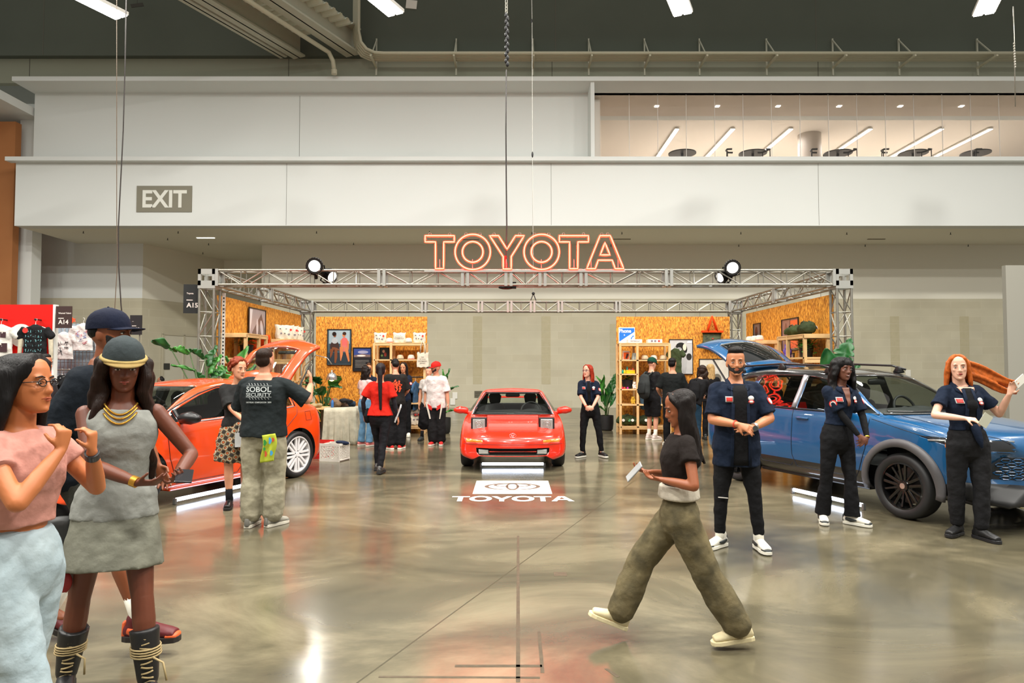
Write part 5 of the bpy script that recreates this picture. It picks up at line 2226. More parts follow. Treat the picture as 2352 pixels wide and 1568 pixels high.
tag(MB().box((0, 0, 0), (.02, .17, .25), (.25, .35, 0)).build('tablet', mat('tablet_white', (206, 204, 204), .3), loc=w, rotz=.2), 'thin white tablet in right-hand grip of the red tee woman', 'tablet')

# --- staff woman looking down with high curly bun
x, y = gp(846, 1003)
P = Person('staff woman with high curly bun looking down behind the pink top woman', x, y, 8, H=1.66, sex='f', skin=(192, 124, 84), vox=.014,
		   hands=[(-.05, -.26, 1.02), (.06, -.26, 1.02)], head=(10, -22, 0))
P.face((50, 32, 22))
P.hair((92, 54, 30), 'topbun')
P.pants(blk, 'straight', top=1.0)
staff_shirt(P, hem=.84, sleeve=.9, small=False, openw=0, off=.018, sleeve_patch=(0,))
P.undersleeve(blk)
P.shoes(leather_d, m_solew)
# --- pink top woman in jeans
x, y = gp(838, 1024)
P = Person('woman in pale pink tee and flared blue jeans with long dark waves, turned away', x, y, 140, H=1.62, sex='f', skin=(206, 146, 116), vox=.013,
		   hands=[(-.04, -.28, 1.05), (.12, -.25, 1.05)], feet=[(-.14, 0, 10, 0), (.12, .0, -10, 0)], head=(0, -18, 0), hip=(.0, 0, 0))
P.hair((36, 26, 22), 'wavy', length=.45, seed=9)
P.top(cloth((226, 190, 186)), hem=1.04, sleeve=.55, off=.014, name='tee_shirt')
P.pants(cloth((84, 124, 158), rgb2=(110, 150, 180)), 'flare', hem=1.0, top=1.02, name='jeans')
P.shoes(mat('pink_shoe', (214, 120, 116), .6), m_solew)
# --- man in black tee with orange print, bowing head
x, y = gp(909, 1031)
P = Person('man bending his head in black tee with orange back print, red shoes', x, y, 198, H=1.76, skin=(204, 140, 108), vox=.013, lean=(-.0, -.08),
		   hands=[(-.12, -.26, 1.0), (.16, -.26, 1.0)], feet=[(-.09, .02, -30, 0), (.10, 0, 20, 0)], head=(10, -30, 0), headoff=(0, -.05))
P.hair((30, 24, 22), 'short')
P.top(cloth((36, 34, 32)), hem=.86, sleeve=.9, off=.022, name='tee_shirt', sleeve_flare=.03)
P.pants(blk, 'baggy', hem=.97, top=.95)
b = MB()
rr = random.Random(5)
for j in range(46):
	a = rr.uniform(0, 2 * PI)
	r_ = rr.uniform(0, 1) ** .6
	x0, z0 = .095 * r_ * math.cos(a), 1.26 + .13 * r_ * math.sin(a)
	q = [P.surf(x0 + .018 * math.cos(t_) * rr.uniform(.5, 1.2), z0 + .022 * math.sin(t_) * rr.uniform(.5, 1.2), .048, True) for t_ in [i * PI / 3 for i in range(6)]]
	b.add(q, [tuple(range(6))])
b.build('back_print', mat('print_orange', (232, 76, 30), .6), P.topo, fix=False)
P.shoes(mat('red_suede', (196, 32, 26), .7), m_solew)
# --- staff woman facing viewer
x, y = gp(926, 1002)
P = Person('staff woman with long black hair facing forward by the clothes rail', x, y, -6, H=1.70, sex='f', skin=(202, 138, 100), vox=.014,
		   hands=[(-.04, -.2, .92), (.05, -.2, .92)], hdir=[(.6, -.3, -.6), (-.6, -.3, -.6)], head=(0, -6, 0))
P.face((26, 20, 18))
P.hair((24, 20, 20), 'long', length=.42, vol=1.05)
P.pants(blk, 'straight', top=1.0)
staff_shirt(P, hem=.84, sleeve=.9, small=True, openw=0, off=.018)
P.shoes(leather_w, m_solew)
# --- man with red cap
x, y = gp(1001, 1022)
P = Person('bearded man in red cap and white tee looking left, black bag in hand', x, y, -8, H=1.70, bw=1.1, skin=(206, 146, 116), vox=.012,
		   hands=[(-.22, -.05, .82), (.27, -.03, .80)], feet=[(-.05, -.02, -10, 0), (.10, .04, 14, 0)], head=(-55, -8, 0), curl=(1.2, .5))
P.face((40, 28, 22), beard=(50, 34, 26))
P.cap(cloth((208, 36, 28), .7), brim_len=.07)
P.top(cloth((224, 216, 212)), hem=.80, sleeve=.98, off=.03, widen=.015, sleeve_flare=.035, name='tee_shirt')
P.pants(cloth((34, 34, 36)), 'baggy', hem=.98, top=.9)
b = MB()
for q in (-1, 1):
	a = P.hj[0 if q < 0 else 1]
	kx = P.kn[0 if q < 0 else 1]
	b.m(0).add([a + Vector((q * .06, -.145, .03)), a + Vector((q * .10, -.13, .02)), kx + Vector((q * .02, -.118, .08)), kx + Vector((-q * .0, -.118, .08))], [(0, 1, 2, 3)])
	b.m(1).add([a + Vector((-q * .06, -.145, -.08)), a + Vector((q * .05, -.148, -.02)), a + Vector((q * .045, -.142, -.10)), a + Vector((-q * .03, -.142, -.15))], [(0, 1, 2, 3)])
b.build('stripe', [m_solew, mat('stripe_red', (206, 40, 30), .7)], P.pan, fix=False, mods=[('solid', .02, 0)])
P.shoes(mat('red_suede', (196, 32, 26), .7), m_solew)
w = world_of(P, P.wr[0] + Vector((-.02, -.03, -.28)))
bgp = thing('shopping_bag', 'black soft bag carried by the man with the red cap', 'bag', w, 0)
MB().limb([((0.02, 0, .19), .06, .04, (1, 0, 0)), ((0.03, 0, .05), .14, .06, (1, 0, 0)), ((.05, 0, -.14), .17, .07, (1, 0, 0)), ((.06, 0, -.2), .13, .05, (1, 0, 0))], 14).build('bag_body', blk, bgp, mods=[('remesh', .013, 2), ('folds', .04)])
MB().tube([(-.03, 0, .17), (-.02, 0, .25), (.03, 0, .26), (.06, 0, .17)], .008, 6).build('strap', blk, bgp)
# --- person behind him
x, y = gp(985, 1012)
P = Person('person mostly hidden behind the man in white tee, black socks and shoes', x, y, -10, H=1.60, skin=(206, 150, 120), vox=.016,
		   hands=[(-.20, -.06, .80), (.2, 0, .8)], feet=[(-.16, 0, -5, 0), (.25, .0, 12, 0)])
P.hair((40, 30, 24), 'short')
P.top(cloth((196, 190, 184)), hem=.85, sleeve=.6, name='tee_shirt')
P.pants(blk, 'shorts', hem=.8, top=.95, name='shorts')
P.shoes(leather_d, m_rubber, sock=blk, sockh=.18)
# --- redhead woman in the centre
x, y = gp(1356, 1050)
P = Person('red-haired woman with glasses standing right of the red sports car', x, y, -8, H=1.64, sex='f', skin=(226, 170, 144), vox=.0105,
		   lean=(-.03, 0), hip=(.0, 0, 0), hands=[(-.055, -.24, .905), (.045, -.235, .90)], poles={'arm0': (-.9, .3, -.2), 'arm1': (.9, .3, -.2)}, hdir=[(.85, -.2, -.35), (-.85, -.2, -.35)], hpalm=[(0, 1, 0), (0, 1, 0)],
		   feet=[(-.14, -.02, -38, 0), (.20, .03, 32, 0)], head=(-32, 4, 0))
P.face((120, 60, 40), glasses=mat('glasses_frame', (50, 60, 80), .3))
P.hair((176, 52, 26), 'long', length=.36, vol=1.05, seed=5)
P.pants(blk, 'slim', hem=.93, top=1.08)
staff_shirt(P, hem=1.04, sleeve=.85, off=.016, openw=.04)
P.panel(P.skin, lambda t: -.02 - .03 * t, lambda t: .02 + .03 * t, 1.34, 1.46, .031, 'neckline', thick=.005)
P.wristband(0, mat('band_orange', (232, 90, 50), .6), t=.92, r=.028, w=.008)
P.shoes(mat('shoe_black', (20, 20, 21), .5), m_solew, lace=m_solew)

# --- backpack man in green cap
x, y = gp(1498, 1010)
P = Person('man in dark green cap with grey backpack, black shorts, white socks', x, y, 128, H=1.80, skin=(214, 156, 128), vox=.014,
		   hands=[(-.1, -.25, 1.05), (.12, -.25, 1.05)], feet=[(-.09, .0, 0, 0), (.09, .0, 0, 0)], head=(-10, -14, 0))
P.hair((60, 44, 34), 'short', hat=True)
P.cap(cloth((20, 66, 50)), brim_len=.07)
P.top(cloth((28, 28, 30)), hem=.84, sleeve=.9, off=.02, name='tee_shirt')
P.pants(blk, 'shorts', hem=.95, top=.95, name='shorts')
P.shoes(mat('shoe_pale', (216, 200, 192), .6), m_solew, sock=m_solew, sockh=.26)
w = world_of(P, P.surf(0, 1.18, .12, True))
bp_ = thing('backpack', 'dark grey backpack on the man with the green cap', 'backpack', w, R(128))
MB().limb([((0, 0, .20), .12, .07, (1, 0, 0)), ((0, .02, .05), .15, .10, (1, 0, 0)), ((0, .03, -.15), .15, .11, (1, 0, 0)), ((0, .02, -.22), .13, .08, (1, 0, 0))], 16).build('bag_body', cloth((52, 56, 56)), bp_, mods=[('remesh', .014, 2)])
MB().limb([((0, .10, .06), .10, .03, (1, 0, 0)), ((0, .12, -.14), .11, .04, (1, 0, 0))], 12).build('front_pocket', cloth((44, 48, 48)), bp_, smooth=True)
for q in (-1, 1):
	MB().tube([(q * .09, -.02, .22), (q * .10, -.14, .30), (q * .10, -.26, .2), (q * .11, -.27, .05), (q * .12, -.12, -.08)], .018, 6).build('strap', cloth((60, 64, 62)), bp_, smooth=True)
w = world_of(P, P.P0 + Vector((.24, -.05, .12)))
tb_ = thing('tote_bag', 'black and white patterned tote hanging beside the backpack man', 'bag', (w.x + .05, w.y - .12, w.z), .3)
MB().box((0, 0, 0), (.26, .05, .34)).build('bag_body', blk, tb_, mods=[('bevel', .02)])
b = MB()
for (cx, cz, r_) in ((-.05, .1, .05), (.05, .08, .045), (-.06, -.02, .05), (.05, -.05, .06), (-.05, -.12, .04)):
	b.lathe([(r_ * .45, -.034), (r_, -.034), (r_, -.03), (r_ * .45, -.03)], (cx, 0, -cz * 0 + cz), 14, 'y')
b.build('white_pattern', m_patchw, tb_)
# --- black tee man beside
x, y = gp(1546, 1024)
P = Person('dark-haired man from behind in plain black tee beside the backpack man', x, y, 172, H=1.78, bw=1.1, skin=(200, 140, 108), vox=.014,
		   hands=[(-.2, -.22, 1.0), (.22, -.22, 1.02)], head=(-20, -10, 0))
P.hair((26, 22, 22), 'short')
P.top(cloth((24, 28, 28)), hem=.84, sleeve=.9, off=.024, widen=.01, name='tee_shirt', sleeve_flare=.03)
P.pants(blk, 'straight', top=.95)
P.shoes(leather_w, m_solew)
# --- blonde staff and leaning person at the trunk
x, y = gp(1634, 1010)
P = Person('blonde long-haired person in black work shirt seen from behind at the open trunk', x, y, 165, H=1.66, sex='f', skin=(214, 160, 132), vox=.014,
		   hands=[(-.1, -.22, .95), (.1, -.22, .95)], head=(-20, 0, 0))
P.hair((206, 172, 116), 'long', length=.5)
P.pants(blk, 'straight', top=1.0)
P.top(blk, hem=.9, sleeve=.7, off=.018, name='work_shirt')
a, c = P.sh[1], P.el[1]
MB().ball(a.lerp(c, .5) + Vector((.05, .035, 0)), (.02, .02, .04)).build('sleeve_patch', m_patch, P.topo, smooth=True)
P.shoes(leather_d, m_rubber)
x, y = gp(1592, 1030)
P = Person('person in black top and blue jeans leaning toward the open trunk', x, y, 150, H=1.70, sex='f', skin=(196, 140, 110), vox=.014, lean=(-.10, -.22),
		   hands=[(-.15, -.45, 1.0), (.1, -.45, 1.0)], feet=[(-.09, 0, 0, 0), (.09, .03, 0, 0)], head=(0, -20, 0))
P.hair((50, 34, 26), 'wavy', length=.3, seed=2)
P.top(cloth((26, 26, 28)), hem=.9, sleeve=1.9, off=.024, name='jacket', widen=.02)
P.pants(cloth((38, 66, 88)), 'straight', top=1.0, name='jeans')
P.shoes(leather_d, m_rubber)
w = world_of(P, P.surf(0, 1.22, .09, True))
b_ = thing('small_backpack', 'small black backpack on the leaning person at the trunk', 'backpack', w, R(150))
MB().limb([((0, -.06, .14), .10, .06, (1, 0, 0)), ((0, 0, 0), .12, .08, (1, 0, 0)), ((0, .04, -.14), .11, .07, (1, 0, 0))], 14).build('bag_body', blk, b_, mods=[('remesh', .014, 2)])
MB().tube([(0, -.07, .17), (0.03, -.09, .22), (-.03, -.09, .22), (0, -.07, .17)], .01, 5).build('handle', blk, b_)

# --- person wearing the cowboy hat by the table
x, y = gp(703, 1000)
P = Person('short person in tan cowboy hat behind the orange hatchback tail', x, y, -35, H=1.36, sex='f', skin=(200, 144, 112), vox=.014, head=(-20, -8, 0))
P.face((50, 34, 28))
P.hair((50, 34, 26), 'long', length=.25, hat=True)
P.top(cloth((196, 170, 146)), hem=.86, sleeve=1.8, name='jacket')
P.pants(cloth((90, 80, 70)), 'straight')
P.shoes(leather_d, m_rubber)
w = world_of(P, P.hp(0, 0, .07))
ht = thing('cowboy_hat', 'tan felt cowboy hat worn behind the orange car tail', 'hat', w, R(-55))
b = MB()
b.lathe([(.10, 0), (.098, .06), (.088, .115), (.05, .12), (.02, .105)], (0, 0, 0), 24)
b.build('crown', cloth((196, 168, 128)), ht, smooth=True)
b = MB()
b.grid(lambda u, v: (math.cos(u * 2 * PI) * lerp(.09, .20, v), math.sin(u * 2 * PI) * lerp(.10, .19, v), .07 * v * v * abs(math.cos(u * 2 * PI)) ** 2 + .004), 32, 5)
b.build('brim', cloth((196, 168, 128)), ht, smooth=True, mods=[('solid', .006, 0)])
MB().cyl((0, 0, .008), (0, 0, .03), .102, .101, 24).build('hat_band', cloth((120, 90, 60)), ht)

# --- tiny seated person far left
x, y = px2x(371, 21.0), 21.0
P = Person('distant dark-haired person seated behind the orange car roof', x, y, -70, H=1.70, skin=(150, 96, 70), vox=.02, hip=(0, 0, -.42), feet=[(-.1, -.42, 0, 0), (.1, -.42, 0, 0)], hands=[(-.1, -.3, .62), (.1, -.3, .62)])
P.hair((24, 20, 20), 'topbun')
P.top(cloth((60, 60, 64)), sleeve=1.8)
P.pants(blk, 'straight')
P.shoes(leather_d, m_rubber)
st = thing('stool', 'plain stool under the distant seated person', 'stool', (x, y, 0))
MB().cyl((0, .03, .38), (0, .03, .41), .18, n=20).build('seat', m_black, st)
for a, c in ((-.12, -.1), (.12, -.1), (-.12, .15), (.12, .15)):
	MB().cyl((a, c, 0), (a * .8, c * .8, .38), .015, n=8).build('leg', m_black, st)
# --- passer-by far left behind
x, y = px2x(98, 8.6), 8.6
P = Person('dark-haired passer-by half hidden behind the woman at far left', x, y, 85, H=1.76, skin=(170, 110, 78), vox=.014, feet=[(-.08, .12, 0, 0), (.08, -.18, 0, 0)])
P.face((30, 24, 20))
P.hair((24, 20, 20), 'short')
P.top(cloth((44, 44, 48)), sleeve=1.9, name='jacket')
P.pants(blk, 'straight')
P.shoes(leather_d, m_rubber)

# ================================================================= FOREGROUND
# cap man
x, y = px2x(222, 4.0), 4.0
P = Person('tall man in profile with navy cap and dark tee walking right', x, y, 88, H=1.93, bw=1.12, skin=(140, 78, 46), vox=.010,
		   hands=[(-.27, .12, .98), (.27, -.22, 1.0)], feet=[(-.09, -.38, 0, .01, 0), (.10, .32, 0, .07, 20)], head=(0, 2, 0), lean=(0, -.05))
P.face((24, 18, 16), beard=(24, 18, 16))
P.hair((20, 18, 18), 'fade', hat=True)
cp = P.cap(cloth((20, 26, 46), .8), brim_len=.085)
a = P.hp(-.0, 0, .075)
for rr_, mm, dd in ((.026, mat('emblem_red', (200, 30, 30), .6), .0), (.019, m_patchw, .003)):
	pts = []
	b = MB()
	c0 = P.hp(.0815 + dd, -.005, .082)
	ax = P.headrot @ Vector((1, 0, 0))
	b.cyl(c0 - ax * .006, c0 + ax * .002, rr_ * 1.0, n=20)
	b.build('round_patch', mm, cp)
P.top(cloth((24, 30, 38)), hem=.84, sleeve=.95, off=.024, sleeve_flare=.025, name='tee_shirt')
P.pants(cloth((60, 60, 54)), 'shorts', hem=.98, top=.95, name='shorts')
m_or = mat('shoe_orange', (226, 96, 44), .5)
P.shoes(mat('shoe_maroon', (96, 24, 30), .5), mat('sole_dark', (40, 34, 32), .5), lace=m_or, accent=m_or, sock=m_solew, sockh=.16)
b = MB()
b.limb([(P.surf(.10, 1.46, .03, True), .022, .010), (P.sh[1] + Vector((-.06, .0, .075)), .022, .010), (P.surf(.11, 1.36, .03), .022, .010), (P.surf(.12, 1.16, .03), .02, .010)], 8)
b.build('bag_strap', cloth((176, 156, 110)), P.t, smooth=True)
# woman with visor beanie
x, y = px2x(272, 3.42), 3.42
P = Person('woman in grey beanie with tan visor, long brown hair, grey sleeveless dress, boots', x, y, 28, H=1.73, sex='f', bw=1.05, skin=(104, 52, 30), vox=.010,
		   lean=(.02, -.03), hands=[(.10, -.30, 1.07), (.26, -.28, 1.08)], poles={'arm0': (-.9, .1, -.4), 'arm1': (.7, .4, -.5)}, hdir=[(.85, -.4, 0), (.1, -.9, .1)], hpalm=[(0, .5, 1), (-.7, 0, .8)],
		   feet=[(-.20, .12, 0, .0), (.16, -.16, 6, .0)], head=(6, -12, 0), curl=.7)
P.face((24, 16, 14), lip=(150, 70, 58))
P.hair((40, 22, 14), 'wavy', length=.58, vol=1.25, seed=11, hat=True)
P.beanie(cloth((58, 66, 68)))
vs_ = MB()
vs_.grid(lambda u, v: P.hp(math.sin(lerp(-1.25, 1.25, u)) * lerp(.096, .092, v), -(math.cos(lerp(-1.25, 1.25, u)) * (.115 + .05 * v)) + .008, .030 - .010 * v), 14, 4)
vs_.build('visor', cloth((150, 126, 76)), P.t, smooth=True, mods=[('solid', .006, 0)])
MB().tube([P.hp(.095 * math.cos(a), .114 * math.sin(a) + .008, .036 + .004 * math.sin(a)) for a in [2 * PI * i / 28 for i in range(28)]], .011, 6, closed=True).build('visor_band', cloth((176, 152, 96)), P.t, smooth=True)
P.top(cloth((150, 152, 146)), hem=.90, sleeve=0, off=.018, name='vest', neck=1.44)
P.skirt(cloth((128, 128, 114)), z0=.66, z1=1.02, f=.05)
b = MB()
for j, z in enumerate((1.42, 1.40, 1.375)):
	b.tube([P.surf(x0, z + 18 * x0 * x0 * .6, .03) for x0 in [(-.07 + .14 * i / 10) for i in range(11)]], .005, 5)
b.build('gold_necklace', mat('gold', (200, 150, 60), .3, .8), P.t, smooth=True)
P.wristband(0, mat('gold', (200, 150, 60), .3, .8), t=.93, r=.027, w=.014, name='bracelet')
tan_l = mat('tan_lace', (166, 146, 104), .8)
for i in (0, 1):
	A = P.an[i]
	d = (P.kn[i] - A).normalized()
	P.shoe(i, mat('boot_leather', (24, 23, 24), .45), m_rubber, 'sneaker', lace=tan_l)
	b = MB()
	b.limb([(A, .048, .054, (1, 0, 0)), (A + d * .16, .062, .066, (1, 0, 0)), (A + d * .24, .068, .072, (1, 0, 0))], 18, flat=(1,))
	bt = b.build('boot_shaft', mat('boot_leather', (24, 23, 24), .45), P.t, mods=[('remesh', .009, 2)])
	b = MB()
	for j in range(9):
		c = A + d * (.03 + j * .022)
		b.tube([c + Vector((math.sin(t_) * .05, -math.cos(t_) * .075 + .01, (.010 if j % 2 else -.01) * math.sin(t_))) for t_ in [-.5, -.25, 0, .25, .5]], .0045, 5)
	for j in range(4):
		c = A + d * (.12 + j * .012)
		b.tube([c + Vector((.066 * math.cos(t_), .070 * math.sin(t_), 0)) for t_ in [2 * PI * q / 16 for q in range(16)]], .0045, 5, closed=True)
	b.tube([A + d * .12 + Vector((.03, -.07, 0)), A + d * .10 + Vector((.07, -.10, 0)), A + d * .02 + Vector((.08, -.11, 0))], .005, 5)
	b.build('wrapped_lace', tan_l, bt, smooth=True)
w = world_of(P, P.wr[1] + Vector((.03, -.11, .02)))
tag(MB().box((0, 0, 0), (.075, .15, .009), (.25, .1, 0)).build('mobile_phone', mat('phone_dark', (30, 30, 34), .2), loc=w, rotz=.4, mods=[('bevel', .004)]), 'dark mobile phone held by the woman in the grey beanie', 'phone')
w = world_of(P, P.P0 + Vector((-.22, .02, -.16)))
hb_ = thing('crossbody_bag', 'small black bag hanging at left hip of the woman in grey dress', 'bag', w, .4)
MB().limb([((0, 0, .11), .075, .04, (1, 0, 0)), ((0, 0, 0), .09, .05, (1, 0, 0)), ((0, 0, -.10), .08, .045, (1, 0, 0))], 12).build('bag_body', mat('bag_leather', (30, 30, 28), .5), hb_, mods=[('remesh', .010, 1)])
MB().ball((.02, -.05, -.16), (.035, .02, .05)).build('charm', mat('charm_red', (150, 30, 30), .5), hb_, smooth=True)
# woman far left
x, y = px2x(52, 2.62), 2.62
P = Person('woman in profile at far left, long black hair, pink top, light jeans', x, y, 82, H=1.65, sex='f', bw=1.06, skin=(190, 112, 64), vox=.010,
		   hands=[(-.03, -.20, 1.30), (.10, -.22, 1.28)], poles={'arm0': (-.8, -.1, -1), 'arm1': (.6, -.2, -1)}, hdir=[(.1, -.1, 1), (-.1, -.1, 1)], hpalm=[(.2, 1, 0), (-.2, 1, 0)], feet=[(-.08, -.18, 0, 0), (.1, .22, 0, .04)], head=(4, 4, 0), curl=1.4)
P.face((26, 20, 18), glasses=mat('sunglasses', (24, 22, 24), .2))
P.hair((20, 17, 17), 'long', length=.42, vol=1.22, flow=(0, .06, 0), seed=8)
P.top(cloth((206, 146, 132)), hem=1.10, sleeve=.45, off=.016, name='crop_top')
P.pants(cloth((140, 158, 166), rgb2=(176, 190, 194), sc=5), 'wide', hem=1.0, top=1.0, name='jeans')
P.wristband(1, mat('watch_dark', (40, 40, 44), .3), t=.9, r=.029, w=.016, name='watch_band')
P.shoes(leather_w, m_solew)
# walking woman
x, y = px2x(1556, 4.05), 4.05
P = Person('walking woman heading left, long dark hair, black top, olive camouflage trousers', x, y, -90, H=1.50, sex='f', bw=1.0, skin=(150, 84, 50), vox=.0105, hip=(0, 0, -.035),
		   lean=(0, .02), hands=[(-.06, -.16, .98), (.08, -.12, .96)], poles={'arm0': (-.8, .5, -.7), 'arm1': (.8, .5, -.7)}, hdir=[(.2, -.9, .2), (-.3, -.9, .1)], hpalm=[(0, 0, 1), (0, 0, 1)],
		   feet=[(-.09, -.34, 0, .06, -22), (.09, .33, 0, .02, 8)], head=(0, -14, 0), curl=.8)
P.face((26, 18, 16))
P.hair((28, 20, 18), 'long', length=.40, vol=1.08, flow=(0, .05, 0), seed=6)
P.top(cloth((34, 28, 26)), hem=1.06, sleeve=.45, off=.014, name='crop_top')
b = MB()
b.limb([(P.P0 + Vector((0, 0, .17)), .140, .112, (1, 0, 0)), (P.P0 + Vector((0, 0, .09)), .155, .122, (1, 0, 0))], 20, flat=(0, 1))
b.build('waist_band', cloth((206, 196, 178)), P.t, mods=[('remesh', .011, 1)])
P.pants(cloth((66, 62, 48), rgb2=(122, 110, 80), sc=11), 'wide', hem=.97, top=.97)
P.shoes(mat('canvas_cream', (214, 200, 160), .7), mat('sole_cream', (222, 208, 166), .6), lace=m_solew)
w = world_of(P, P.wr[0] + Vector((.05, -.10, .01)))
tag(MB().box((0, 0, 0), (.07, .13, .009), (.9, .3, 0)).build('mobile_phone', mat('phone_light', (150, 150, 150), .2), loc=w, rotz=-PI / 2, mods=[('bevel', .004)]), 'pale mobile phone in the hands of the walking woman', 'phone')
# ================================================================= CARS
from mathutils.bvhtree import BVHTree


def paint(name, rgb, rough=.25):
	return mat(name, rgb, rough, 0.0, .5, 1.0)


def herm(tab, t):
	n = len(tab)
	if t <= tab[0][0]:
		return tab[0][1:]
	if t >= tab[-1][0]:
		return tab[-1][1:]
	for i in range(n - 1):
		if t <= tab[i + 1][0]:
			break
	a, b = tab[i], tab[i + 1]
	h = b[0] - a[0]
	u = (t - a[0]) / h
	out = []
	for j in range(1, len(a)):
		d = (b[j] - a[j]) / h
		dp = (a[j] - tab[i - 1][j]) / (a[0] - tab[i - 1][0]) if i > 0 else d
		dn = (tab[i + 2][j] - b[j]) / (tab[i + 2][0] - b[0]) if i + 2 < n else d
		ma = 0 if dp * d <= 0 else 2 * dp * d / (dp + d)
		mb = 0 if dn * d <= 0 else 2 * dn * d / (dn + d)
		out.append((2 * u ** 3 - 3 * u * u + 1) * a[j] + (u ** 3 - 2 * u * u + u) * h * ma + (-2 * u ** 3 + 3 * u * u) * b[j] + (u ** 3 - u * u) * h * mb)
	return out


def catm(P, n):
	out = []
	N = len(P)
	for i in range(N - 1):
		p0, p1, p2, p3 = P[max(i - 1, 0)], P[i], P[i + 1], P[min(i + 2, N - 1)]
		for k in range(n):
			t = k / n
			out.append(tuple(.5 * (2 * b + (c - a) * t + (2 * a - 5 * b + 4 * c - d) * t * t + (3 * b - a - 3 * c + d) * t ** 3) for a, b, c, d in zip(p0, p1, p2, p3)))
	out.append(P[-1])
	return out


def inside(p, poly):
	x, y = p
	c = False
	j = len(poly) - 1
	for i in range(len(poly)):
		xi, yi = poly[i]
		xj, yj = poly[j]
		if (yi > y) != (yj > y) and x < (xj - xi) * (y - yi) / (yj - yi) + xi:
			c = not c
		j = i
	return c


class Car:
	def __init__(s, name, label, tab, bulge, yaw):
		s.t = thing(name, label, 'car', (0, 0, 0), R(yaw))
		s.yaw = R(yaw)
		s.tab = tab
		L = tab[-1][0]
		ys = [tab[0][0]]
		# denser stations at the ends
		y = 0
		while y < L:
			st = .02 if y < .16 or y > L - .14 else .05
			y = min(L, y + st)
			ys.append(y)
		bm = bmesh.new()
		rows = []

		def ringpts(y):
			zb, w, zs, wt, ze, zt = herm(tab, y)
			P = [(w * .80, zb), (w * .955, zb + .05), (w * 1.0, zb + .40 * (zs - zb)), (w * .992, zb + .72 * (zs - zb)), (w * .955, zs),
				 (lerp(w * .955, wt, .50), lerp(zs, ze, .53)), (wt, ze), (wt * .62, lerp(ze, zt, .72)), (0, zt)]
			return catm(P, 5)
		for y in ys:
			half = ringpts(y)
			w = max(.01, herm(tab, y)[1])
			row = []
			full = [(-x, z) for x, z in half] + [(x, z) for x, z in reversed(half[:-1])]
			for (x, z) in full:
				e = bulge(y) * min(1, abs(x) / w) ** 2.4
				row.append(bm.verts.new((x, y + e, z)))
			rows.append(row)
		n = len(rows[0])
		for i in range(len(rows) - 1):
			for j in range(n - 1):
				bm.faces.new((rows[i][j], rows[i][j + 1], rows[i + 1][j + 1], rows[i + 1][j]))
		# end caps as grids
		for row, rev in ((rows[0], True), (rows[-1], False)):
			m = n // 2
			K = 6
			cols = []
			for j in range(m + 1):
				a, b = row[j], row[n - 1 - j]
				if a is b:
					cols.append([a] * (K + 1))
					continue
				line = [a]
				for k in range(1, K):
					q = a.co.lerp(b.co, k / K)
					e0 = a.co.y - ys[0 if rev else -1]
					f = abs(2 * k / K - 1) ** 2.4
					q.y = ys[0 if rev else -1] + e0 * f
					line.append(bm.verts.new(q))
				line.append(b)
				cols.append(line)
			for j in range(m):
				for k in range(K):
					vs = [cols[j][k], cols[j][k + 1], cols[j + 1][k + 1], cols[j + 1][k]]
					u = []
					for v in vs:
						if v not in u:
							u.append(v)
					if len(u) > 2:
						try:
							bm.faces.new(u)
						except ValueError:
							pass
		bmesh.ops.recalc_face_normals(bm, faces=bm.faces)
		s.bm = bm
		s.bvh = BVHTree.FromBMesh(bm)
		s.mats = []

	def cut(s, poly, plane, filt):
		"""split faces along a polygon drawn in 'yz' (side) 'xz' (front) or 'xy' (top); returns the faces inside"""
		ax = {'yz': (1, 2), 'xz': (0, 2), 'xy': (0, 1)}[plane]
		bm = s.bm
		xs = [p[0] for p in poly]
		zs = [p[1] for p in poly]
		for i in range(len(poly)):
			a, b = poly[i], poly[(i + 1) % len(poly)]
			no = [0, 0, 0]
			no[ax[0]], no[ax[1]] = -(b[1] - a[1]), (b[0] - a[0])
			co = [0, 0, 0]
			co[ax[0]], co[ax[1]] = a
			if Vector(no).length < 1e-6:
				continue
			fs = []
			for f in bm.faces:
				c = f.calc_center_median()
				if not filt(c):
					continue
				if c[ax[0]] < min(xs) - .1 or c[ax[0]] > max(xs) + .1 or c[ax[1]] < min(zs) - .1 or c[ax[1]] > max(zs) + .1:
					continue
				fs.append(f)
			ge = set()
			gv = set()
			for f in fs:
				ge.update(f.edges)
				gv.update(f.verts)
			bmesh.ops.bisect_plane(bm, geom=fs + list(ge) + list(gv), plane_co=co, plane_no=no, dist=1e-5)
		return [f for f in bm.faces if filt(f.calc_center_median()) and inside((f.calc_center_median()[ax[0]], f.calc_center_median()[ax[1]]), poly)]

	def take(s, faces, name=None, m=None, parent=None, off=0.0, thick=.004):
		"""remove the faces from the body; make a part of them if a name is given"""
		if name:
			idx = {}
			b = MB()
			vs, fcs = [], []
			for f in faces:
				ff = []
				for v in f.verts:
					if v not in idx:
						idx[v] = len(vs)
						vs.append(v.co + v.normal * off)
					ff.append(idx[v])
				fcs.append(ff)
			b.add(vs, fcs)
			o = b.build(name, m, parent or s.t, smooth=True, fix=False, mods=[('solid', thick, -1)] if thick and 'glass' not in m.name and 'light' not in name else None)
		bmesh.ops.delete(s.bm, geom=faces, context='FACES')
		return o if name else None

	def paintf(s, faces, i):
		for f in faces:
			f.material_index = i

	def finish(s, mats, thick=.015):
		me = bpy.data.meshes.new('body_shell')
		for f in s.bm.faces:
			f.smooth = True
		s.bm.to_mesh(me)
		for m in mats:
			me.materials.append(m)
		o = bpy.data.objects.new('body_shell', me)
		COL.objects.link(o)
		o.parent = s.t
		q = o.modifiers.new('solid', 'SOLIDIFY')
		q.thickness = thick
		q.offset = -1
		q.material_offset = len(mats)
		q.material_offset_rim = len(mats)
		s.body = o
		return o

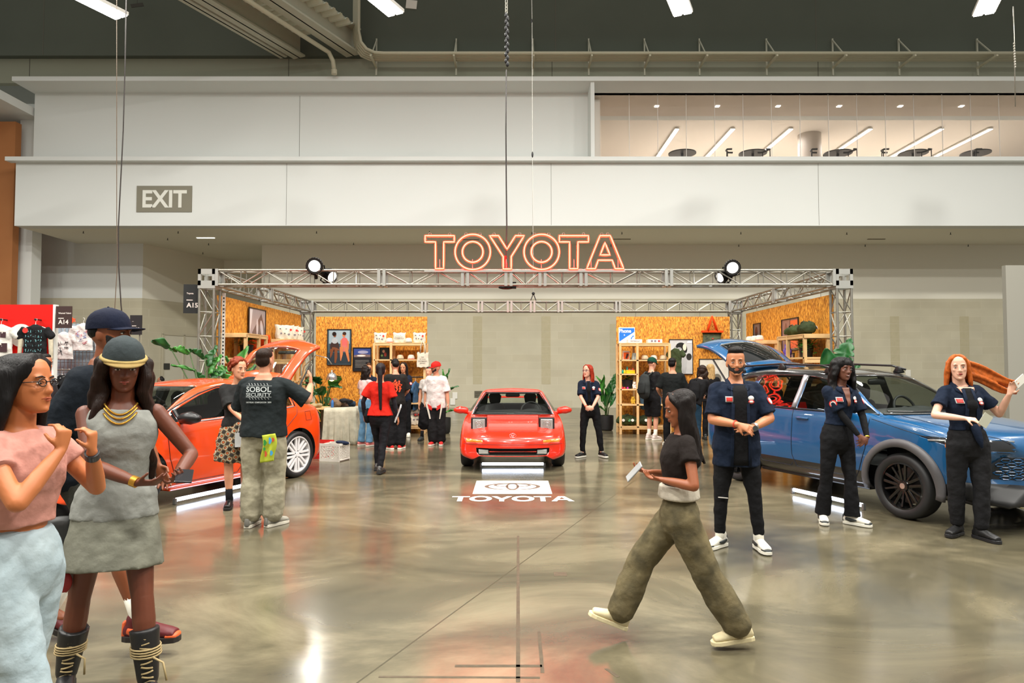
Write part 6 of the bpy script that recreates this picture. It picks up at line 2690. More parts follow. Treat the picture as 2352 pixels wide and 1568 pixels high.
	def side(s, y, z, sg, off=.003):
		r = s.bvh.ray_cast(Vector((sg * 3, y, z)), Vector((-sg, 0, 0)))
		return (r[0] + Vector((sg * off, 0, 0))) if r[0] else Vector((sg * .8, y, z))

	def front(s, x, z, off=.003):
		r = s.bvh.ray_cast(Vector((x, -2, z)), Vector((0, 1, 0)))
		return (r[0] + Vector((0, -off, 0))) if r[0] else Vector((x, 0, z))

	def topp(s, x, y, off=.003):
		r = s.bvh.ray_cast(Vector((x, y, 3)), Vector((0, 0, -1)))
		return (r[0] + Vector((0, 0, off))) if r[0] else Vector((x, y, 1))

	def seam(s, pts, proj, m, r=.0045, name='panel_gap', n=10):
		P = []
		for a, b in zip(pts, pts[1:]):
			for k in range(n):
				P.append(proj(lerp(a[0], b[0], k / n), lerp(a[1], b[1], k / n)))
		P.append(proj(*pts[-1]))
		return MB().tube(P, r, 5).build(name, m, s.body, smooth=True)


def wheel(car, sg, y, xo, r, w, rimr, m_rim, style, name='wheel', steer=0):
	"""xo outer face lateral position"""
	t = bpy.data.objects.new(name, None)
	COL.objects.link(t)
	t.parent = car.t
	t.location = (sg * (xo - w / 2), y, r)
	t.rotation_euler = (0, 0, R(steer))
	h = w / 2
	tp = [(rimr, -h * .8), (rimr + .02, -h * .96), (r - .035, -h), (r - .008, -h * .82), (r, -h * .55), (r, h * .55), (r - .008, h * .82), (r - .035, h), (rimr + .02, h * .96), (rimr, h * .8)]
	m_ty = mat('tyre_rubber', (30, 30, 31), .55)
	MB().lathe([(a, sg * b) for a, b in tp], n=56, axis='x', cap=False).build('tyre', m_ty, t, smooth=True, angle=50)
	b = MB()
	ro = sg
	b.lathe([(rimr + .004, ro * h * .82), (rimr - .012, ro * h * .86), (rimr - .02, ro * h * .6), (rimr - .035, -ro * h * .7), (rimr, -ro * h * .8)], n=48, axis='x', cap=False)
	rm = b.build('rim', m_rim, t, smooth=True, angle=40)
	b = MB()
	xf = ro * h * .62

	def P(rad, a, x):
		return (x, rad * math.cos(a), rad * math.sin(a))
	if style == 'eight':
		for k in range(8):
			for d in (-1, 1):
				a = 2 * PI * k / 8
				b.bar(P(.05, a + d * .45, xf * .9), P(rimr - .015, a + d * .13, xf), .030, .032)
	elif style == 'ten':
		for k in range(5):
			a = 2 * PI * k / 5 + .3
			for d in (-1, 1):
				b.bar(P(.045, a + d * .35, xf * .8), P(rimr - .012, a + d * .17, xf * 1.05), .020, .030)
			a2 = a + PI / 5
			b.bar(P(.045, a2, xf * .7), P(rimr - .02, a2 + .06, xf * .95), .030, .022)
	else:
		for k in range(5):
			a = 2 * PI * k / 5
			b.bar(P(.04, a, xf * .8), P(rimr - .01, a, xf), .05, .03)
	b.build('spokes', m_rim, rm, mods=[('bevel', .004)])
	b = MB()
	b.cyl((xf * .5, 0, 0), (xf * 1.12, 0, 0), .068, .058, 24)
	b.build('hub', m_rim, rm, mods=[('bevel', .004)])
	b = MB().cyl((xf * 1.1, 0, 0), (xf * 1.2, 0, 0), .032, .03, 20)
	b.build('centre_cap', mat('chrome', (206, 206, 206), .15, .9) if style != 'eight' else m_rim, rm)
	b = MB()
	for k in range(5):
		a = 2 * PI * k / 5 + .2
		b.cyl(P(.05, a, xf * .6), P(.05, a, xf * 1.16), .009, n=8)
	b.build('lug_nut', m_black, rm)
	b = MB().cyl((-ro * h * .4, 0, 0), (-ro * h * .2, 0, 0), rimr * .78, n=32)
	b.build('brake_disc', mat('brake_metal', (90, 88, 86), .35, .8), t, smooth=True, angle=40)
	return t


m_dark_in = mat('car_interior_black', (26, 27, 28), .6)
m_trim = mat('black_trim', (20, 20, 21), .35)
m_cglass = glass_mat('car_glass', (236, 242, 238), .5)
m_cgdark = glass_mat('car_glass_tinted', (150, 156, 152), .6)
m_amber = mat('amber_lens', (224, 120, 24), .15, coat=1)
m_lampc = mat('lamp_reflector', (196, 198, 196), .12, .6, coat=1)
m_redl = mat('red_lens', (190, 20, 16), .12, coat=1, emit=(255, 30, 20), estr=.25)
m_tubeled = emit_mat('led_tube', (222, 234, 255), 9.0)


def seat(car, x, y, z, m, sc=1.0, head=True):
	t = bpy.data.objects.new('seat', None)
	COL.objects.link(t)
	t.parent = car.t
	t.location = (x, y, z)
	b = MB()
	b.limb([((0, -.22, 0), .22, .07, (1, 0, 0)), ((0, .0, -.02), .23, .08, (1, 0, 0)), ((0, .22, -.01), .2, .07, (1, 0, 0))], 16)
	b.build('cushion', m, t, smooth=True)
	b = MB()
	b.limb([((0, .24, .02), .22, .07, (1, 0, 0)), ((0, .30, .28), .23, .065, (1, 0, 0)), ((0, .36, .50 * sc), .17, .05, (1, 0, 0))], 16)
	b.build('backrest', m, t, smooth=True)
	if head:
		b = MB()
		b.limb([((0, .37, .56 * sc), .10, .045, (1, 0, 0)), ((0, .38, .68 * sc), .12, .05, (1, 0, 0)), ((0, .385, .72 * sc), .09, .04, (1, 0, 0))], 14)
		b.build('headrest', m, t, smooth=True)


def cabin(car, y0, y1, z, w, dash_y, dash_z, wheel_x, tiltz=.18):
	MB().box2((-w, y0, z - .25), (w, y1, z)).build('cabin_floor', m_dark_in, car.t)
	b = MB()
	b.limb([((-w + .04, dash_y, dash_z - .09), .09, .16, (0, 0, 1)), ((0, dash_y - .04, dash_z - .07), .10, .18, (0, 0, 1)), ((w - .04, dash_y, dash_z - .09), .09, .16, (0, 0, 1))], 16)
	b.ball((wheel_x, dash_y + .05, dash_z - .015), (.19, .12, .05), 16, 8)
	b.build('dashboard', m_dark_in, car.t, smooth=True)
	sw = bpy.data.objects.new('steering_wheel', None)
	COL.objects.link(sw)
	sw.parent = car.t
	sw.location = (wheel_x, dash_y + .25, dash_z - .03)
	sw.rotation_euler = (R(-22), 0, 0)
	MB().tube([(.18 * math.cos(a), 0, .18 * math.sin(a)) for a in [2 * PI * i / 28 for i in range(28)]], .016, 8, closed=True).build('steering_rim', m_dark_in, sw, smooth=True)
	b = MB().ball((0, 0, 0), (.06, .03, .05))
	for a in (0, PI, -PI / 2):
		b.bar((0, 0, 0), (.17 * math.cos(a), 0, .17 * math.sin(a)), .03, .02)
	b.build('wheel_hub', m_dark_in, sw)


def mirror(car, x, y, z, m, m2, sg, sz=1.0):
	b = MB()
	b.limb([((x - sg * .06 * sz, y, z), .055 * sz, .07 * sz, (0, 0, 1)), ((x + sg * .04 * sz, y + .0, z + .006), .068 * sz, .075 * sz, (0, 0, 1)), ((x + sg * .11 * sz, y + .02, z), .045 * sz, .05 * sz, (0, 0, 1))], 16)
	o = b.build('wing_mirror', m, car.t, smooth=True)
	MB().limb([((x - sg * .15 * sz, y + .02, z - .05), .02, .03, (0, 1, 0)), ((x - sg * .03 * sz, y, z - .03), .018, .03, (0, 1, 0))], 8).build('mirror_arm', m2, o, smooth=True)
	MB().ball((x + sg * .02, y + .065 * sz, z), (.085 * sz, .008, .048 * sz)).build('mirror_glass', mat('mirror_silver', (190, 194, 196), .05, 1), o, smooth=True)
	return o


def emblem(parent, m, fn, w, h, r):
	"""three overlapping ovals; fn(x,z)-> point"""
	b = MB()
	for (cx, cz, rx, rz) in ((0, 0, w / 2, h / 2), (0, h * .20, w * .30, h * .26), (0, -.0, w * .13, h * .46)):
		b.tube([fn(cx + rx * math.cos(a), cz + rz * math.sin(a)) for a in [2 * PI * i / 40 for i in range(40)]], r, 6, closed=True)
	return b.build('emblem', m, parent, smooth=True)


def led_tube(lab, p0, p1, power):
	p0, p1 = Vector(p0), Vector(p1)
	c = (p0 + p1) / 2
	d = (p1 - p0).normalized()
	t = thing('floor_light_tube', lab, 'light tube', (c.x, c.y, 0), math.atan2(d.y, d.x))
	L = (p1 - p0).length
	MB().cyl((-L / 2, 0, .055), (L / 2, 0, .055), .022, n=16).build('tube', m_tubeled, t, smooth=True, angle=40)
	for q in (-1, 1):
		MB().box((q * (L / 2 + .02), 0, .0375), (.03, .04, .07)).build('end_bracket', mat('bracket_steel', (150, 150, 150), .3, .8), t, mods=[('bevel', .004)])


# ---------------------------------------------------------------- red sports car
p_red = paint('paint_red_orange', (226, 40, 12))
TAB = [(0.00, .25, .64, .40, .46, .43, .45), (.04, .205, .74, .455, .56, .49, .52), (.12, .185, .795, .50, .60, .535, .565), (.30, .18, .83, .56, .62, .60, .63), (.60, .18, .845, .64, .64, .675, .70),
	   (.90, .18, .85, .70, .66, .725, .745), (1.15, .18, .85, .735, .67, .76, .785), (1.30, .18, .85, .75, .665, .795, .82), (1.55, .18, .845, .765, .60, .93, .965), (1.80, .18, .845, .775, .555, 1.06, 1.10), (1.98, .18, .845, .78, .53, 1.135, 1.18),
	   (2.2, .18, .845, .785, .53, 1.17, 1.22), (2.5, .18, .845, .79, .53, 1.165, 1.215), (2.72, .18, .85, .80, .55, 1.12, 1.17), (2.9, .18, .85, .81, .60, 1.0, 1.02), (3.1, .18, .85, .81, .64, .89, .90), (3.4, .18, .85, .80, .68, .85, .86), (3.8, .2, .84, .79, .70, .83, .85), (4.05, .24, .80, .76, .66, .81, .83), (4.17, .35, .70, .66, .58, .74, .76)]
c = Car('sports_car', 'red-orange two-seat sports car seen head-on with pop-up headlights raised', TAB, lambda y: .16 * max(0, 1 - y / .9) - .12 * max(0, (y - 3.6) / .57), 0)
c.t.location = (.012, 10.36, 0)
for ax, r_ in ((.87, .335), (3.27, .335)):
	f = c.cut(circ(ax, .30, r_, 28), 'yz', lambda v: abs(v.x) > .55)
	c.take(f)
ws = c.cut([(-.665, .80), (.665, .80), (.60, .95), (.475, 1.140), (-.475, 1.140), (-.60, .95)], 'xz', lambda v: 1.15 < v.y < 2.02)
c.take(ws, 'windscreen', m_cglass)
rw = c.cut([(-.50, .90), (.50, .90), (.46, 1.11), (-.46, 1.11)], 'xz', lambda v: 2.6 < v.y < 3.2)
c.take(rw, 'rear_window', m_cglass)
sd = c.cut([(1.52, .83), (2.02, 1.10), (2.5, 1.125), (2.72, 1.06), (2.66, .86)], 'yz', lambda v: abs(v.x) > .4)
c.take([f for f in sd if f.calc_center_median().x > 0], 'side_window', m_cglass)
sd = [f for f in c.bm.faces if abs(f.calc_center_median().x) > .4 and inside((f.calc_center_median().y, f.calc_center_median().z), [(1.52, .83), (2.02, 1.10), (2.5, 1.125), (2.72, 1.06), (2.66, .86)])]
c.take(sd, 'side_window', m_cglass)
fr_ = lambda v: v.y < .75
g = c.cut([(-.56, .375), (.56, .375), (.555, .31), (.50, .262), (-.50, .262), (-.555, .31)], 'xz', fr_)
c.take(g)
for q in (-1, 1):
	a = c.cut([(q * .72, .455), (q * .72, .51), (q * .46, .492), (q * .46, .455)], 'xz', fr_)
	c.take(a, 'turn_signal', m_amber)
c.finish([p_red, m_dark_in])
MB().box2((-.58, .20, .25), (.58, .26, .40)).build('grille_recess', m_trim, c.t)
b = MB()
b.box2((-.36, .08, .312), (.36, .20, .328))
b.build('bumper_bar', p_red, c.t, mods=[('bevel', .004)])
b = MB()
for k in range(5):
	b.box2((-.36, .15, .27 + k * .02), (.36, .2, .276 + k * .02))
b.build('grille_slats', mat('slat_dark', (36, 38, 44), .3), c.t)
for q in (-1, 1):
	fl_ = MB().box((q * .445, .13, .318), (.17, .10, .085)).build('fog_lamp', m_trim, c.t, mods=[('bevel', .02, 3)])
	MB().box((q * .445, .085, .318), (.15, .02, .068)).build('lens', m_lampc, fl_, mods=[('bevel', .01, 3)])
	# raised headlight pods
	hp_ = bpy.data.objects.new('headlight', None)
	COL.objects.link(hp_)
	hp_.parent = c.t
	hp_.location = (q * .535, .46, .705)
	b = MB()
	b.box2((-.125, 0, -.125), (.125, .30, .105))
	b.build('pod', m_trim, hp_, mods=[('bevel', .015)])
	MB().box2((-.125, .02, .10), (.125, .42, .117)).build('pod_lid', p_red, hp_, mods=[('bevel', .008)])
	MB().box2((-.098, -.02, -.085), (.098, .005, .080)).build('lens', m_lampc, hp_, mods=[('bevel', .014, 3)])
	b = MB()
	for rr_ in (.058, .034, .012):
		b.tube([(rr_ * math.cos(a), -.022, rr_ * math.sin(a)) for a in [2 * PI * i / 24 for i in range(24)]], .004, 5, closed=True)
	b.build('bulb_reflector', mat('chrome', (206, 206, 206), .15, .9), hp_, smooth=True)
	mirror(c, q * .875, 1.50, .86, p_red, p_red, q)
	# A pillar trim
	b = MB()
	b.tube([c.front(q * x, z, .002) for x, z in ((.672, .80), (.635, .90), (.58, .99), (.485, 1.145))], .012, 6)
	b.build('pillar_trim', m_trim, c.t, smooth=True)
	b = MB()
	b.tube([c.front(q * x, z, .004) for x, z in ((.69, .80), (.655, .90), (.60, .99), (.51, 1.145))], .009, 6)
	b.build('chrome_strip', mat('pale_strip', (170, 172, 178), .3, .4), c.t, smooth=True)
b = MB()
b.tube([c.front(x, 1.146, .002) for x in [(-.48 + .96 * i / 14) for i in range(15)]], .016, 6)
b.build('header_seal', m_trim, c.t, smooth=True)
b = MB()
b.tube([c.front(x, .803, .004) for x in [(-.66 + 1.32 * i / 14) for i in range(15)]], .014, 6)
b.build('cowl_trim', m_trim, c.t, smooth=True)
for x0, x1 in ((-.1, -.62), (.42, .02)):
	MB().tube([c.front(x0, .822, .02), c.front((x0 + x1) / 2, .826, .02), c.front(x1, .832, .018)], .007, 5).build('wiper', m_trim, c.t)
c.seam([(-.60, .98), (-.62, .62), (-.50, .30), (0, .20), (.50, .30), (.62, .62), (.60, .98)], lambda x, y: c.topp(x, y, .001), m_trim, .003)
c.seam([(-.80, .43), (-.4, .43), (.4, .43), (.80, .43)], lambda x, z: c.front(x, z, .001), mat('seam_dark_red', (120, 20, 8), .5), .003)  # dark red line along the nose seam
emblem(c.t, mat('chrome', (206, 206, 206), .15, .9), lambda x, z: c.front(x, .560 + z, .004), .10, .055, .003)
cabin(c, 1.3, 2.7, .45, .66, 1.62, .84, .33)
seat(c, .33, 2.05, .42, m_dark_in, .95)
seat(c, -.33, 2.05, .42, m_dark_in, .95)
MB().box2((-.68, 2.62, .45), (.68, 2.68, .90)).build('rear_bulkhead', m_dark_in, c.t)
MB().limb([((-.11, 1.93, 1.10), .03, .02, (0, 0, 1)), ((.0, 1.92, 1.103), .034, .022, (0, 0, 1)), ((.11, 1.93, 1.10), .03, .02, (0, 0, 1))], 12).build('rearview_mirror', m_trim, c.t, smooth=True)
b = MB()
b.limb([((-.66, 3.95, .97), .02, .07, (0, 0, 1)), ((0, 3.98, .985), .02, .08, (0, 0, 1)), ((.66, 3.95, .97), .02, .07, (0, 0, 1))], 12)
for q in (-1, 1):
	b.limb([((q * .66, 3.93, .97), .03, .06, (1, 0, 0)), ((q * .69, 3.88, .80), .03, .07, (1, 0, 0))], 10)
b.build('rear_spoiler', p_red, c.t, smooth=True)
m_silver = mat('rim_silver', (180, 180, 182), .3, .7)
for sg in (-1, 1):
	for y in (.87, 3.27):
		wheel(c, sg, y, .835, .30, .20, .19, m_silver, 'five')
for q in (-1, 1):
	MB().box2((q * .60 - .22, .92, .2), (q * .60 + .22, 1.3, .6)).build('wheel_liner', m_trim, c.t)
led_tube('glowing white tube light on floor under the red sports car nose', (.012 - .49, 11.0, 0), (.012 + .49, 11.0, 0), 14)


def rz(v, a):
	return Vector((v[0] * math.cos(a) - v[1] * math.sin(a), v[0] * math.sin(a) + v[1] * math.cos(a), 0))


def hatch(c, hy, hz, w0, w1, L_, ang, m, mg, curve=.16, spoiler=True, glass_span=(.16, .72)):
	"""raised tailgate hinged across the roof at y=hy,z=hz"""
	t = bpy.data.objects.new('tailgate', None)
	COL.objects.link(t)
	t.parent = c.t
	t.location = (0, hy, hz)
	t.rotation_euler = (ang, 0, 0)

	def fn(u, v):
		a = (u - .5) * 2
		w = lerp(w0, w1, v ** 1.5)
		s_ = 1 - (abs(a) ** 3) * .0
		x = a * w
		z = curve * (math.sin(v * PI * .62)) - .10 * a * a - .24 * max(0, v - .72) ** 1.3
		return (x, v * L_ * (1 - .06 * a * a), z)
	g0, g1 = glass_span
	for nm, mm, test in (('frame', [m, m_trim], False), ('hatch_glass', [mg, mg], True)):
		b = MB()
		nu, nv = 28, 28
		vs = [fn(i / nu, j / nv) for j in range(nv + 1) for i in range(nu + 1)]
		fs = []
		for j in range(nv):
			for i in range(nu):
				u, v = (i + .5) / nu, (j + .5) / nv
				ing = g0 < v < g1 and .13 < u < .87
				if ing == test:
					a_ = j * (nu + 1) + i
					fs.append((a_, a_ + 1, a_ + nu + 2, a_ + nu + 1))
		b.add(vs, fs)
		o = b.build(nm, mm, t, smooth=True, fix=False)
		q = o.modifiers.new('solid', 'SOLIDIFY')
		q.thickness = .045 if not test else .006
		q.offset = -1
		q.material_offset = 1 if not test else 0
		q.material_offset_rim = 0
	if spoiler:
		b = MB()
		b.limb([((-w0 * .8, .02, .05), .02, .10, (0, 0, 1)), ((0, .02, .10), .02, .12, (0, 0, 1)), ((w0 * .8, .02, .05), .02, .10, (0, 0, 1))], 12)
		b.build('spoiler', m, t, smooth=True)
	MB().box((0, L_ * .93, -.10), (.5, .05, .03)).build('latch_panel', m_trim, t)
	return t


# ---------------------------------------------------------------- orange hatchback
p_or = paint('paint_orange', (232, 70, 12))
yawO = -23.2
TAB = [(0, .30, .45, .52, .36, .56, .58), (.05, .2, .66, .60, .48, .66, .68), (.15, .17, .76, .68, .55, .74, .76), (.35, .16, .82, .76, .61, .82, .84), (.70, .16, .85, .84, .65, .89, .92), (1.0, .16, .86, .885, .66, .94, .97),
	   (1.15, .16, .865, .90, .64, .99, 1.03), (1.5, .16, .865, .915, .61, 1.17, 1.21), (1.8, .16, .865, .925, .59, 1.29, 1.34), (2.1, .16, .865, .935, .58, 1.36, 1.42), (2.5, .16, .865, .95, .575, 1.395, 1.455), (3.0, .16, .865, .97, .565, 1.375, 1.44),
	   (3.4, .17, .865, .99, .55, 1.33, 1.39), (3.7, .18, .855, 1.0, .54, 1.25, 1.30), (3.95, .2, .845, .98, .56, 1.08, 1.10), (4.10, .25, .82, .88, .58, .94, .96), (4.20, .34, .74, .70, .56, .76, .78)]
c = Car('hatchback_car', 'bright orange hatchback with white wheels and raised tailgate at left', TAB, lambda y: .22 * max(0, 1 - y / .9) - .16 * max(0, (y - 3.7) / .5), yawO)
wc = Vector((px2x(324, 7.6), 7.6, 0))
c.t.location = wc - rz((.86, .85), R(yawO))
AX = (.85, 3.46)
for ax in AX:
	f = c.cut(circ(ax, .335, .385, 36), 'yz', lambda v: abs(v.x) > .55)
	c.take(f)
ws = c.cut([(-.70, .985), (.70, .985), (.60, 1.20), (.50, 1.36), (-.50, 1.36), (-.60, 1.20)], 'xz', lambda v: 1.0 < v.y < 2.2)
c.take(ws, 'windscreen', m_cglass)
q_ = [(1.12, .945), (1.42, 1.075), (1.42, .955)]
wA = [(1.47, .955), (1.47, 1.095), (1.85, 1.25), (2.15, 1.335), (2.42, 1.355), (2.42, .985)]
wB = [(2.50, .99), (2.50, 1.355), (2.9, 1.345), (3.22, 1.29), (3.42, 1.18), (3.38, 1.05)]
for sg in (1, -1):
	for k_, poly in enumerate((q_, wA, wB)):
		f = c.cut(poly, 'yz', lambda v: v.x * sg > .35)
		c.take(f, ('quarter_window', 'door_window', 'door_window')[k_], m_cgdark)
rear = c.cut([(-.55, .72), (.55, .72), (.58, 1.0), (.46, 1.34), (-.46, 1.34), (-.58, 1.0)], 'xz', lambda v: v.y > 3.35)
c.take(rear)
for q in (-1, 1):
	f = c.cut([(q * .50, .60), (q * .80, .66), (q * .80, .74), (q * .52, .68)], 'xz', lambda v: v.y < .8)
	c.take(f, 'headlight', m_lampc)
	f = c.cut([(3.98, .72), (4.2, .72), (4.2, .95), (3.95, .95)], 'yz', lambda v: v.x * q > .5 and v.y > 3.8)
	c.take(f, 'tail_light', m_redl)
f = c.cut([(-.5, .24), (.5, .24), (.42, .50), (-.42, .50)], 'xz', lambda v: v.y < .6)
c.take(f, 'grille', m_trim)
c.finish([p_or, m_dark_in])
mirror(c, .945, 1.42, 1.0, m_trim, m_trim, 1, 1.15)
mirror(c, -.945, 1.42, 1.0, m_trim, m_trim, -1, 1.15)
PS = lambda y, z: c.side(y, z, 1, .001)
m_gap = mat('gap_dark', (60, 12, 6), .5)
c.seam([(1.22, .93), (1.25, .55), (1.36, .24), (2.30, .24), (2.44, .45), (2.46, .98)], PS, m_gap)
c.seam([(2.46, .45), (2.44, .26), (2.9, .25), (3.06, .45), (3.2, .75), (3.42, .92), (3.46, 1.05)], PS, m_gap)
c.seam([(3.60, .95), (3.72, .95), (3.74, .82), (3.62, .82), (3.60, .95)], PS, m_gap, .003)
# chrome line below windows and black frame around them
b = MB()
b.tube([c.side(y, z, 1, .004) for y, z in ((1.10, .935), (1.5, .94), (2.0, .955), (2.5, .975), (3.0, 1.0), (3.4, 1.035))], .009, 6)
b.build('window_sill_strip', mat('pale_strip', (170, 172, 178), .3, .4), c.body, smooth=True)
b = MB()
b.tube([c.side(y, z, 1, .004) for y, z in ((1.10, .955), (1.45, 1.115), (1.85, 1.275), (2.15, 1.35), (2.5, 1.378), (2.9, 1.365), (3.25, 1.305), (3.47, 1.18), (3.42, 1.04))], .010, 6)
b.build('window_frame_seal', m_trim, c.body, smooth=True)
for y in (1.445, 2.46):
	z1 = 1.09 if y < 2 else 1.365
	b = MB()
	b.tube([c.side(y, lerp(.96, z1, i / 6), 1, .002) for i in range(7)], .026, 6)
	b.build('window_pillar', m_trim, c.body, smooth=True)
for y in (2.28,):
	p = c.side(y, .86, 1, .012)
	MB().limb([(p + Vector((0, -.09, 0)), .014, .012), (p + Vector((.012, 0, .004)), .014, .014), (p + Vector((0, .09, 0)), .014, .012)], 8).build('door_handle', p_or, c.body, smooth=True)
cabin(c, 1.2, 3.3, .42, .70, 1.50, .98, -.33)
m_seat = mat('seat_fabric', (36, 36, 38), .8)
for x in (-.34, .34):
	seat(c, x, 2.0, .52, m_seat)
	seat(c, x, 2.85, .52, m_seat, .9)
hatch(c, 3.45, 1.40, .56, .62, .98, R(35), p_or, m_cglass)
for sg in (-1, 1):
	MB().tube([(sg * .56, 3.7, 1.18), (sg * .54, 4.05, 1.62)], .012, 6).build('gas_strut', m_black, c.t)
m_rimw = mat('rim_white', (226, 224, 224), .35)
for sg in (-1, 1):
	for y in AX:
		wheel(c, sg, y, .862, .335, .21, .258, m_rimw, 'eight', steer=0)
for y in AX:
	MB().box2((-.6, y - .37, .25), (.6, y + .37, .72)).build('wheel_liner', m_trim, c.t)
b = MB()
b.box2((-.80, 1.3, .15), (.80, 3.0, .22))
b.build('side_skirt', p_or, c.t, mods=[('bevel', .02)])
O_ = c.t.location
e0 = O_ + rz((.86, 1.35), R(yawO))
e1 = O_ + rz((.86, 2.75), R(yawO))
led_tube('glowing white tube light on floor along the orange hatchback side', e1, e0, 14)

# ---------------------------------------------------------------- blue crossover
p_bl = paint('paint_blue', (10, 76, 122))
yawB = 21.2
TAB = [(0, .44, .50, .62, .42, .72, .76), (.05, .32, .72, .70, .52, .80, .84), (.15, .27, .82, .80, .58, .90, .93), (.4, .25, .88, .90, .66, .96, .99), (.8, .25, .91, .97, .70, 1.02, 1.05), (1.15, .25, .91, 1.01, .69, 1.06, 1.09), (1.32, .25, .91, 1.03, .68, 1.12, 1.16), (1.75, .25, .91, 1.045, .64, 1.36, 1.41),
	   (2.05, .25, .91, 1.055, .62, 1.485, 1.54), (2.4, .25, .91, 1.06, .61, 1.53, 1.595), (3.0, .25, .91, 1.07, .61, 1.54, 1.61), (3.6, .26, .905, 1.08, .60, 1.51, 1.575), (3.95, .28, .90, 1.08, .58, 1.44, 1.49), (4.2, .32, .88, 1.05, .60, 1.22, 1.26), (4.38, .38, .84, .96, .62, 1.02, 1.04), (4.46, .45, .72, .75, .58, .84, .86)]
c = Car('crossover_car', 'blue compact crossover with black roof and wheels, tailgate raised, at right', TAB, lambda y: .24 * max(0, 1 - y / .9) - .16 * max(0, (y - 4.0) / .46), yawB)
wc = Vector((px2x(2062, 7.29), 7.29, 0))
c.t.location = wc - rz((-.90, .93), R(yawB))
AX = (.93, 3.57)
for ax in AX:
	f = c.cut(circ(ax, .36, .415, 36), 'yz', lambda v: abs(v.x) > .55)
	c.take(f)
ws = c.cut([(-.74, 1.075), (.74, 1.075), (.64, 1.30), (.53, 1.50), (-.53, 1.50), (-.64, 1.30)], 'xz', lambda v: 1.15 < v.y < 2.2)
c.take(ws, 'windscreen', m_cglass)
w0_ = [(1.32, 1.085), (1.85, 1.355), (2.15, 1.46), (2.42, 1.49), (2.42, 1.09)]
w1_ = [(2.52, 1.09), (2.52, 1.495), (2.95, 1.50), (3.25, 1.49), (3.35, 1.11)]
w2_ = [(3.42, 1.12), (3.36, 1.48), (3.66, 1.43), (3.86, 1.22)]
for sg in (1, -1):
	for k_, poly in enumerate((w0_, w1_, w2_)):
		f = c.cut(poly, 'yz', lambda v: v.x * sg > .35)
		c.take(f, ('door_window', 'door_window', 'quarter_window')[k_], m_cgdark)
rear = c.cut([(-.62, .80), (.62, .80), (.62, 1.1), (.52, 1.46), (-.52, 1.46), (-.62, 1.1)], 'xz', lambda v: v.y > 3.7)
c.take(rear)
for q in (-1, 1):
	f = c.cut([(.02, .80), (.12, .88), (.62, .90), (.72, .895), (.30, .79), (.05, .77)], 'yz', lambda v: v.x * q > .38 and v.y < .9)
	c.take(f, 'headlight', mat('headlight_dark', (30, 32, 36), .08, coat=1))
	f = c.cut([(4.0, .86), (4.5, .86), (4.5, 1.04), (4.02, 1.06)], 'yz', lambda v: v.x * q > .45 and v.y > 3.8)
	c.take(f, 'tail_light', m_redl)
low = [f for f in c.bm.faces]
bmesh.ops.bisect_plane(c.bm, geom=list(c.bm.faces) + list(c.bm.edges) + list(c.bm.verts), plane_co=(0, 0, .44), plane_no=(0, 0, 1), dist=1e-5)
for f in c.bm.faces:
	v = f.calc_center_median()
	if v.z < .44:
		f.material_index = 1
	elif v.z > 1.505 or (v.z > 1.3 and 1.3 < v.y < 4.0 and abs(v.x) < .70):
		f.material_index = 1
g = c.cut([(-.52, .50), (.52, .50), (.60, .60), (.46, .72), (-.46, .72), (-.60, .60)], 'xz', lambda v: v.y < .5)
c.take(g, 'grille', mat('grille_dark', (24, 30, 38), .3))
c.finish([p_bl, paint('paint_black', (22, 21, 22)), m_dark_in, m_dark_in])
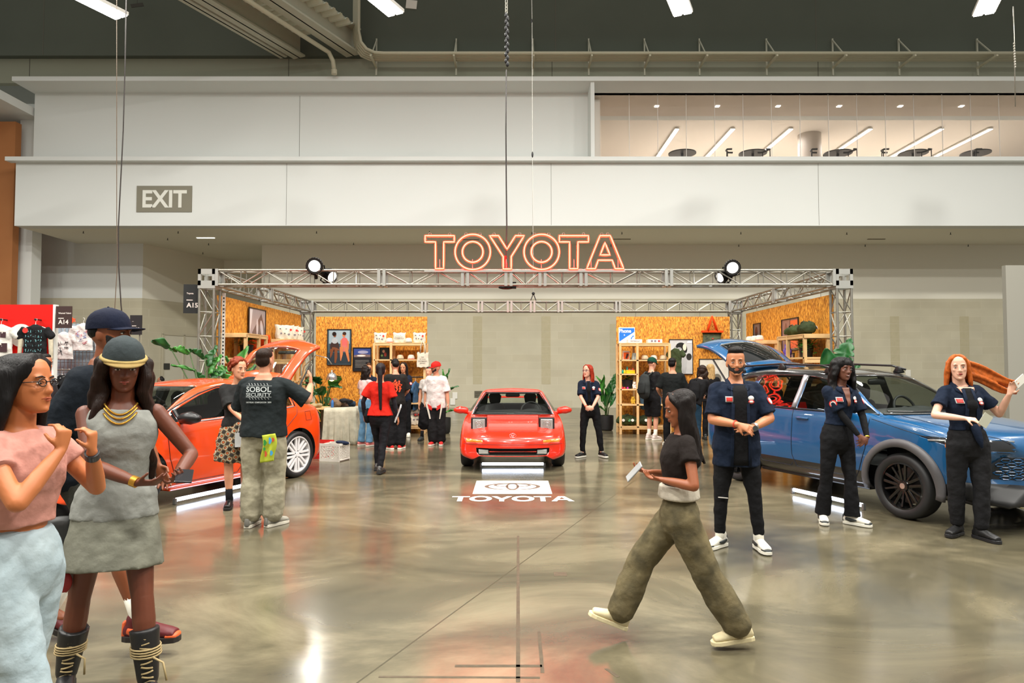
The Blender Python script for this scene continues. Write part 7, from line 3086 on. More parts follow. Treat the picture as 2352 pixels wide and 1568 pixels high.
# honeycomb grille cells, black lower bumper, lamps
b = MB()
for j in range(5):
	for i in range(13):
		x = -.50 + i * .082 + (.041 if j % 2 else 0)
		z = .52 + j * .042
		if abs(x) > .46:
			continue
		b.tube([c.front(x + .036 * math.cos(a), z + .018 * math.sin(a), .004) for a in [PI / 3 * k for k in range(6)]], .006, 4, closed=True)
b.build('honeycomb', p_bl, c.body)
b = MB()
b.grid(lambda u, v: c.front(lerp(-.84, .84, u), lerp(.27, .42, v) + .06 * abs(2 * u - 1) * v, .03), 24, 4)
b.build('lower_bumper', mat('plastic_black', (30, 30, 31), .55), c.body, smooth=True, mods=[('solid', .03, 0)])
for q in (-1, 1):
	p = c.front(q * .66, .38, .05)
	MB().cyl(p + Vector((0, .03, 0)), p - Vector((0, .005, 0)), .035, n=18).build('fog_lamp', m_lampc, c.body)
	b = MB()
	b.grid(lambda u, v: c.side(lerp(.22, .46, u), lerp(.785, .83, v) + .02 * u, q, .004), 8, 3)
	b.build('amber_strip', m_amber, c.body, smooth=True)
	b = MB()
	b.tube([c.side(y, z, q, .006) for y, z in ((.12, .875), (.3, .872), (.5, .868), (.62, .862))], .010, 6)
	b.build('running_lamp', m_lampc, c.body, smooth=True)
	# wheel arch cladding
	for ax in AX:
		b = MB()
		rr = []
		for k in range(29):
			a = lerp(-.22, PI + .22, k / 28)
			row = []
			for (rad, o) in ((.40, .012), (.405, .035), (.465, .030), (.48, .004)):
				yy, zz = ax + rad * math.cos(a), .36 + rad * math.sin(a)
				px_ = c.side(yy, max(zz, .28), q, 0)
				row.append((q * max(abs(px_.x), .86) + q * o, yy, zz))
			rr.append(row)
		b.rings(rr, close=False, cap=False)
		b.build('arch_cladding', mat('plastic_grey', (84, 82, 84), .5), c.body, smooth=True, mods=[('solid', .012, 0)])
	# roof rails
	b = MB()
	b.tube([(q * .60, 2.05, 1.575), (q * .60, 2.25, 1.625), (q * .59, 3.0, 1.65), (q * .58, 3.7, 1.615), (q * .575, 3.85, 1.56)], .014, 8)
	for y, z in ((2.15, 1.56), (2.95, 1.60), (3.75, 1.55)):
		b.limb([((q * .60, y, z - .02), .02, .09, (1, 0, 0)), ((q * .595, y, z + .045), .014, .04, (1, 0, 0))], 8)
	b.build('roof_rail', m_trim, c.t, smooth=True)
mirror(c, -1.0, 1.62, 1.11, p_bl, m_trim, -1, 1.25)
mirror(c, 1.0, 1.62, 1.11, p_bl, m_trim, 1, 1.25)
PS = lambda y, z: c.side(y, z, -1, .001)
m_gap = mat('gap_blue', (8, 20, 38), .5)
c.seam([(1.32, 1.05), (1.36, .7), (1.45, .45), (1.5, .36), (2.40, .36), (2.47, .5), (2.47, 1.06)], PS, m_gap)
c.seam([(2.47, .4), (2.5, .36), (3.02, .36), (3.14, .6), (3.3, .85), (3.38, 1.08)], PS, m_gap)
c.seam([(.12, .76), (.5, .86), (1.0, .965), (1.3, 1.03)], PS, m_gap, .003)
c.seam([(-.60, 1.20), (-.66, .7), (-.60, .3), (-.4, .12)], lambda x, y: c.topp(x, y, .001), m_gap, .004)
b = MB()
b.tube([c.side(y, z, -1, .006) for y, z in ((1.28, 1.072), (1.8, 1.075), (2.5, 1.08), (3.1, 1.09), (3.45, 1.105), (3.88, 1.20))], .012, 6)
b.build('window_sill_strip', m_trim, c.body, smooth=True)
for y in (2.47,):
	b = MB()
	b.tube([c.side(y, lerp(1.09, 1.495, i / 6), -1, .001) for i in range(7)], .034, 6)
	b.build('window_pillar', mat('pillar_reflection_grey', (150, 146, 150), .25, .3), c.body, smooth=True)  # pale grey puts the reflection on this pillar into its colour
for y in (2.30, 3.15):
	p = c.side(y, .97, -1, .012)
	MB().limb([(p + Vector((0, -.09, 0)), .014, .012), (p + Vector((-.014, 0, .004)), .014, .014), (p + Vector((0, .09, 0)), .014, .012)], 8).build('door_handle', p_bl, c.body, smooth=True)
for x0, x1 in ((-.05, -.66), (.60, .05)):
	MB().tube([c.front(x0, 1.10, .02), c.front((x0 + x1) / 2, 1.103, .02), c.front(x1, 1.11, .018)], .009, 5).build('wiper', m_trim, c.t)
b = MB()
b.tube([c.front(x, 1.078, .004) for x in [(-.74 + 1.48 * i / 14) for i in range(15)]], .018, 6)
b.build('cowl_trim', m_trim, c.t, smooth=True)
MB().limb([((-.12, 1.98, 1.42), .035, .02, (0, 0, 1)), ((.0, 1.97, 1.425), .04, .024, (0, 0, 1)), ((.12, 1.98, 1.42), .035, .02, (0, 0, 1))], 12).build('rearview_mirror', m_trim, c.t, smooth=True)
cabin(c, 1.3, 3.9, .50, .74, 1.62, 1.10, .36)
for x in (-.36, .36):
	seat(c, x, 2.12, .64, m_seat)
	seat(c, x, 2.95, .64, m_seat, .9)
hatch(c, 3.72, 1.58, .60, .68, 1.15, R(20), p_bl, mat('dark_glass', (16, 18, 20), .05, coat=1), spoiler=True)
for sg in (-1, 1):
	MB().tube([(sg * .62, 4.0, 1.30), (sg * .60, 4.42, 1.72)], .014, 6).build('gas_strut', m_black, c.t)
m_rimb = mat('rim_black', (20, 20, 21), .18, .3, coat=.6)
for sg in (-1, 1):
	for y in AX:
		wheel(c, sg, y, .905, .345, .225, .245, m_rimb, 'ten')
for y in AX:
	MB().box2((-.62, y - .39, .28), (.62, y + .39, .76)).build('wheel_liner', m_trim, c.t)
MB().box2((-.80, 1.4, .22), (.80, 3.15, .34)).build('underbody', m_trim, c.t, mods=[('bevel', .02)])
# far front door standing open
d = bpy.data.objects.new('open_door', None)
COL.objects.link(d)
d.parent = c.t
d.location = (.90, 1.42, 0)
d.rotation_euler = (0, 0, R(-52))
b = MB()
b.prism([(0, .45), (1.05, .45), (1.08, 1.05), (0, 1.02)], .05, mtx=Matrix.Rotation(PI / 2, 4, 'Z'))
b.build('door_panel', p_bl, d, mods=[('bevel', .015)])
b = MB()
b.tube([(-.02, .02, 1.03), (-.10, .45, 1.27), (-.17, .78, 1.42), (-.2, 1.0, 1.44), (-.12, 1.06, 1.2), (-.02, 1.07, 1.05)], .026, 8)
b.build('window_frame', m_trim, d, smooth=True)
O_ = c.t.location
e0 = O_ + rz((-.90, 1.42), R(yawB))
e1 = O_ + rz((-.90, 2.45), R(yawB))
led_tube('glowing white tube light on floor along the blue crossover side', e0, e1, 14)
# ================================================================= PLANTS
m_leaf = mat('leaf_green', (34, 96, 38), .35, noise=(3, .8, (20, 66, 26)))
m_leafb = mat('leaf_bright', (70, 140, 50), .35, noise=(3, .8, (40, 104, 36)))
m_stem = mat('stem_green', (62, 92, 44), .5)
m_pot = mat('pot_black', (24, 25, 26), .5)
m_soil = mat('soil', (46, 34, 24), .95)


def leaf(parent, base, tip, w, m, droop=.15, split=0, roll=0.0, name='leaf'):
	base, tip = Vector(base), Vector(tip)
	d = tip - base
	L = d.length
	dn = d.normalized()
	sd = dn.cross(Vector((0, 0, 1)))
	sd = sd.normalized() if sd.length > .05 else Vector((1, 0, 0))
	sd = Matrix.Rotation(roll, 3, dn) @ sd
	up = sd.cross(dn).normalized()
	b = MB()
	nu, nv = 8, 18 if not split else 26
	vs = []
	for j in range(nv + 1):
		v = j / nv
		wid = w * (math.sin(PI * min(1, v * .93 + .05)) ** .75) * (1 - .25 * v)
		if split:
			wid *= 1 if (v < .15) else (1 - .55 * (max(0, math.sin(v * split * PI * 2)) ** 3))
		for i in range(nu + 1):
			u = i / nu * 2 - 1
			p = base + d * v + sd * (wid * u) + up * (abs(u) * wid * .35) - Vector((0, 0, droop * L * v * v)) + up * (.02 * math.sin(v * 9 + u * 3)) - dn * abs(u) * wid * (.25 if split else .0)
			vs.append(p)
	fs = []
	for j in range(nv):
		for i in range(nu):
			a = j * (nu + 1) + i
			fs.append((a, a + 1, a + nu + 2, a + nu + 1))
	b.add(vs, fs)
	return b.build(name, m, parent, smooth=True, fix=False, mods=[('solid', .003, 0)])


def plant(lab, loc, pot, leaves, m=None, name='potted_plant', pot_h=.38):
	"""leaves: (base xyz of blade, tip xyz, half width, droop, split, roll) in local metres"""
	t = thing(name, lab, 'plant', loc)
	if pot:
		pb = MB().lathe([(pot * .72, 0), (pot * .9, .03), (pot, pot_h * .5), (pot, pot_h), (pot * .92, pot_h), (pot * .90, pot_h - .05)], n=28, cap=True)
		pt = pb.build('pot', m_pot, t, smooth=True, angle=40)
		MB().cyl((0, 0, pot_h - .06), (0, 0, pot_h - .03), pot * .9, n=20).build('soil', m_soil, pt)
	z0 = pot_h - .05 if pot else 0
	rnd = random.Random(len(lab))
	for lf in leaves:
		base, tip, w, dr, sp, ro = lf
		mm = m or (m_leafb if rnd.random() < .4 else m_leaf)
		st = MB()
		root = Vector((rnd.uniform(-.04, .04), rnd.uniform(-.04, .04), z0))
		bb = Vector(base)
		mid = root.lerp(bb, .55) + Vector((-(bb.x) * .12, 0, .08))
		st.tube([root, mid, bb, bb + (Vector(tip) - bb) * .1], [.014, .011, .008, .005], 6)
		lo = leaf(t, base, tip, w, mm, dr, sp, ro)
		st.build('stem', m_stem, lo, smooth=True)
	return t


# right of centre, in a black pot
x, y = gp(1393, 988)
plant('bird-of-paradise plant with upright leaves in a black pot beside the right shelf', (x, y, 0), .18, [
	((-.10, 0, .72), (-.06, -.05, 1.42), .13, .02, 0, .2), ((.08, .05, .70), (.22, .1, 1.45), .13, .05, 5, .3), ((.02, 0, .9), (-.25, .1, 1.55), .12, .25, 4, 0), ((.1, -.05, .62), (.36, -.1, 1.18), .13, .2, 5, .5),
	((-.05, -.06, .5), (-.30, -.1, .72), .05, .2, 0, 0), ((.12, 0, .95), (.30, .0, 1.58), .11, .1, 6, .9), ((-.02, .05, .6), (.1, .1, 1.2), .10, .0, 0, 1.2)])
# behind the red cap man
x, y = px2x(1020, 16.6), 16.6
plant('leafy plant in black pot behind the man with the red cap', (x, y, 0), .17, [
	((.0, 0, 1.0), (.14, 0, 1.60), .15, .05, 5, .4), ((.02, 0, .95), (.36, -.02, 1.26), .09, .25, 4, .2), ((-.02, 0, .9), (-.30, .1, 1.5), .12, .2, 5, .2), ((.05, 0, .5), (.30, 0, .62), .08, .2, 4, 0), ((0, .1, 1.0), (-.05, .15, 1.55), .12, .0, 0, .6)])
# big cluster behind the orange tail
x, y = px2x(745, 15.2), 15.2
rnd = random.Random(3)
ls = []
for i in range(22):
	a = rnd.uniform(0, 2 * PI)
	r1 = rnd.uniform(.1, .3)
	z = rnd.uniform(.45, 1.35)
	r2 = r1 + rnd.uniform(.22, .36)
	ls.append(((r1 * math.cos(a), r1 * .7 * math.sin(a), z), (r2 * math.cos(a), r2 * .7 * math.sin(a), z + rnd.uniform(-.02, .3)), rnd.uniform(.11, .17), .2, rnd.choice((0, 4, 5)), rnd.uniform(-.6, .6)))
plant('large dense split-leaf plant between the back left board wall and the table', (x, y, 0), .2, ls)
# left front plant with long arching leaves behind the orange roof
x, y = px2x(478, 11.1), 11.1
plant('tall split-leaf plant arching left behind the orange car roof', (x, y, 0), .2, [
	((-.62, 0, 1.93), (-.90, -.05, 2.03), .11, .0, 0, .9), ((-.30, 0, 1.84), (-.64, 0, 1.92), .09, .05, 5, 1.0), ((-.05, 0, 1.75), (-.33, .02, 1.90), .10, .0, 4, .9), ((.02, 0, 1.5), (.22, 0, 1.85), .12, .1, 5, 1.0),
	((.02, 0, 1.35), (.30, 0, 1.62), .14, .2, 5, .8), ((-.2, 0, 1.55), (-.60, 0, 1.64), .035, .0, 0, .8), ((-.05, 0, 1.3), (-.25, .05, 1.6), .11, .1, 4, 1.0), ((.1, 0, 1.2), (.34, .05, 1.4), .13, .2, 0, .6), ((.0, 0, 1.62), (.12, .04, 1.98), .10, .05, 4, .9), ((.08, .05, 1.5), (.40, .1, 1.66), .12, .3, 5, .9)])
x, y = px2x(548, 11.75), 11.75
plant('broad bright-leaved plant inside the booth behind the auburn-haired woman', (x, y, 0), .2, [
	((-.0, 0, 1.5), (.16, 0, 2.02), .14, .1, 0, .9), ((-.05, 0, 1.3), (-.22, 0, 1.85), .12, .1, 0, .8), ((.02, 0, 1.2), (-.30, -.05, 1.55), .13, .1, 0, 1.0), ((.06, 0, 1.3), (.30, 0, 1.75), .12, .2, 5, .6), ((0, 0, 1.0), (-.36, 0, 1.25), .12, .2, 0, .8), ((.1, 0, 1.3), (.36, .05, 1.5), .10, .2, 0, .4)], m=m_leafb)
# right big leaves behind blue roof
x, y = px2x(1915, 11.0), 11.0
plant('plant with very broad dark leaves rising behind the blue car roof', (x, y, 0), .2, [
	((.05, 0, 1.5), (.28, 0, 2.10), .20, .05, 6, .9), ((-.05, 0, 1.4), (-.12, 0, 1.92), .17, .02, 0, .9), ((.08, 0, 1.45), (.42, 0, 1.72), .13, .2, 5, .7), ((.0, .05, 1.3), (-.26, .05, 1.6), .12, .2, 0, .8), ((.1, .05, 1.3), (.38, .05, 1.5), .12, .3, 0, .6)], m=mat('leaf_deep', (22, 84, 34), .4))


def bushy(lab, loc, pot, n, rad, h, seed, m, ph=.2, hang=0.0):
	rnd = random.Random(seed)
	t = thing('potted_plant', lab, 'plant', loc)
	MB().lathe([(pot * .75, 0), (pot, ph), (pot * .9, ph), (pot * .88, ph - .03)], n=20).build('pot', m_pot, t, smooth=True, angle=40)
	b = MB()
	for i in range(n):
		a = rnd.uniform(0, 2 * PI)
		r = rnd.uniform(0, rad)
		z = ph + rnd.uniform(0, h) - hang * (r / rad) * rnd.random()
		c = Vector((r * math.cos(a), r * math.sin(a), z))
		d = Vector((math.cos(a), math.sin(a), rnd.uniform(-.6, .6))).normalized()
		s_ = d.cross(Vector((0, 0, 1))).normalized()
		l, w = rnd.uniform(.05, .09), rnd.uniform(.018, .03)
		b.add([c, c + d * l * .5 + s_ * w, c + d * l, c + d * l * .5 - s_ * w], [(0, 1, 2, 3)])
	b.build('foliage', m, t, fix=False)
	return t


bushy('leafy green plant in pot on the front left pine shelf', (XLs + .27, 12.72, 1.771), .12, 220, .2, .16, 1, m_leafb, .25)
bushy('trailing green plant in black pot on the front right pine shelf', (XRs - .27, 12.40, 1.781), .13, 280, .22, .14, 2, m_leafb, .22, .22)
bushy('dark leafy plant in black pot on the back right pine shelf', (sR + .24, YSR + .28, zpx(893, YSR) + .001), .14, 160, .17, .12, 4, m_leaf, .22)

# ================================================================= THINGS ON THE SHELVES
m_canvas = cloth((222, 214, 194))
m_ink2 = mat('ink_black', (44, 42, 40), .7)


def flat_bag(lab, loc, rz_, w, h, d, marks, name='canvas_pouch', cat='bag', m=None, handles=False, flare=.12, txt=None):
	t = thing(name, lab, cat, loc, rz_)
	b = MB()
	nu, nv = 14, 10

	def f(u, v, s_):
		wx = w / 2 * (1 + flare * (v - .5) + .06 * math.sin(v * 7))
		x = (u * 2 - 1) * wx
		y = s_ * d / 2 * (1 - (2 * u - 1) ** 4) * (1 - (v) ** 3) * (1 + .15 * math.sin(u * 11 + v * 5))
		z = v * h * (1 + .05 * abs(2 * u - 1) ** 2) + .008 * math.sin(u * 13)
		return (x, y, z)
	for s_ in (-1, 1):
		b.grid(lambda u, v: f(u, v, s_), nu, nv)
	b.add([f(u / nu, 0, -1) for u in range(nu + 1)] + [f(u / nu, 0, 1) for u in reversed(range(nu + 1))], [tuple(range(2 * nu + 2))])
	bo = b.build('bag_body', m or m_canvas, t, smooth=True, fix=False)
	b = MB()
	for (cx, cz, rx, rzz, col) in marks:
		rx, rzz = rx * .62, rzz * .62
		b.m(col).add([(cx * w / 2 + rx * math.cos(a), -d / 2 * 1.12 - .004, cz * h + rzz * math.sin(a)) for a in [2 * PI * i / 14 for i in range(14)]], [tuple(range(14))])
	if marks:
		b.build('printed_marks', [m_ink2, m_patch, mat('ink_grey', (120, 112, 120), .7)], bo, fix=False)
	if txt:
		for i, (s_, sz, wd) in enumerate(txt):
			text(s_, sz, m_ink2, bo, (0, -d / 2 * 1.12 - .006, h * (.70 - .14 * i)), width=wd * w, name='printed_line')
	if handles:
		for yy in (-.01, .01):
			MB().tube([(-w * .22, yy, h * .98), (-w * .16, yy, h * 1.5), (0, yy, h * 1.82), (w * .16, yy, h * 1.5), (w * .22, yy, h * .98)], .012, 5).build('handle', m or m_canvas, t, smooth=True)
	return t


def SL(px, py, dy=.25, Y=None):
	Y = Y or YSL
	return ((px - 1176) * (Y + dy) / F, Y + dy, 0)


marks = [(-.55, .72, .03, .018, 0), (-.45, .4, .035, .03, 2), (.1, .72, .035, .02, 2), (.6, .66, .042, .042, 1), (.4, .34, .045, .03, 2), (-.05, .4, .02, .02, 0)]
ztl = hL + .021
for i, (px, tx) in enumerate(((873, 0), (917, 1), (963, 0))):
	x = (px - 1176) * (YSL + .2) / F
	flat_bag(['cream canvas pouch with badge prints on left shelf top, left end', 'cream canvas pouch with black lettering in middle of left shelf top', 'cream canvas pouch with badge prints on left shelf top, right end'][i], (x, YSL + .2, ztl), 0, .30, .24, .12, [] if tx else marks, txt=[('HAVE', .03, .35), ('A NICE', .03, .6), ('YESTERDAY', .04, .85)] if tx else None)


def trucker(lab, loc, rz_, m_front, m_brim):
	t = thing('trucker_cap', lab, 'cap', loc, rz_)
	b = MB()
	rr = []
	for j in range(7):
		u = j / 6
		z = .0 + .105 * math.sin(u * PI / 2)
		r = math.cos(u * PI / 2) ** .5 if u < 1 else .03
		rr.append([(.088 * r * math.cos(a), .10 * r * math.sin(a), z + .012) for a in [2 * PI * i / 20 for i in range(20)]])
	b.rings(rr)
	b.build('crown', m_front, t, smooth=True, angle=60)
	b = MB()
	b.grid(lambda u, v: (math.sin(lerp(-1.1, 1.1, u)) * .086, -(math.cos(lerp(-1.1, 1.1, u)) * (.098 + .075 * v)), .016 - .010 * v - .014 * (2 * u - 1) ** 2 * v), 12, 4)
	b.build('brim', m_brim, t, smooth=True, mods=[('solid', .004)])
	return t


m_capw = cloth((226, 216, 200))
m_capr = cloth((200, 40, 36))
m_capk = cloth((40, 36, 32))
m_capt = cloth((214, 190, 156))
for px, z, a, b_, lab in ((894, ztl, m_capw, m_capr, 'white cap with red brim between pouches on left shelf top'), (938, ztl, m_capw, m_capk, 'white cap with black brim between pouches on left shelf top'),
						  (919, zpx(825, YSL) + .001, m_capt, m_capk, 'tan cap with dark brim inside the left shelf'), (944, zpx(825, YSL) + .001, m_capw, m_capr, 'white cap with red brim inside the left shelf')):
	x = (px - 1176) * (YSL + .16) / F
	trucker(lab, (x, YSL + .19, z), .3, a, b_)
for px, a, b_, lab in ((1482, m_capt, m_capk, 'tan cap with black brim in the right shelf'), (1502, m_capw, m_capr, 'white cap with red brim in the right shelf'), (1524, m_capt, m_capk, 'tan cap behind the backpack man in the right shelf')):
	x = (px - 1176) * (YSR + .16) / F
	trucker(lab, (x, YSR + .2, zpx(826, YSR) + .001), -.2, a, b_)
# picture on left shelf
x = (881 - 1176) * (YSL + .25) / F
poster('small dark photo print standing in the left shelf', (x, YSL + .38, zpx(825, YSL) + .15), 0, .21, .26, (40, 50, 44), [((190, 150, 130), ell(.4, .7, .15, .15)), ((150, 60, 50), ell(.6, .4, .15, .2)), ((120, 160, 90), ell(.2, .3, .12, .1))])
# hanging tote at the right end of left shelf
x = (971 - 1176) * (YSL - .06) / F
tb2 = flat_bag('cream tote bag with black lettering hanging from the left shelf end', (x, YSL - .06, zpx(843, YSL - .06)), 0, .275, .35, .03, [], 'tote_bag', flare=.02, handles=True, txt=[('HAVE', .03, .25), ('A NICE', .03, .5), ('YESTERDAY', .035, .8), ('always', .03, .5)])
# hanging garments


def garment(lab, loc, rz_, m, w=.42, h=.62, t_=.05, sleeves=.28, name='hanging_shirt', hang=True, longs=False):
	t = thing(name, lab, 'shirt', loc, rz_)
	b = MB()
	b.limb([((0, 0, -.02), w * .16, t_ * .4, (1, 0, 0)), ((0, 0, -.05), w * .36, t_ * .6, (1, 0, 0)), ((0, 0, -.12), w * .48, t_ * .7, (1, 0, 0)), ((0, 0, -h * .6), w * .46, t_ * .7, (1, 0, 0)), ((0, 0, -h), w * .50, t_ * .6, (1, 0, 0))], 20, flat=(1,))
	for q in (-1, 1):
		b.limb([((q * w * .42, 0, -.10), .08, t_ * .6, (0, 0, 1)), ((q * (w * .42 + sleeves * .45), 0, -.10 - sleeves * (.9 if longs else .5)), .07, t_ * .5, (0, 0, 1))] + ([((q * (w * .42 + sleeves * .5), 0, -.62), .05, t_ * .4, (1, 0, 0))] if longs else []), 12)
	g = b.build('garment', m, t, mods=[('remesh', .012, 2), ('folds', .03)])
	if hang:
		hg = MB()
		hg.tube([(-w * .42, 0, -.07), (0, 0, 0), (w * .42, 0, -.07)], .008, 6)
		hg.tube([(0, 0, 0), (0, 0, .05), (.02, 0, .07), (.02, 0, .10), (-.01, 0, .11)], .004, 5)
		hg.build('hanger', mat('hanger_plastic', (222, 220, 216), .4), t)
	return t


zr = hL - .82 - .10
for i, (dx, m_, lab) in enumerate(((.66, cloth((150, 136, 108)), 'tan shirt on the left shelf clothes rail'), (.76, cloth((92, 132, 166)), 'light blue denim shirt on the left shelf clothes rail'), (.88, cloth((26, 30, 40)), 'dark navy shirt on the left shelf clothes rail'), (1.00, cloth((62, 96, 130)), 'mid blue denim shirt on the left shelf clothes rail'))):
	garment(lab, (sL + dx, YSL + .25, zr), PI / 2 - .15, m_, .40, .70, .07)
zr = hR - .82 - .10
for i, (dx, m_, lab) in enumerate(((.62, cloth((84, 124, 160)), 'light blue shirt on the right shelf clothes rail'), (.72, cloth((34, 40, 50)), 'charcoal shirt on the right shelf clothes rail'), (.84, cloth((40, 58, 80)), 'navy shirt on the right shelf clothes rail'), (.98, cloth((52, 88, 120)), 'denim blue shirt on the right shelf clothes rail'))):
	garment(lab, (sR + dx, YSR + .27, zr), PI / 2 + .15, m_, .40, .66, .07)
x = (1553 - 1176) * (YSR - .1) / F
garment('olive green jacket hanging at the right shelf end before the portrait poster', (x, YSR - .06, hR - .10), -.9, cloth((62, 74, 46)), .36, .70, .05, .2, 'hanging_jacket')
# basket of totes at the bottom of left shelf
for k, (px, py, rz_, lab) in enumerate(((944, 972, .3, 'cream printed tote slumped low in the left shelf'), (957, 968, -.4, 'second cream printed tote at the low right of the left shelf'))):
	x = (px - 1176) * (YSL + .2) / F
	flat_bag(lab, (x, YSL + .2 + .1 * k, .21), rz_, .34, .36, .16, marks, 'tote_bag')
for k, px in enumerate((940, 953)):
	x = (px - 1176) * (YSL + .25) / F
	tag(MB().ball((0, 0, .07), (.10, .09, .07)).build('rolled_cloth', cloth((150 - 30 * k, 120 - 20 * k, 96)), loc=(x, YSL + .25, zpx(960, YSL) + .002), smooth=True), ['brown rolled cloth on the low shelf at left', 'darker rolled cloth on the low shelf at left'][k], 'cloth')
# round baskets beside table
for k, (px, py) in enumerate(((818, 940), (829, 948), (822, 962))):
	x, Y = (px - 1176) * 16.2 / F, 16.2 + .3 * (k % 2)
	tag(MB().lathe([(.07, 0), (.11, .06), (.10, .13), (.06, .16)], n=16).build('woven_ball', mat('wicker', (150, 106, 66), .8, bump=(60, .8)), loc=(x, Y, CAMZ + (842 - py) * Y / F - .08 if k != 9 else 0), smooth=True), 'brown woven ball %s on the low stand behind the table' % ['at left', 'at right', 'lowest'][k], 'decor')
ws_ = thing('low_stand', 'low wooden stand behind the draped table at back left', 'stand', ((823 - 1176) * 16.3 / F, 16.35, 0))
MB().box2((-.22, -.22, .28), (.22, .22, .31)).build('shelf_board', m_pine, ws_)
MB().box2((-.22, -.22, .50), (.22, .22, .53)).build('shelf_board', m_pine, ws_)
for a in (-.2, .2):
	for b_ in (-.2, .2):
		MB().box2((a - .02, b_ - .02, 0), (a + .02, b_ + .02, .53)).build('leg', m_pine, ws_)

# right shelf goods
ztr = hR + .021
x = (1440 - 1176) * (YSR + .3) / F
ph = thing('phone_sign', 'blue and white Phone sign standing on the right shelf top', 'sign', (x, YSR + .3, ztr))
wS, hS = .40, .385
MB().box2((-wS / 2, 0, 0), (wS / 2, .02, hS)).build('board', mat('sign_white', (220, 224, 226), .4), ph, mods=[('bevel', .02, 3)])
MB().prism([(-wS / 2 + .018, .04), (-wS / 2 + .018, hS - .02), (wS / 2 - .018, hS - .02), (wS / 2 - .018, hS * .72)], .002, mtx=Matrix.Translation((0, -.004, 0))).build('blue_field', mat('sign_blue', (30, 110, 204), .4), ph)
text('Phone', .125, mat('sign_white', (220, 224, 226), .4), ph, (-.04, -.006, hS * .78), bold=.004, width=.29)
text('z', .06, mat('sign_white', (220, 224, 226), .4), ph, (-.06, -.006, hS * .52), bold=.002)
MB().tube([(.10, -.004, .05), (.11, -.004, .13), (.15, -.004, .17)], .012, 6).ball((.10, -.004, .05), (.018, .006, .02)).ball((.155, -.004, .175), (.02, .006, .014)).build('handset_symbol', mat('sign_blue', (30, 110, 204), .4), ph)
for k, px in enumerate((1457, 1503)):
	x = (px - 1176) * (YSR + .15) / F
	bx_ = thing('white_box', ['flat white lettered box before the Phone sign', 'flat white box with round badges on right shelf top'][k], 'box', (x, YSR + .16, ztr))
	MB().box2((-.17, -.12, 0), (.17, .12, .085)).build('box_body', mat('card_white', (226, 222, 214), .6), bx_, mods=[('bevel', .006)])
	if k == 0:
		text('YESTERDAY', .035, m_ink2, bx_, (0, -.122, .04), width=.24)
	else:
		b = MB()
		for cx, mi in ((-.08, 0), (0.0, 0), (.09, 1)):
			b.m(mi).add([(cx + .028 * math.cos(a), -.122, .042 + .026 * math.sin(a)) for a in [2 * PI * i / 14 for i in range(14)]], [tuple(range(14))])
		b.build('badges', [mat('ink_grey', (120, 112, 120), .7), m_patch], bx_, fix=False)


def rb(px, py, dy=.2, dz=.001):
	return ((px - 1176) * (YSR + dy) / F, YSR + dy, dz)


z1 = zpx(826, YSR)
bk = thing('magazine', 'magazine with orange cover leaning in the right shelf', 'book', ((1438 - 1176) * (YSR + .3) / F, YSR + .3, z1 + .001))
MB().box((0, 0, .11), (.17, .012, .22), (.12, 0, 0)).build('cover', mat('cover_white', (220, 214, 206), .4), bk)
MB().box((.0, -.012, .10), (.13, .004, .16), (.12, 0, 0)).build('cover_art', mat('cover_orange', (230, 92, 30), .4), bk)
MB().box((.02, -.017, .09), (.05, .004, .12), (.12, .3, 0)).build('cover_figure', mat('cover_dark', (60, 30, 30), .4), bk)
for k in range(4):
	x = (1453 - 1176) * (YSR + .2) / F + k * .022
	tag(MB().box((0, 0, .08), (.016, .12, .16), (0, .12, 0)).build('thin_book', mat('book_%d' % k, [(150, 170, 166), (200, 200, 190), (120, 140, 140), (180, 186, 180)][k], .6), loc=(x, YSR + .2, z1 + .006)), ['pale teal thin book leaning in the right shelf, leftmost', 'off-white thin book leaning second in the right shelf', 'grey-green thin book leaning third in the right shelf', 'pale grey thin book leaning last in the right shelf'][k], 'book', 'thin books')
z2 = zpx(858, YSR)
x0 = (1447 - 1176) * (YSR + .2) / F
tr = thing('toy_set', 'yellow toy tray with coloured pieces in the right shelf', 'toy', (x0, YSR + .2, z2 + .001))
MB().box2((-.11, -.07, 0), (.11, .07, .09)).build('tray', mat('toy_yellow', (236, 196, 24), .4), tr, mods=[('bevel', .01)])
for k, (dx, h_, col) in enumerate(((-.07, .17, (20, 150, 140)), (-.02, .12, (210, 50, 40)), (.03, .1, (40, 90, 190)), (.07, .13, (220, 60, 40)))):
	MB().cyl((dx, 0, .09), (dx, 0, h_), .022, .016, 12).build('toy_piece', mat('toy_%d' % k, col, .4), tr)
for k, (px, col, lab) in enumerate(((1430, (20, 150, 130), 'teal toy bottle in the right shelf left corner'), (1434, (236, 196, 24), 'yellow toy bottle beside the teal one'))):
	tag(MB().lathe([(.02, 0), (.028, .01), (.028, .06), (.012, .085), (.012, .1)], n=14).build('toy_bottle', mat('toyb_%d' % k, col, .4), loc=((px - 1176) * (YSR + .12) / F, YSR + .12, z2 + .001), smooth=True), lab, 'toy')
z3 = zpx(893, YSR)
for k, (px, col, lab) in enumerate(((1429, (206, 30, 90), 'small pink jar on the middle board of the right shelf'), (1434, (230, 80, 60), 'small coral jar on the middle board of the right shelf'), (1441, (200, 40, 150), 'small magenta jar on the middle board of the right shelf'))):
	tag(MB().cyl((0, 0, 0), (0, 0, .045), .022, n=12).build('small_jar', mat('jar_%d' % k, col, .4), loc=((px - 1176) * (YSR + .06) / F, YSR + .06, z3 + .001)), lab, 'jar')


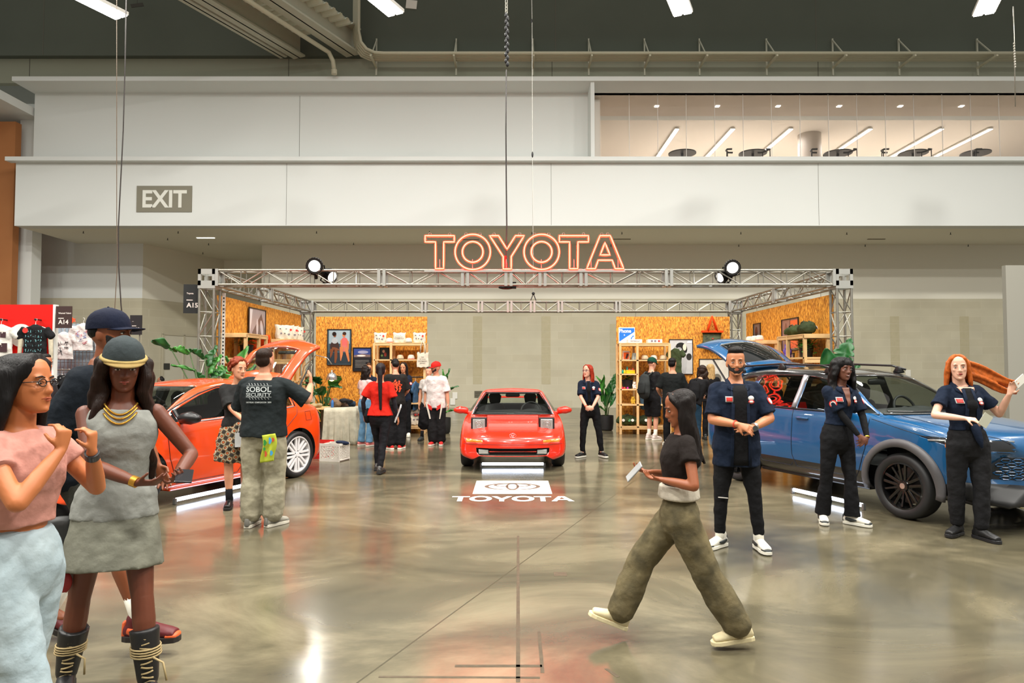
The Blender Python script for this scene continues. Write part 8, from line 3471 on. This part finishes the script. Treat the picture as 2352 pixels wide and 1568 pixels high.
def plush(lab, loc, col, sc, name='plush_toy', rz_=0):
	t = thing(name, lab, 'toy', loc, rz_)
	m = mat('plush_%d_%d_%d' % col, col, .9, bump=(80, .5))
	b = MB()
	b.ball((0, 0, .07 * sc), (.06 * sc, .05 * sc, .07 * sc))
	b.ball((0, -.01, .165 * sc), (.048 * sc, .045 * sc, .045 * sc))
	for q in (-1, 1):
		b.ball((q * .05 * sc, -.02, .10 * sc), (.02 * sc, .02 * sc, .045 * sc))
		b.ball((q * .035 * sc, -.05 * sc, .022 * sc), (.024 * sc, .045 * sc, .022 * sc))
		b.ball((q * .035 * sc, 0, .205 * sc), (.014 * sc, .01 * sc, .018 * sc))
	b.build('plush_body', m, t, mods=[('remesh', .008, 2)])
	return t


plush('white plush toy with red bow on the right shelf upright side', ((1457 - 1176) * (YSR + .08) / F, YSR + .10, z3 + .001), (222, 214, 206), .8)
plush('yellow plush duck-like toy sitting in the right shelf', ((1453 - 1176) * (YSR + .2) / F, YSR + .2, zpx(928, YSR) + .001), (226, 186, 60), .85)


def duffel(lab, loc, rz_, L_, r, col=(64, 76, 44)):
	t = thing('duffel_bag', lab, 'bag', loc, rz_)
	m = cloth(col)
	b = MB()
	b.limb([((-L_ / 2, 0, r * .75), r * .8, r * .7, (0, 1, 0)), ((-L_ / 4, 0, r * .85), r, r * .85, (0, 1, 0)), ((L_ / 4, 0, r * .8), r * .98, r * .8, (0, 1, 0)), ((L_ / 2, 0, r * .7), r * .75, r * .65, (0, 1, 0))], 18)
	b.build('bag_body', m, t, mods=[('remesh', .014, 2), ('folds', .06)])
	b = MB()
	for y in (-.6, .6):
		b.tube([(-L_ * .2, y * r, r * 1.0), (-L_ * .15, y * r * .8, r * 1.6), (0, y * r * .5, r * 1.75), (L_ * .15, y * r * .8, r * 1.6), (L_ * .2, y * r, r * 1.0)], .014, 6)
	b.build('strap', mat('strap_olive', (52, 60, 38), .8), t, smooth=True)
	b = MB()
	for q, mi in ((-.12, 0), (.02, 1), (.10, 0)):
		b.m(mi).cyl((q, -r * .98, r * .85), (q, -r * 1.03, r * .87), .035, n=14)
	b.build('round_badge', [m_patchw, mat('badge_green', (60, 120, 70), .6)], t)
	return t


duffel('olive duffel bag with badges low in the right shelf left bay', ((1446 - 1176) * (YSR + .25) / F - .06, YSR + .27, .20), 0, .34, .15)
duffel('second olive duffel bag low in the right shelf right bay', ((1490 - 1176) * (YSR + .25) / F, YSR + .27, .20), .1, .40, .15, (54, 64, 42))
duffel('olive duffel bag on the front right shelf top, nearer the back', (XRs - .27, 12.92, 2.192), PI / 2 + .2, .36, .12)
duffel('larger olive duffel bag with loose straps on the front right shelf top', (XRs - .27, 12.38, 2.192), PI / 2 - .1, .38, .14, (58, 68, 42))
plush('purple plush toy hanging legs over the front right shelf', (XRs - .40, 12.92, 1.782), (112, 84, 176), 1.15, rz_=-.4)
for k, (yy, a, b_) in enumerate(((14.65, m_capw, m_capr), (14.95, m_capw, m_capt), (15.25, m_capw, m_capr))):
	trucker(['white cap with red brim on back right shelf top, nearest', 'white cap with tan brim on back right shelf top, middle', 'white cap with red brim on back right shelf top, farthest'][k], (XRs - .30, yy, 2.172), -.6, a, b_)
for k, (yy, xx) in enumerate(((14.85, .26), (15.08, .30), (15.32, .24), (15.5, .34))):
	flat_bag(['cream tote slumped on the back left shelf top, nearest', 'cream tote slumped on the back left shelf top, second', 'cream tote slumped on the back left shelf top, farthest', 'cream tote slumped on the back left shelf top, behind the others'][k], (XLs + xx, yy, 2.212), .5 + .2 * k, .38, .30, .18, marks, 'tote_bag')
# orange cloth on shelf end
o_ = thing('orange_cloth', 'orange cloth draped over the end of the front left shelf', 'cloth', (XLs + .28, 13.2, 2.215))
b = MB()
b.grid(lambda u, v: (-.25 + .5 * u, .015 + .025 * math.sin(u * 14) * v + .02 * v, .01 - .42 * v), 16, 10)
b.build('cloth', cloth((232, 74, 20)), o_, smooth=True, mods=[('solid', .006, 0)])
# camo tote hung on the back right board
x = (1636 - 1176) * (YB - .1) / F
tt = flat_bag('large camouflage tote with orange handles hung on the back right wall', (x, YB - .09, zpx(800, YB)), 0, .46, .40, .12, [(-.4, .55, .03, .02, 0), (.0, .6, .04, .02, 1), (.45, .55, .03, .02, 0)], 'tote_bag', m=mat('camo_print', (36, 44, 32), .8, noise=(9, .25, (84, 92, 60))), flare=.1)
m_orh = cloth((232, 74, 20))
MB().box2((-.26, -.09, .39), (.26, .02, .44)).build('rim_band', m_orh, tt)
for yy in (-.08, .0):
	MB().tube([(-.12, yy, .42), (-.06, yy, .62), (0, yy + .02, .80), (.06, yy, .62), (.12, yy, .42)], .02, 6).build('handle', m_orh, tt, smooth=True)

# ================================================================= TABLE, LAMP, CRATES
x0, x1 = (742 - 1176) * 14.3 / F, (818 - 1176) * 14.3 / F
tbl = thing('trestle_table', 'pale wooden trestle table half covered by a cream cloth', 'table', ((x0 + x1) / 2, 14.55, 0))
MB().box2((-.62, -.36, .72), (.36, .36, .75)).build('tabletop', m_pine, tbl)
for a in (-.5, .28):
	for b_ in (-.28, .28):
		MB().box2((a - .02, b_ - .02, 0), (a + .02, b_ + .02, .72)).build('leg', mat('table_steel', (130, 130, 126), .4, .6), tbl)
dc = thing('table_drape', 'cream cloth draped to the floor over the trestle table', 'tablecloth', ((x0 + x1) / 2, 14.55, 0))
b = MB()
PR = [(-.26, .37), (-.28, -.38), (.38, -.38), (.38, .38), (-.26, .38)]
per = []
for a, c_ in zip(PR[1:3], PR[2:4]):
	for k in range(40):
		per.append((lerp(a[0], c_[0], k / 40), lerp(a[1], c_[1], k / 40)))
per.append(PR[3])
rows = []
for j in range(9):
	v = j / 8
	row = []
	for i, (px_, py_) in enumerate(per):
		f_ = 1 + (.10 + .06 * math.sin(i * .9) + .03 * math.sin(i * 2.3)) * v
		row.append((px_ * f_ + (.03 if px_ > .3 else 0) * v, py_ * f_, lerp(.757, .006, v)))
	rows.append(row)
b.rings(rows, close=False, cap=False)
b.add([(-.28, -.38, .757), (.38, -.38, .757), (.38, .38, .757), (-.28, .38, .757)], [(0, 1, 2, 3)])
b.build('cloth', cloth((206, 200, 178)), dc, smooth=True, fix=False, mods=[('solid', .006, 0)], angle=60)
for k, (px, py, r_, col, lab) in enumerate(((772, 918, (.16, .12, .11), (124, 100, 76), 'tan garment heaped on the draped table'), (790, 923, (.15, .12, .08), (176, 152, 140), 'pinkish beige garment heaped in front on the draped table'), (796, 908, (.16, .1, .05), (40, 42, 46), 'black folded garment atop the draped table pile'), (808, 926, (.10, .12, .07), (44, 62, 80), 'navy garment at the right of the draped table pile'), (728, 928, (.14, .1, .05), (170, 150, 110), 'khaki garment on the bare end of the table'))):
	Y = 14.45 + (k % 2) * .2
	x = (px - 1176) * Y / F
	t = thing('heaped_garment', lab, 'clothes', (x, Y, .762))
	b = MB()
	rr_ = random.Random(k)
	for q in range(5):
		b.ball((rr_.uniform(-.05, .05), rr_.uniform(-.04, .04), r_[2] * rr_.uniform(.5, 1) + (.10 if k == 2 else 0)), tuple(v * rr_.uniform(.6, .9) for v in r_))
	b.build('garment', cloth(col), t, mods=[('remesh', .014, 1), ('folds', .09)])
bt_ = thing('water_bottle', 'small blue-capped water bottle on the draped table', 'bottle', ((765 - 1176) * 14.3 / F, 14.28, .761))
MB().lathe([(.025, 0), (.03, .01), (.03, .12), (.013, .15), (.013, .165)], n=16).build('bottle_body', mat('bottle_blue', (60, 110, 170), .2), bt_, smooth=True)
MB().cyl((0, 0, .163), (0, 0, .185), .015, n=12).build('cap', mat('bottle_red', (190, 40, 40), .4), bt_)
# arc floor lamp
Y = 14.75
c0 = at(762, 866, Y)
al = thing('arc_floor_lamp', 'chrome arc lamp with dome shade hanging over the draped table', 'lamp', (c0.x - .72, Y + .1, 0))
m_chr = mat('chrome', (206, 206, 206), .15, .9)
MB().cyl((0, 0, 0), (0, 0, .05), .17, n=28).build('base', m_black, al)
MB().tube([(0, 0, .05), (0, 0, 1.2), (.10, -.02, 1.62), (.36, -.06, 1.86), (.62, -.1, 1.80), (.72, -.1, 1.66)], .011, 8).build('arm', m_chr, al, smooth=True)
zz = c0.z
MB().lathe([(.115, -.06), (.112, 0), (.09, .06), (.05, .095), (.015, .11), (.015, .16)], (.72, -.1, zz), 28, cap=False).build('lamp_shade', m_chr, al, smooth=True)
MB().lathe([(.02, -.02), (.05, -.04), (.05, -.07), (.01, -.09)], (.72, -.1, zz), 18).build('bulb', emit_mat('warm_bulb', (255, 190, 130), 6), al, smooth=True)
# milk crates


def crate(lab, loc, rz_, m, w=.36, d=.33, h=.30, cat='crate'):
	t = thing('milk_crate', lab, cat, loc, rz_)
	b = MB()
	b.box2((-w / 2, -d / 2, 0), (w / 2, d / 2, .012))
	for s_ in (-1, 1):
		# end and side frames with lattice
		for (L_, mk) in ((w, lambda u, z, s=s_: (u, s * d / 2, z)), (d, lambda u, z, s=s_: (s * w / 2, u, z))):
			for z0_, z1_ in ((0, .05), (h - .045, h)):
				b.bar(mk(-L_ / 2, (z0_ + z1_) / 2), mk(L_ / 2, (z0_ + z1_) / 2), .014 if mk(0, 0)[0] == 0 else z1_ - z0_, z1_ - z0_ if mk(0, 0)[0] == 0 else .014)
			n = 7
			for i in range(-3, n + 3):
				for sg in (-1, 1):
					u0 = -L_ / 2 + (i) * L_ / n
					u1 = u0 + sg * (h - .095) * .9
					za, zb_ = .05, h - .045
					def cl(u, z):
						return u, z
					# clip to the side
					lo, hi = -L_ / 2, L_ / 2
					if min(u0, u1) > hi or max(u0, u1) < lo:
						continue
					t0, t1 = 0.0, 1.0
					du = u1 - u0
					for bound, sgn2 in ((lo, 1), (hi, -1)):
						tt_ = (bound - u0) / du
						if (du * sgn2) > 0:
							t0 = max(t0, tt_)
						else:
							t1 = min(t1, tt_)
					if t1 - t0 < .05:
						continue
					b.bar(mk(u0 + du * t0, lerp(za, zb_, t0)), mk(u0 + du * t1, lerp(za, zb_, t1)), .009)
	for a in (-1, 1):
		for c_ in (-1, 1):
			b.box((a * w / 2, c_ * d / 2, h / 2), (.022, .022, h))
	b.build('crate_body', m, t)
	b = MB()
	b.tube([(-.06, -d / 2 - .002, h - .085), (-.05, -d / 2 - .002, h - .07), (.05, -d / 2 - .002, h - .07), (.06, -d / 2 - .002, h - .085), (.05, -d / 2 - .002, h - .1), (-.05, -d / 2 - .002, h - .1)], .008, 5, closed=True)
	b.build('hand_hole', m, t)
	return t


x, y = gp(766, 1058)
crate('white plastic milk crate on floor right of the orange car', (x, y + .08, 0), -.28, mat('crate_white', (216, 210, 200), .5))
tk = thing('dark_cloth', 'navy cloth hanging over the white milk crate corner', 'cloth', (x + .12, y + .0, .30))
b = MB().ball((0, 0, .02), (.09, .05, .025)).ball((.10, -.04, .005), (.06, .03, .03))
b.build('cloth', cloth((36, 46, 70)), tk, mods=[('remesh', .01, 1), ('folds', .03)])
crate('red plastic milk crate behind the rear wheel of the orange car', (x - .36, y + .42, 0), -.2, mat('crate_red', (206, 30, 22), .5))

# ================================================================= FLOOR LOGO
m_vinyl = mat('vinyl_white', (232, 230, 222), .4)
y0, y1 = ground(1176, 1134).y, ground(1176, 1104).y
lg = thing('floor_logo', 'white rectangle sticker with oval emblem and brand lettering on floor', 'floor sticker', (0.005, 0, 0))
MB().box2((-.505, y0, .0005), (.505, y1, .002)).build('white_panel', m_vinyl, lg)
m_emb = mat('emblem_taupe', (104, 86, 70), .4)
b = MB()
cy = (ground(1176, 1125).y + ground(1176, 1109.8).y) / 2
hy = (ground(1176, 1109.8).y - ground(1176, 1125.5).y)


def ringshape(cx, cz, rx, rz_, t0, t1):
	n = 56
	o = [(cx + rx * math.cos(2 * PI * i / n), cy + cz + rz_ * math.sin(2 * PI * i / n)) for i in range(n)]
	i_ = [(cx + (rx - t0) * math.cos(2 * PI * i / n), cy + cz + (rz_ - t1) * math.sin(2 * PI * i / n)) for i in range(n)]
	b.add([(p[0], p[1], .0032) for p in o + i_], [(i, (i + 1) % n, n + (i + 1) % n, n + i) for i in range(n)])


ringshape(0, 0, .375, hy / 2, .055, .026)
ringshape(0, hy * .19, .255, hy * .24, .042, .03)
ringshape(0, 0, .09, hy * .47, .032, .045)
b.build('oval_emblem', m_emb, lg, fix=False)
ya, yb = ground(1176, 1151.5).y, ground(1176, 1139).y
X0, X1, Z0, Z1 = 1e9, -1e9, 1e9, -1e9
for _, o_, hs in letters:
	for p in o_:
		X0, X1, Z0, Z1 = min(X0, p[0]), max(X1, p[0]), min(Z0, p[1]), max(Z1, p[1])


def fl(p):
	return ((p[0] - (X0 + X1) / 2) / (X1 - X0) * 1.49, ya + (p[1] - Z0) / (Z1 - Z0) * (yb - ya))


for ch_, o_, hs in letters:
	P_ = [fl(p) for p in o_]
	H_ = [[fl(p) for p in h_] for h_ in hs]
	if ch_ == 'O':
		cx_ = sum(p[0] for p in P_) / len(P_)
		P_ = [(cx_ + (p[0] - cx_) * 1.05, p[1]) for p in P_]
	vs, fs = [], []
	loops = [P_] + H_
	flat_ = [p for l_ in loops for p in l_]
	tris = tessellate_polygon([[Vector((p[0], p[1], 0)) for p in l_] for l_ in loops])
	MB().add([(p[0], p[1], .002) for p in flat_], [tuple(t_) for t_ in tris]).build('letter', m_vinyl, lg)
# tape residue and marks
m_res = mat('tape_residue', (66, 56, 42), .5, noise=(20, .5, (90, 80, 62)))
for (pa, pb, w_, lab) in (((1190, 1230), (1190, 1566), .022, 'thin dark tape residue line running toward the viewer'), ((1045, 1529), (1245, 1529), .030, 'dark scuffed tape residue across the floor near the viewer'), ((870, 1554), (1240, 1556), .02, 'long thin scuff line across floor nearest the viewer'), ((1238, 1450), (1246, 1545), .02, 'short residue line right of the long tape residue'), ((1272, 1318), (1302, 1318), .10, 'small square residue patch on the floor centre right'), ((1392, 1535), (1420, 1555), .02, 'short dark dash mark on the floor before the walking woman')):
	a, c_ = ground(*pa), ground(*pb)
	d = (c_ - a)
	t = MB().box((0, 0, 0), (d.length, w_, .0008)).build('floor_mark', m_res, loc=((a.x + c_.x) / 2, (a.y + c_.y) / 2, .0007), rotz=math.atan2(d.y, d.x))
	tag(t, lab, 'floor mark')
a, c_ = ground(2318, 1160), ground(2370, 1172)
tag(MB().box((0, 0, 0), ((c_ - a).length, .035, .0008)).build('floor_tape', mat('tape_yellow', (206, 180, 60), .5), loc=((a.x + c_.x) / 2, (a.y + c_.y) / 2, .0008), rotz=math.atan2((c_ - a).y, (c_ - a).x)), 'yellow floor tape strip by the blue car front wheel', 'tape')

# ================================================================= LEFT MERCH BOOTH AND SIGNS
Yr = 12.5
zt_ = CAMZ + (842 - 699) * Yr / F
xr_ = px2x(125, Yr)
rw_ = thing('red_booth_wall', 'bright red merchandise wall with white disc at far left', 'display wall', (xr_, Yr, 0))
MB().box2((-2.6, 0, 0), (-.04, .08, zt_)).build('panel', mat('booth_red', (214, 20, 12), .35), rw_)
MB().box2((-.04, -.01, 0), (0, .09, zt_)).build('edge_trim', m_white, rw_)
p = at(47, 770, Yr - .02)
MB().cyl((p.x - xr_, -.012, p.z), (p.x - xr_, 0, p.z), .21, n=40).build('white_disc', m_plate, rw_)
MB().box2((-2.6, .08, 0), (-2.5, 2, zt_)).build('side_panel', mat('booth_red', (214, 20, 12), .35), rw_)
for k, (px, m_, lab, lg_) in enumerate(((3, cloth((222, 218, 210)), 'white graphic tee hanging at the very left of the red wall', False), (82, cloth((28, 28, 30)), 'black tee over pale long sleeves hanging on the red wall', True))):
	p = at(px, 745, Yr - .14)
	g_ = garment(lab, (p.x, Yr - .14, p.z), 0, m_, .46, .62, .07, .26, 'hanging_tee')
	if lg_:
		b = MB()
		for q in (-1, 1):
			b.limb([((q * .27, .01, -.24), .045, .03, (1, 0, 0)), ((q * .29, .01, -.62), .035, .025, (1, 0, 0))], 10)
		b.build('long_sleeve', cloth((206, 196, 172)), g_, smooth=True)
		b = MB()
		rr_ = random.Random(8)
		mt = mat('print_teal', (110, 170, 176), .6)
		for row in range(5):
			for q in range(7):
				xx, zz_ = -.14 + q * .045, -.13 - row * .085
				pts = [(xx + rr_.uniform(-.015, .015), -.046, zz_ + rr_.uniform(-.03, .03)) for _ in range(4)]
				b.tube(pts, .004, 4)
		b.build('lettering_print', mt, g_)
		MB().cyl((-.15, -.05, -.11), (-.15, -.056, -.11), .05, n=20).build('round_sticker', m_patch, g_)
	else:
		b = MB()
		b.box2((.02, -.05, -.24), (.12, -.046, -.14)).box2((.02, -.05, -.50), (.15, -.046, -.34))
		b.build('graphic_print', mat('print_dark', (60, 34, 40), .6), g_)
	pg = MB().cyl((0, 0, .09), (0, .14, .09), .012, n=8)
	pg.ball((0, -.01, .09), .022)
	pg.build('wall_peg', m_black, g_)
# next booth with grid wall
Yg = 14.0
gw = thing('grid_wall', 'silver wire grid display wall between the red wall and capped man', 'grid panel', (px2x(190, Yg), Yg, 0))
b = MB()
for i in range(18):
	b.cyl((-.75 + i * .075, 0, .05), (-.75 + i * .075, 0, 2.55), .005, n=5)
for j in range(12):
	b.cyl((-.76, .008, .1 + j * .2), (.54, .008, .1 + j * .2), .005, n=5)
b.build('wire_grid', m_alu, gw)
MB().box2((-.8, .1, 0), (.6, .13, 2.5)).build('back_board', mat('board_blue_grey', (150, 168, 180), .6), gw)
for k, (px, py, lab, ink) in enumerate(((147, 762, 'white tee with dark ink drawing under the A14 sign', (40, 38, 40)), (192, 742, 'white long-sleeve shirt with pastel scribble print on the grid wall', (150, 160, 200)))):
	p = at(px, py, Yg - .15)
	g_ = garment(lab, (p.x, Yg - .15, p.z), 0, cloth((220, 216, 212)), .42, .56, .07, .26, 'hanging_tee', longs=(k == 1))
	b = MB()
	rr_ = random.Random(20 + k)
	for q in range(9):
		c_ = Vector((rr_.uniform(-.1, .1), -.048, rr_.uniform(-.46, -.14)))
		b.m(q % 2).tube([c_ + Vector((rr_.uniform(-.05, .05), 0, rr_.uniform(-.05, .05))) for _ in range(6)], .005, 4)
	b.build('scribble_print', [mat('inkA_%d' % k, ink, .6), mat('inkB_%d' % k, (200, 120, 130) if k else ink, .6)], g_)
for k, (px, py) in enumerate(((168, 735), (165, 790))):
	p = at(px, py, Yg - .1)
	b = MB().prism([(.06 * math.cos(2 * PI * i / 10) * (1 if i % 2 else .5), .06 * math.sin(2 * PI * i / 10) * (1 if i % 2 else .5)) for i in range(10)], .01)
	tag(b.build('orange_star', mat('star_orange', (236, 80, 40), .6), loc=(p.x, Yg - .1, p.z)), ['orange star cutout on the grid wall, upper', 'orange star cutout on the grid wall, lower'][k], 'decoration')
rk = thing('hanger_rack', 'low clothes rack with black garments below the grid wall', 'clothes rack', (px2x(160, 12.9), 12.9, 0))
for a in (-.35, .35):
	MB().cyl((a, 0, 0), (a, 0, 1.55), .014, n=8).build('upright', m_alu, rk)
MB().cyl((-.36, 0, 1.55), (.36, 0, 1.55), .014, n=8).build('rail', m_alu, rk)
for k in range(5):
	garment('black garment on white hanger on the low rack at left' if k else 'white striped garment at the front of the low rack', (rk.location.x - .26 + k * .13, 12.9, 1.46), 1.1, cloth((30, 30, 32) if k else (190, 190, 190)), .42, .62, .06, .2, 'hanging_tee')['group'] = 'garments on the low rack'


def booth_sign(lab, px, py, Y, w, h, name_, code, rz_=0, col=(28, 26, 28)):
	p = at(px, py, Y)
	t = thing('booth_number_sign', lab, 'sign', p, rz_)
	MB().box2((-w / 2, 0, -h / 2), (w / 2, .02, h / 2)).build('board', mat('sign_board_%d' % col[0], col, .5), t)
	m_ = mat('sign_letter', (216, 206, 200), .5)
	vs, fs = text_poly(name_, .038, .001, .002)
	x0_ = min(v.x for v in vs)
	MB().add([v + Vector((-x0_ - w / 2 + .05, -.003, h * .18)) for v in vs], fs).build('lettering', m_, t)
	MB().box2((-w / 2 + .05, -.003, -.03), (-w / 2 + .15, 0, -.015)).build('dash', m_, t)
	vs, fs = text_poly(code, .11, .003, .002)
	x0_ = min(v.x for v in vs)
	MB().add([v + Vector((-x0_ - w / 2 + .05, -.003, -h * .22)) for v in vs], fs).build('lettering', m_, t)
	return t


booth_sign('black booth sign A15 fixed to the front left truss leg', 438.5, 686, 11.75, .24, .50, 'Toyota', 'A15', .25, (22, 24, 24))
booth_sign('dark brown booth sign A14 beside the red wall', 146, 728, 12.45, .29, .40, 'Wanted Talent', 'A14', 0, (58, 38, 36))
booth_sign('black booth sign A13 behind the capped man', 312, 746, 16.0, .28, .46, '—', 'A13', 0, (30, 28, 30))
# carrying posts of the free standing signs
for px, Y, zt2, lab in ((128, 12.5, 2.3, None), (320, 16.05, 2.4, 'thin post carrying the A13 booth sign')):
	if lab:
		x = px2x(px, Y)
		tag(MB().cyl((x, Y, 0), (x, Y, zt2), .015, n=8).build('sign_post', m_alu), lab, 'post')
# grey movable partition at far right
struct(MB().box2((px2x(2315, 19), 19, 0), (16.5, 19.15, CAMZ + (842 - 608) * 19 / F)).build('wall_partition', mat('partition_grey', (150, 148, 138), .6)))
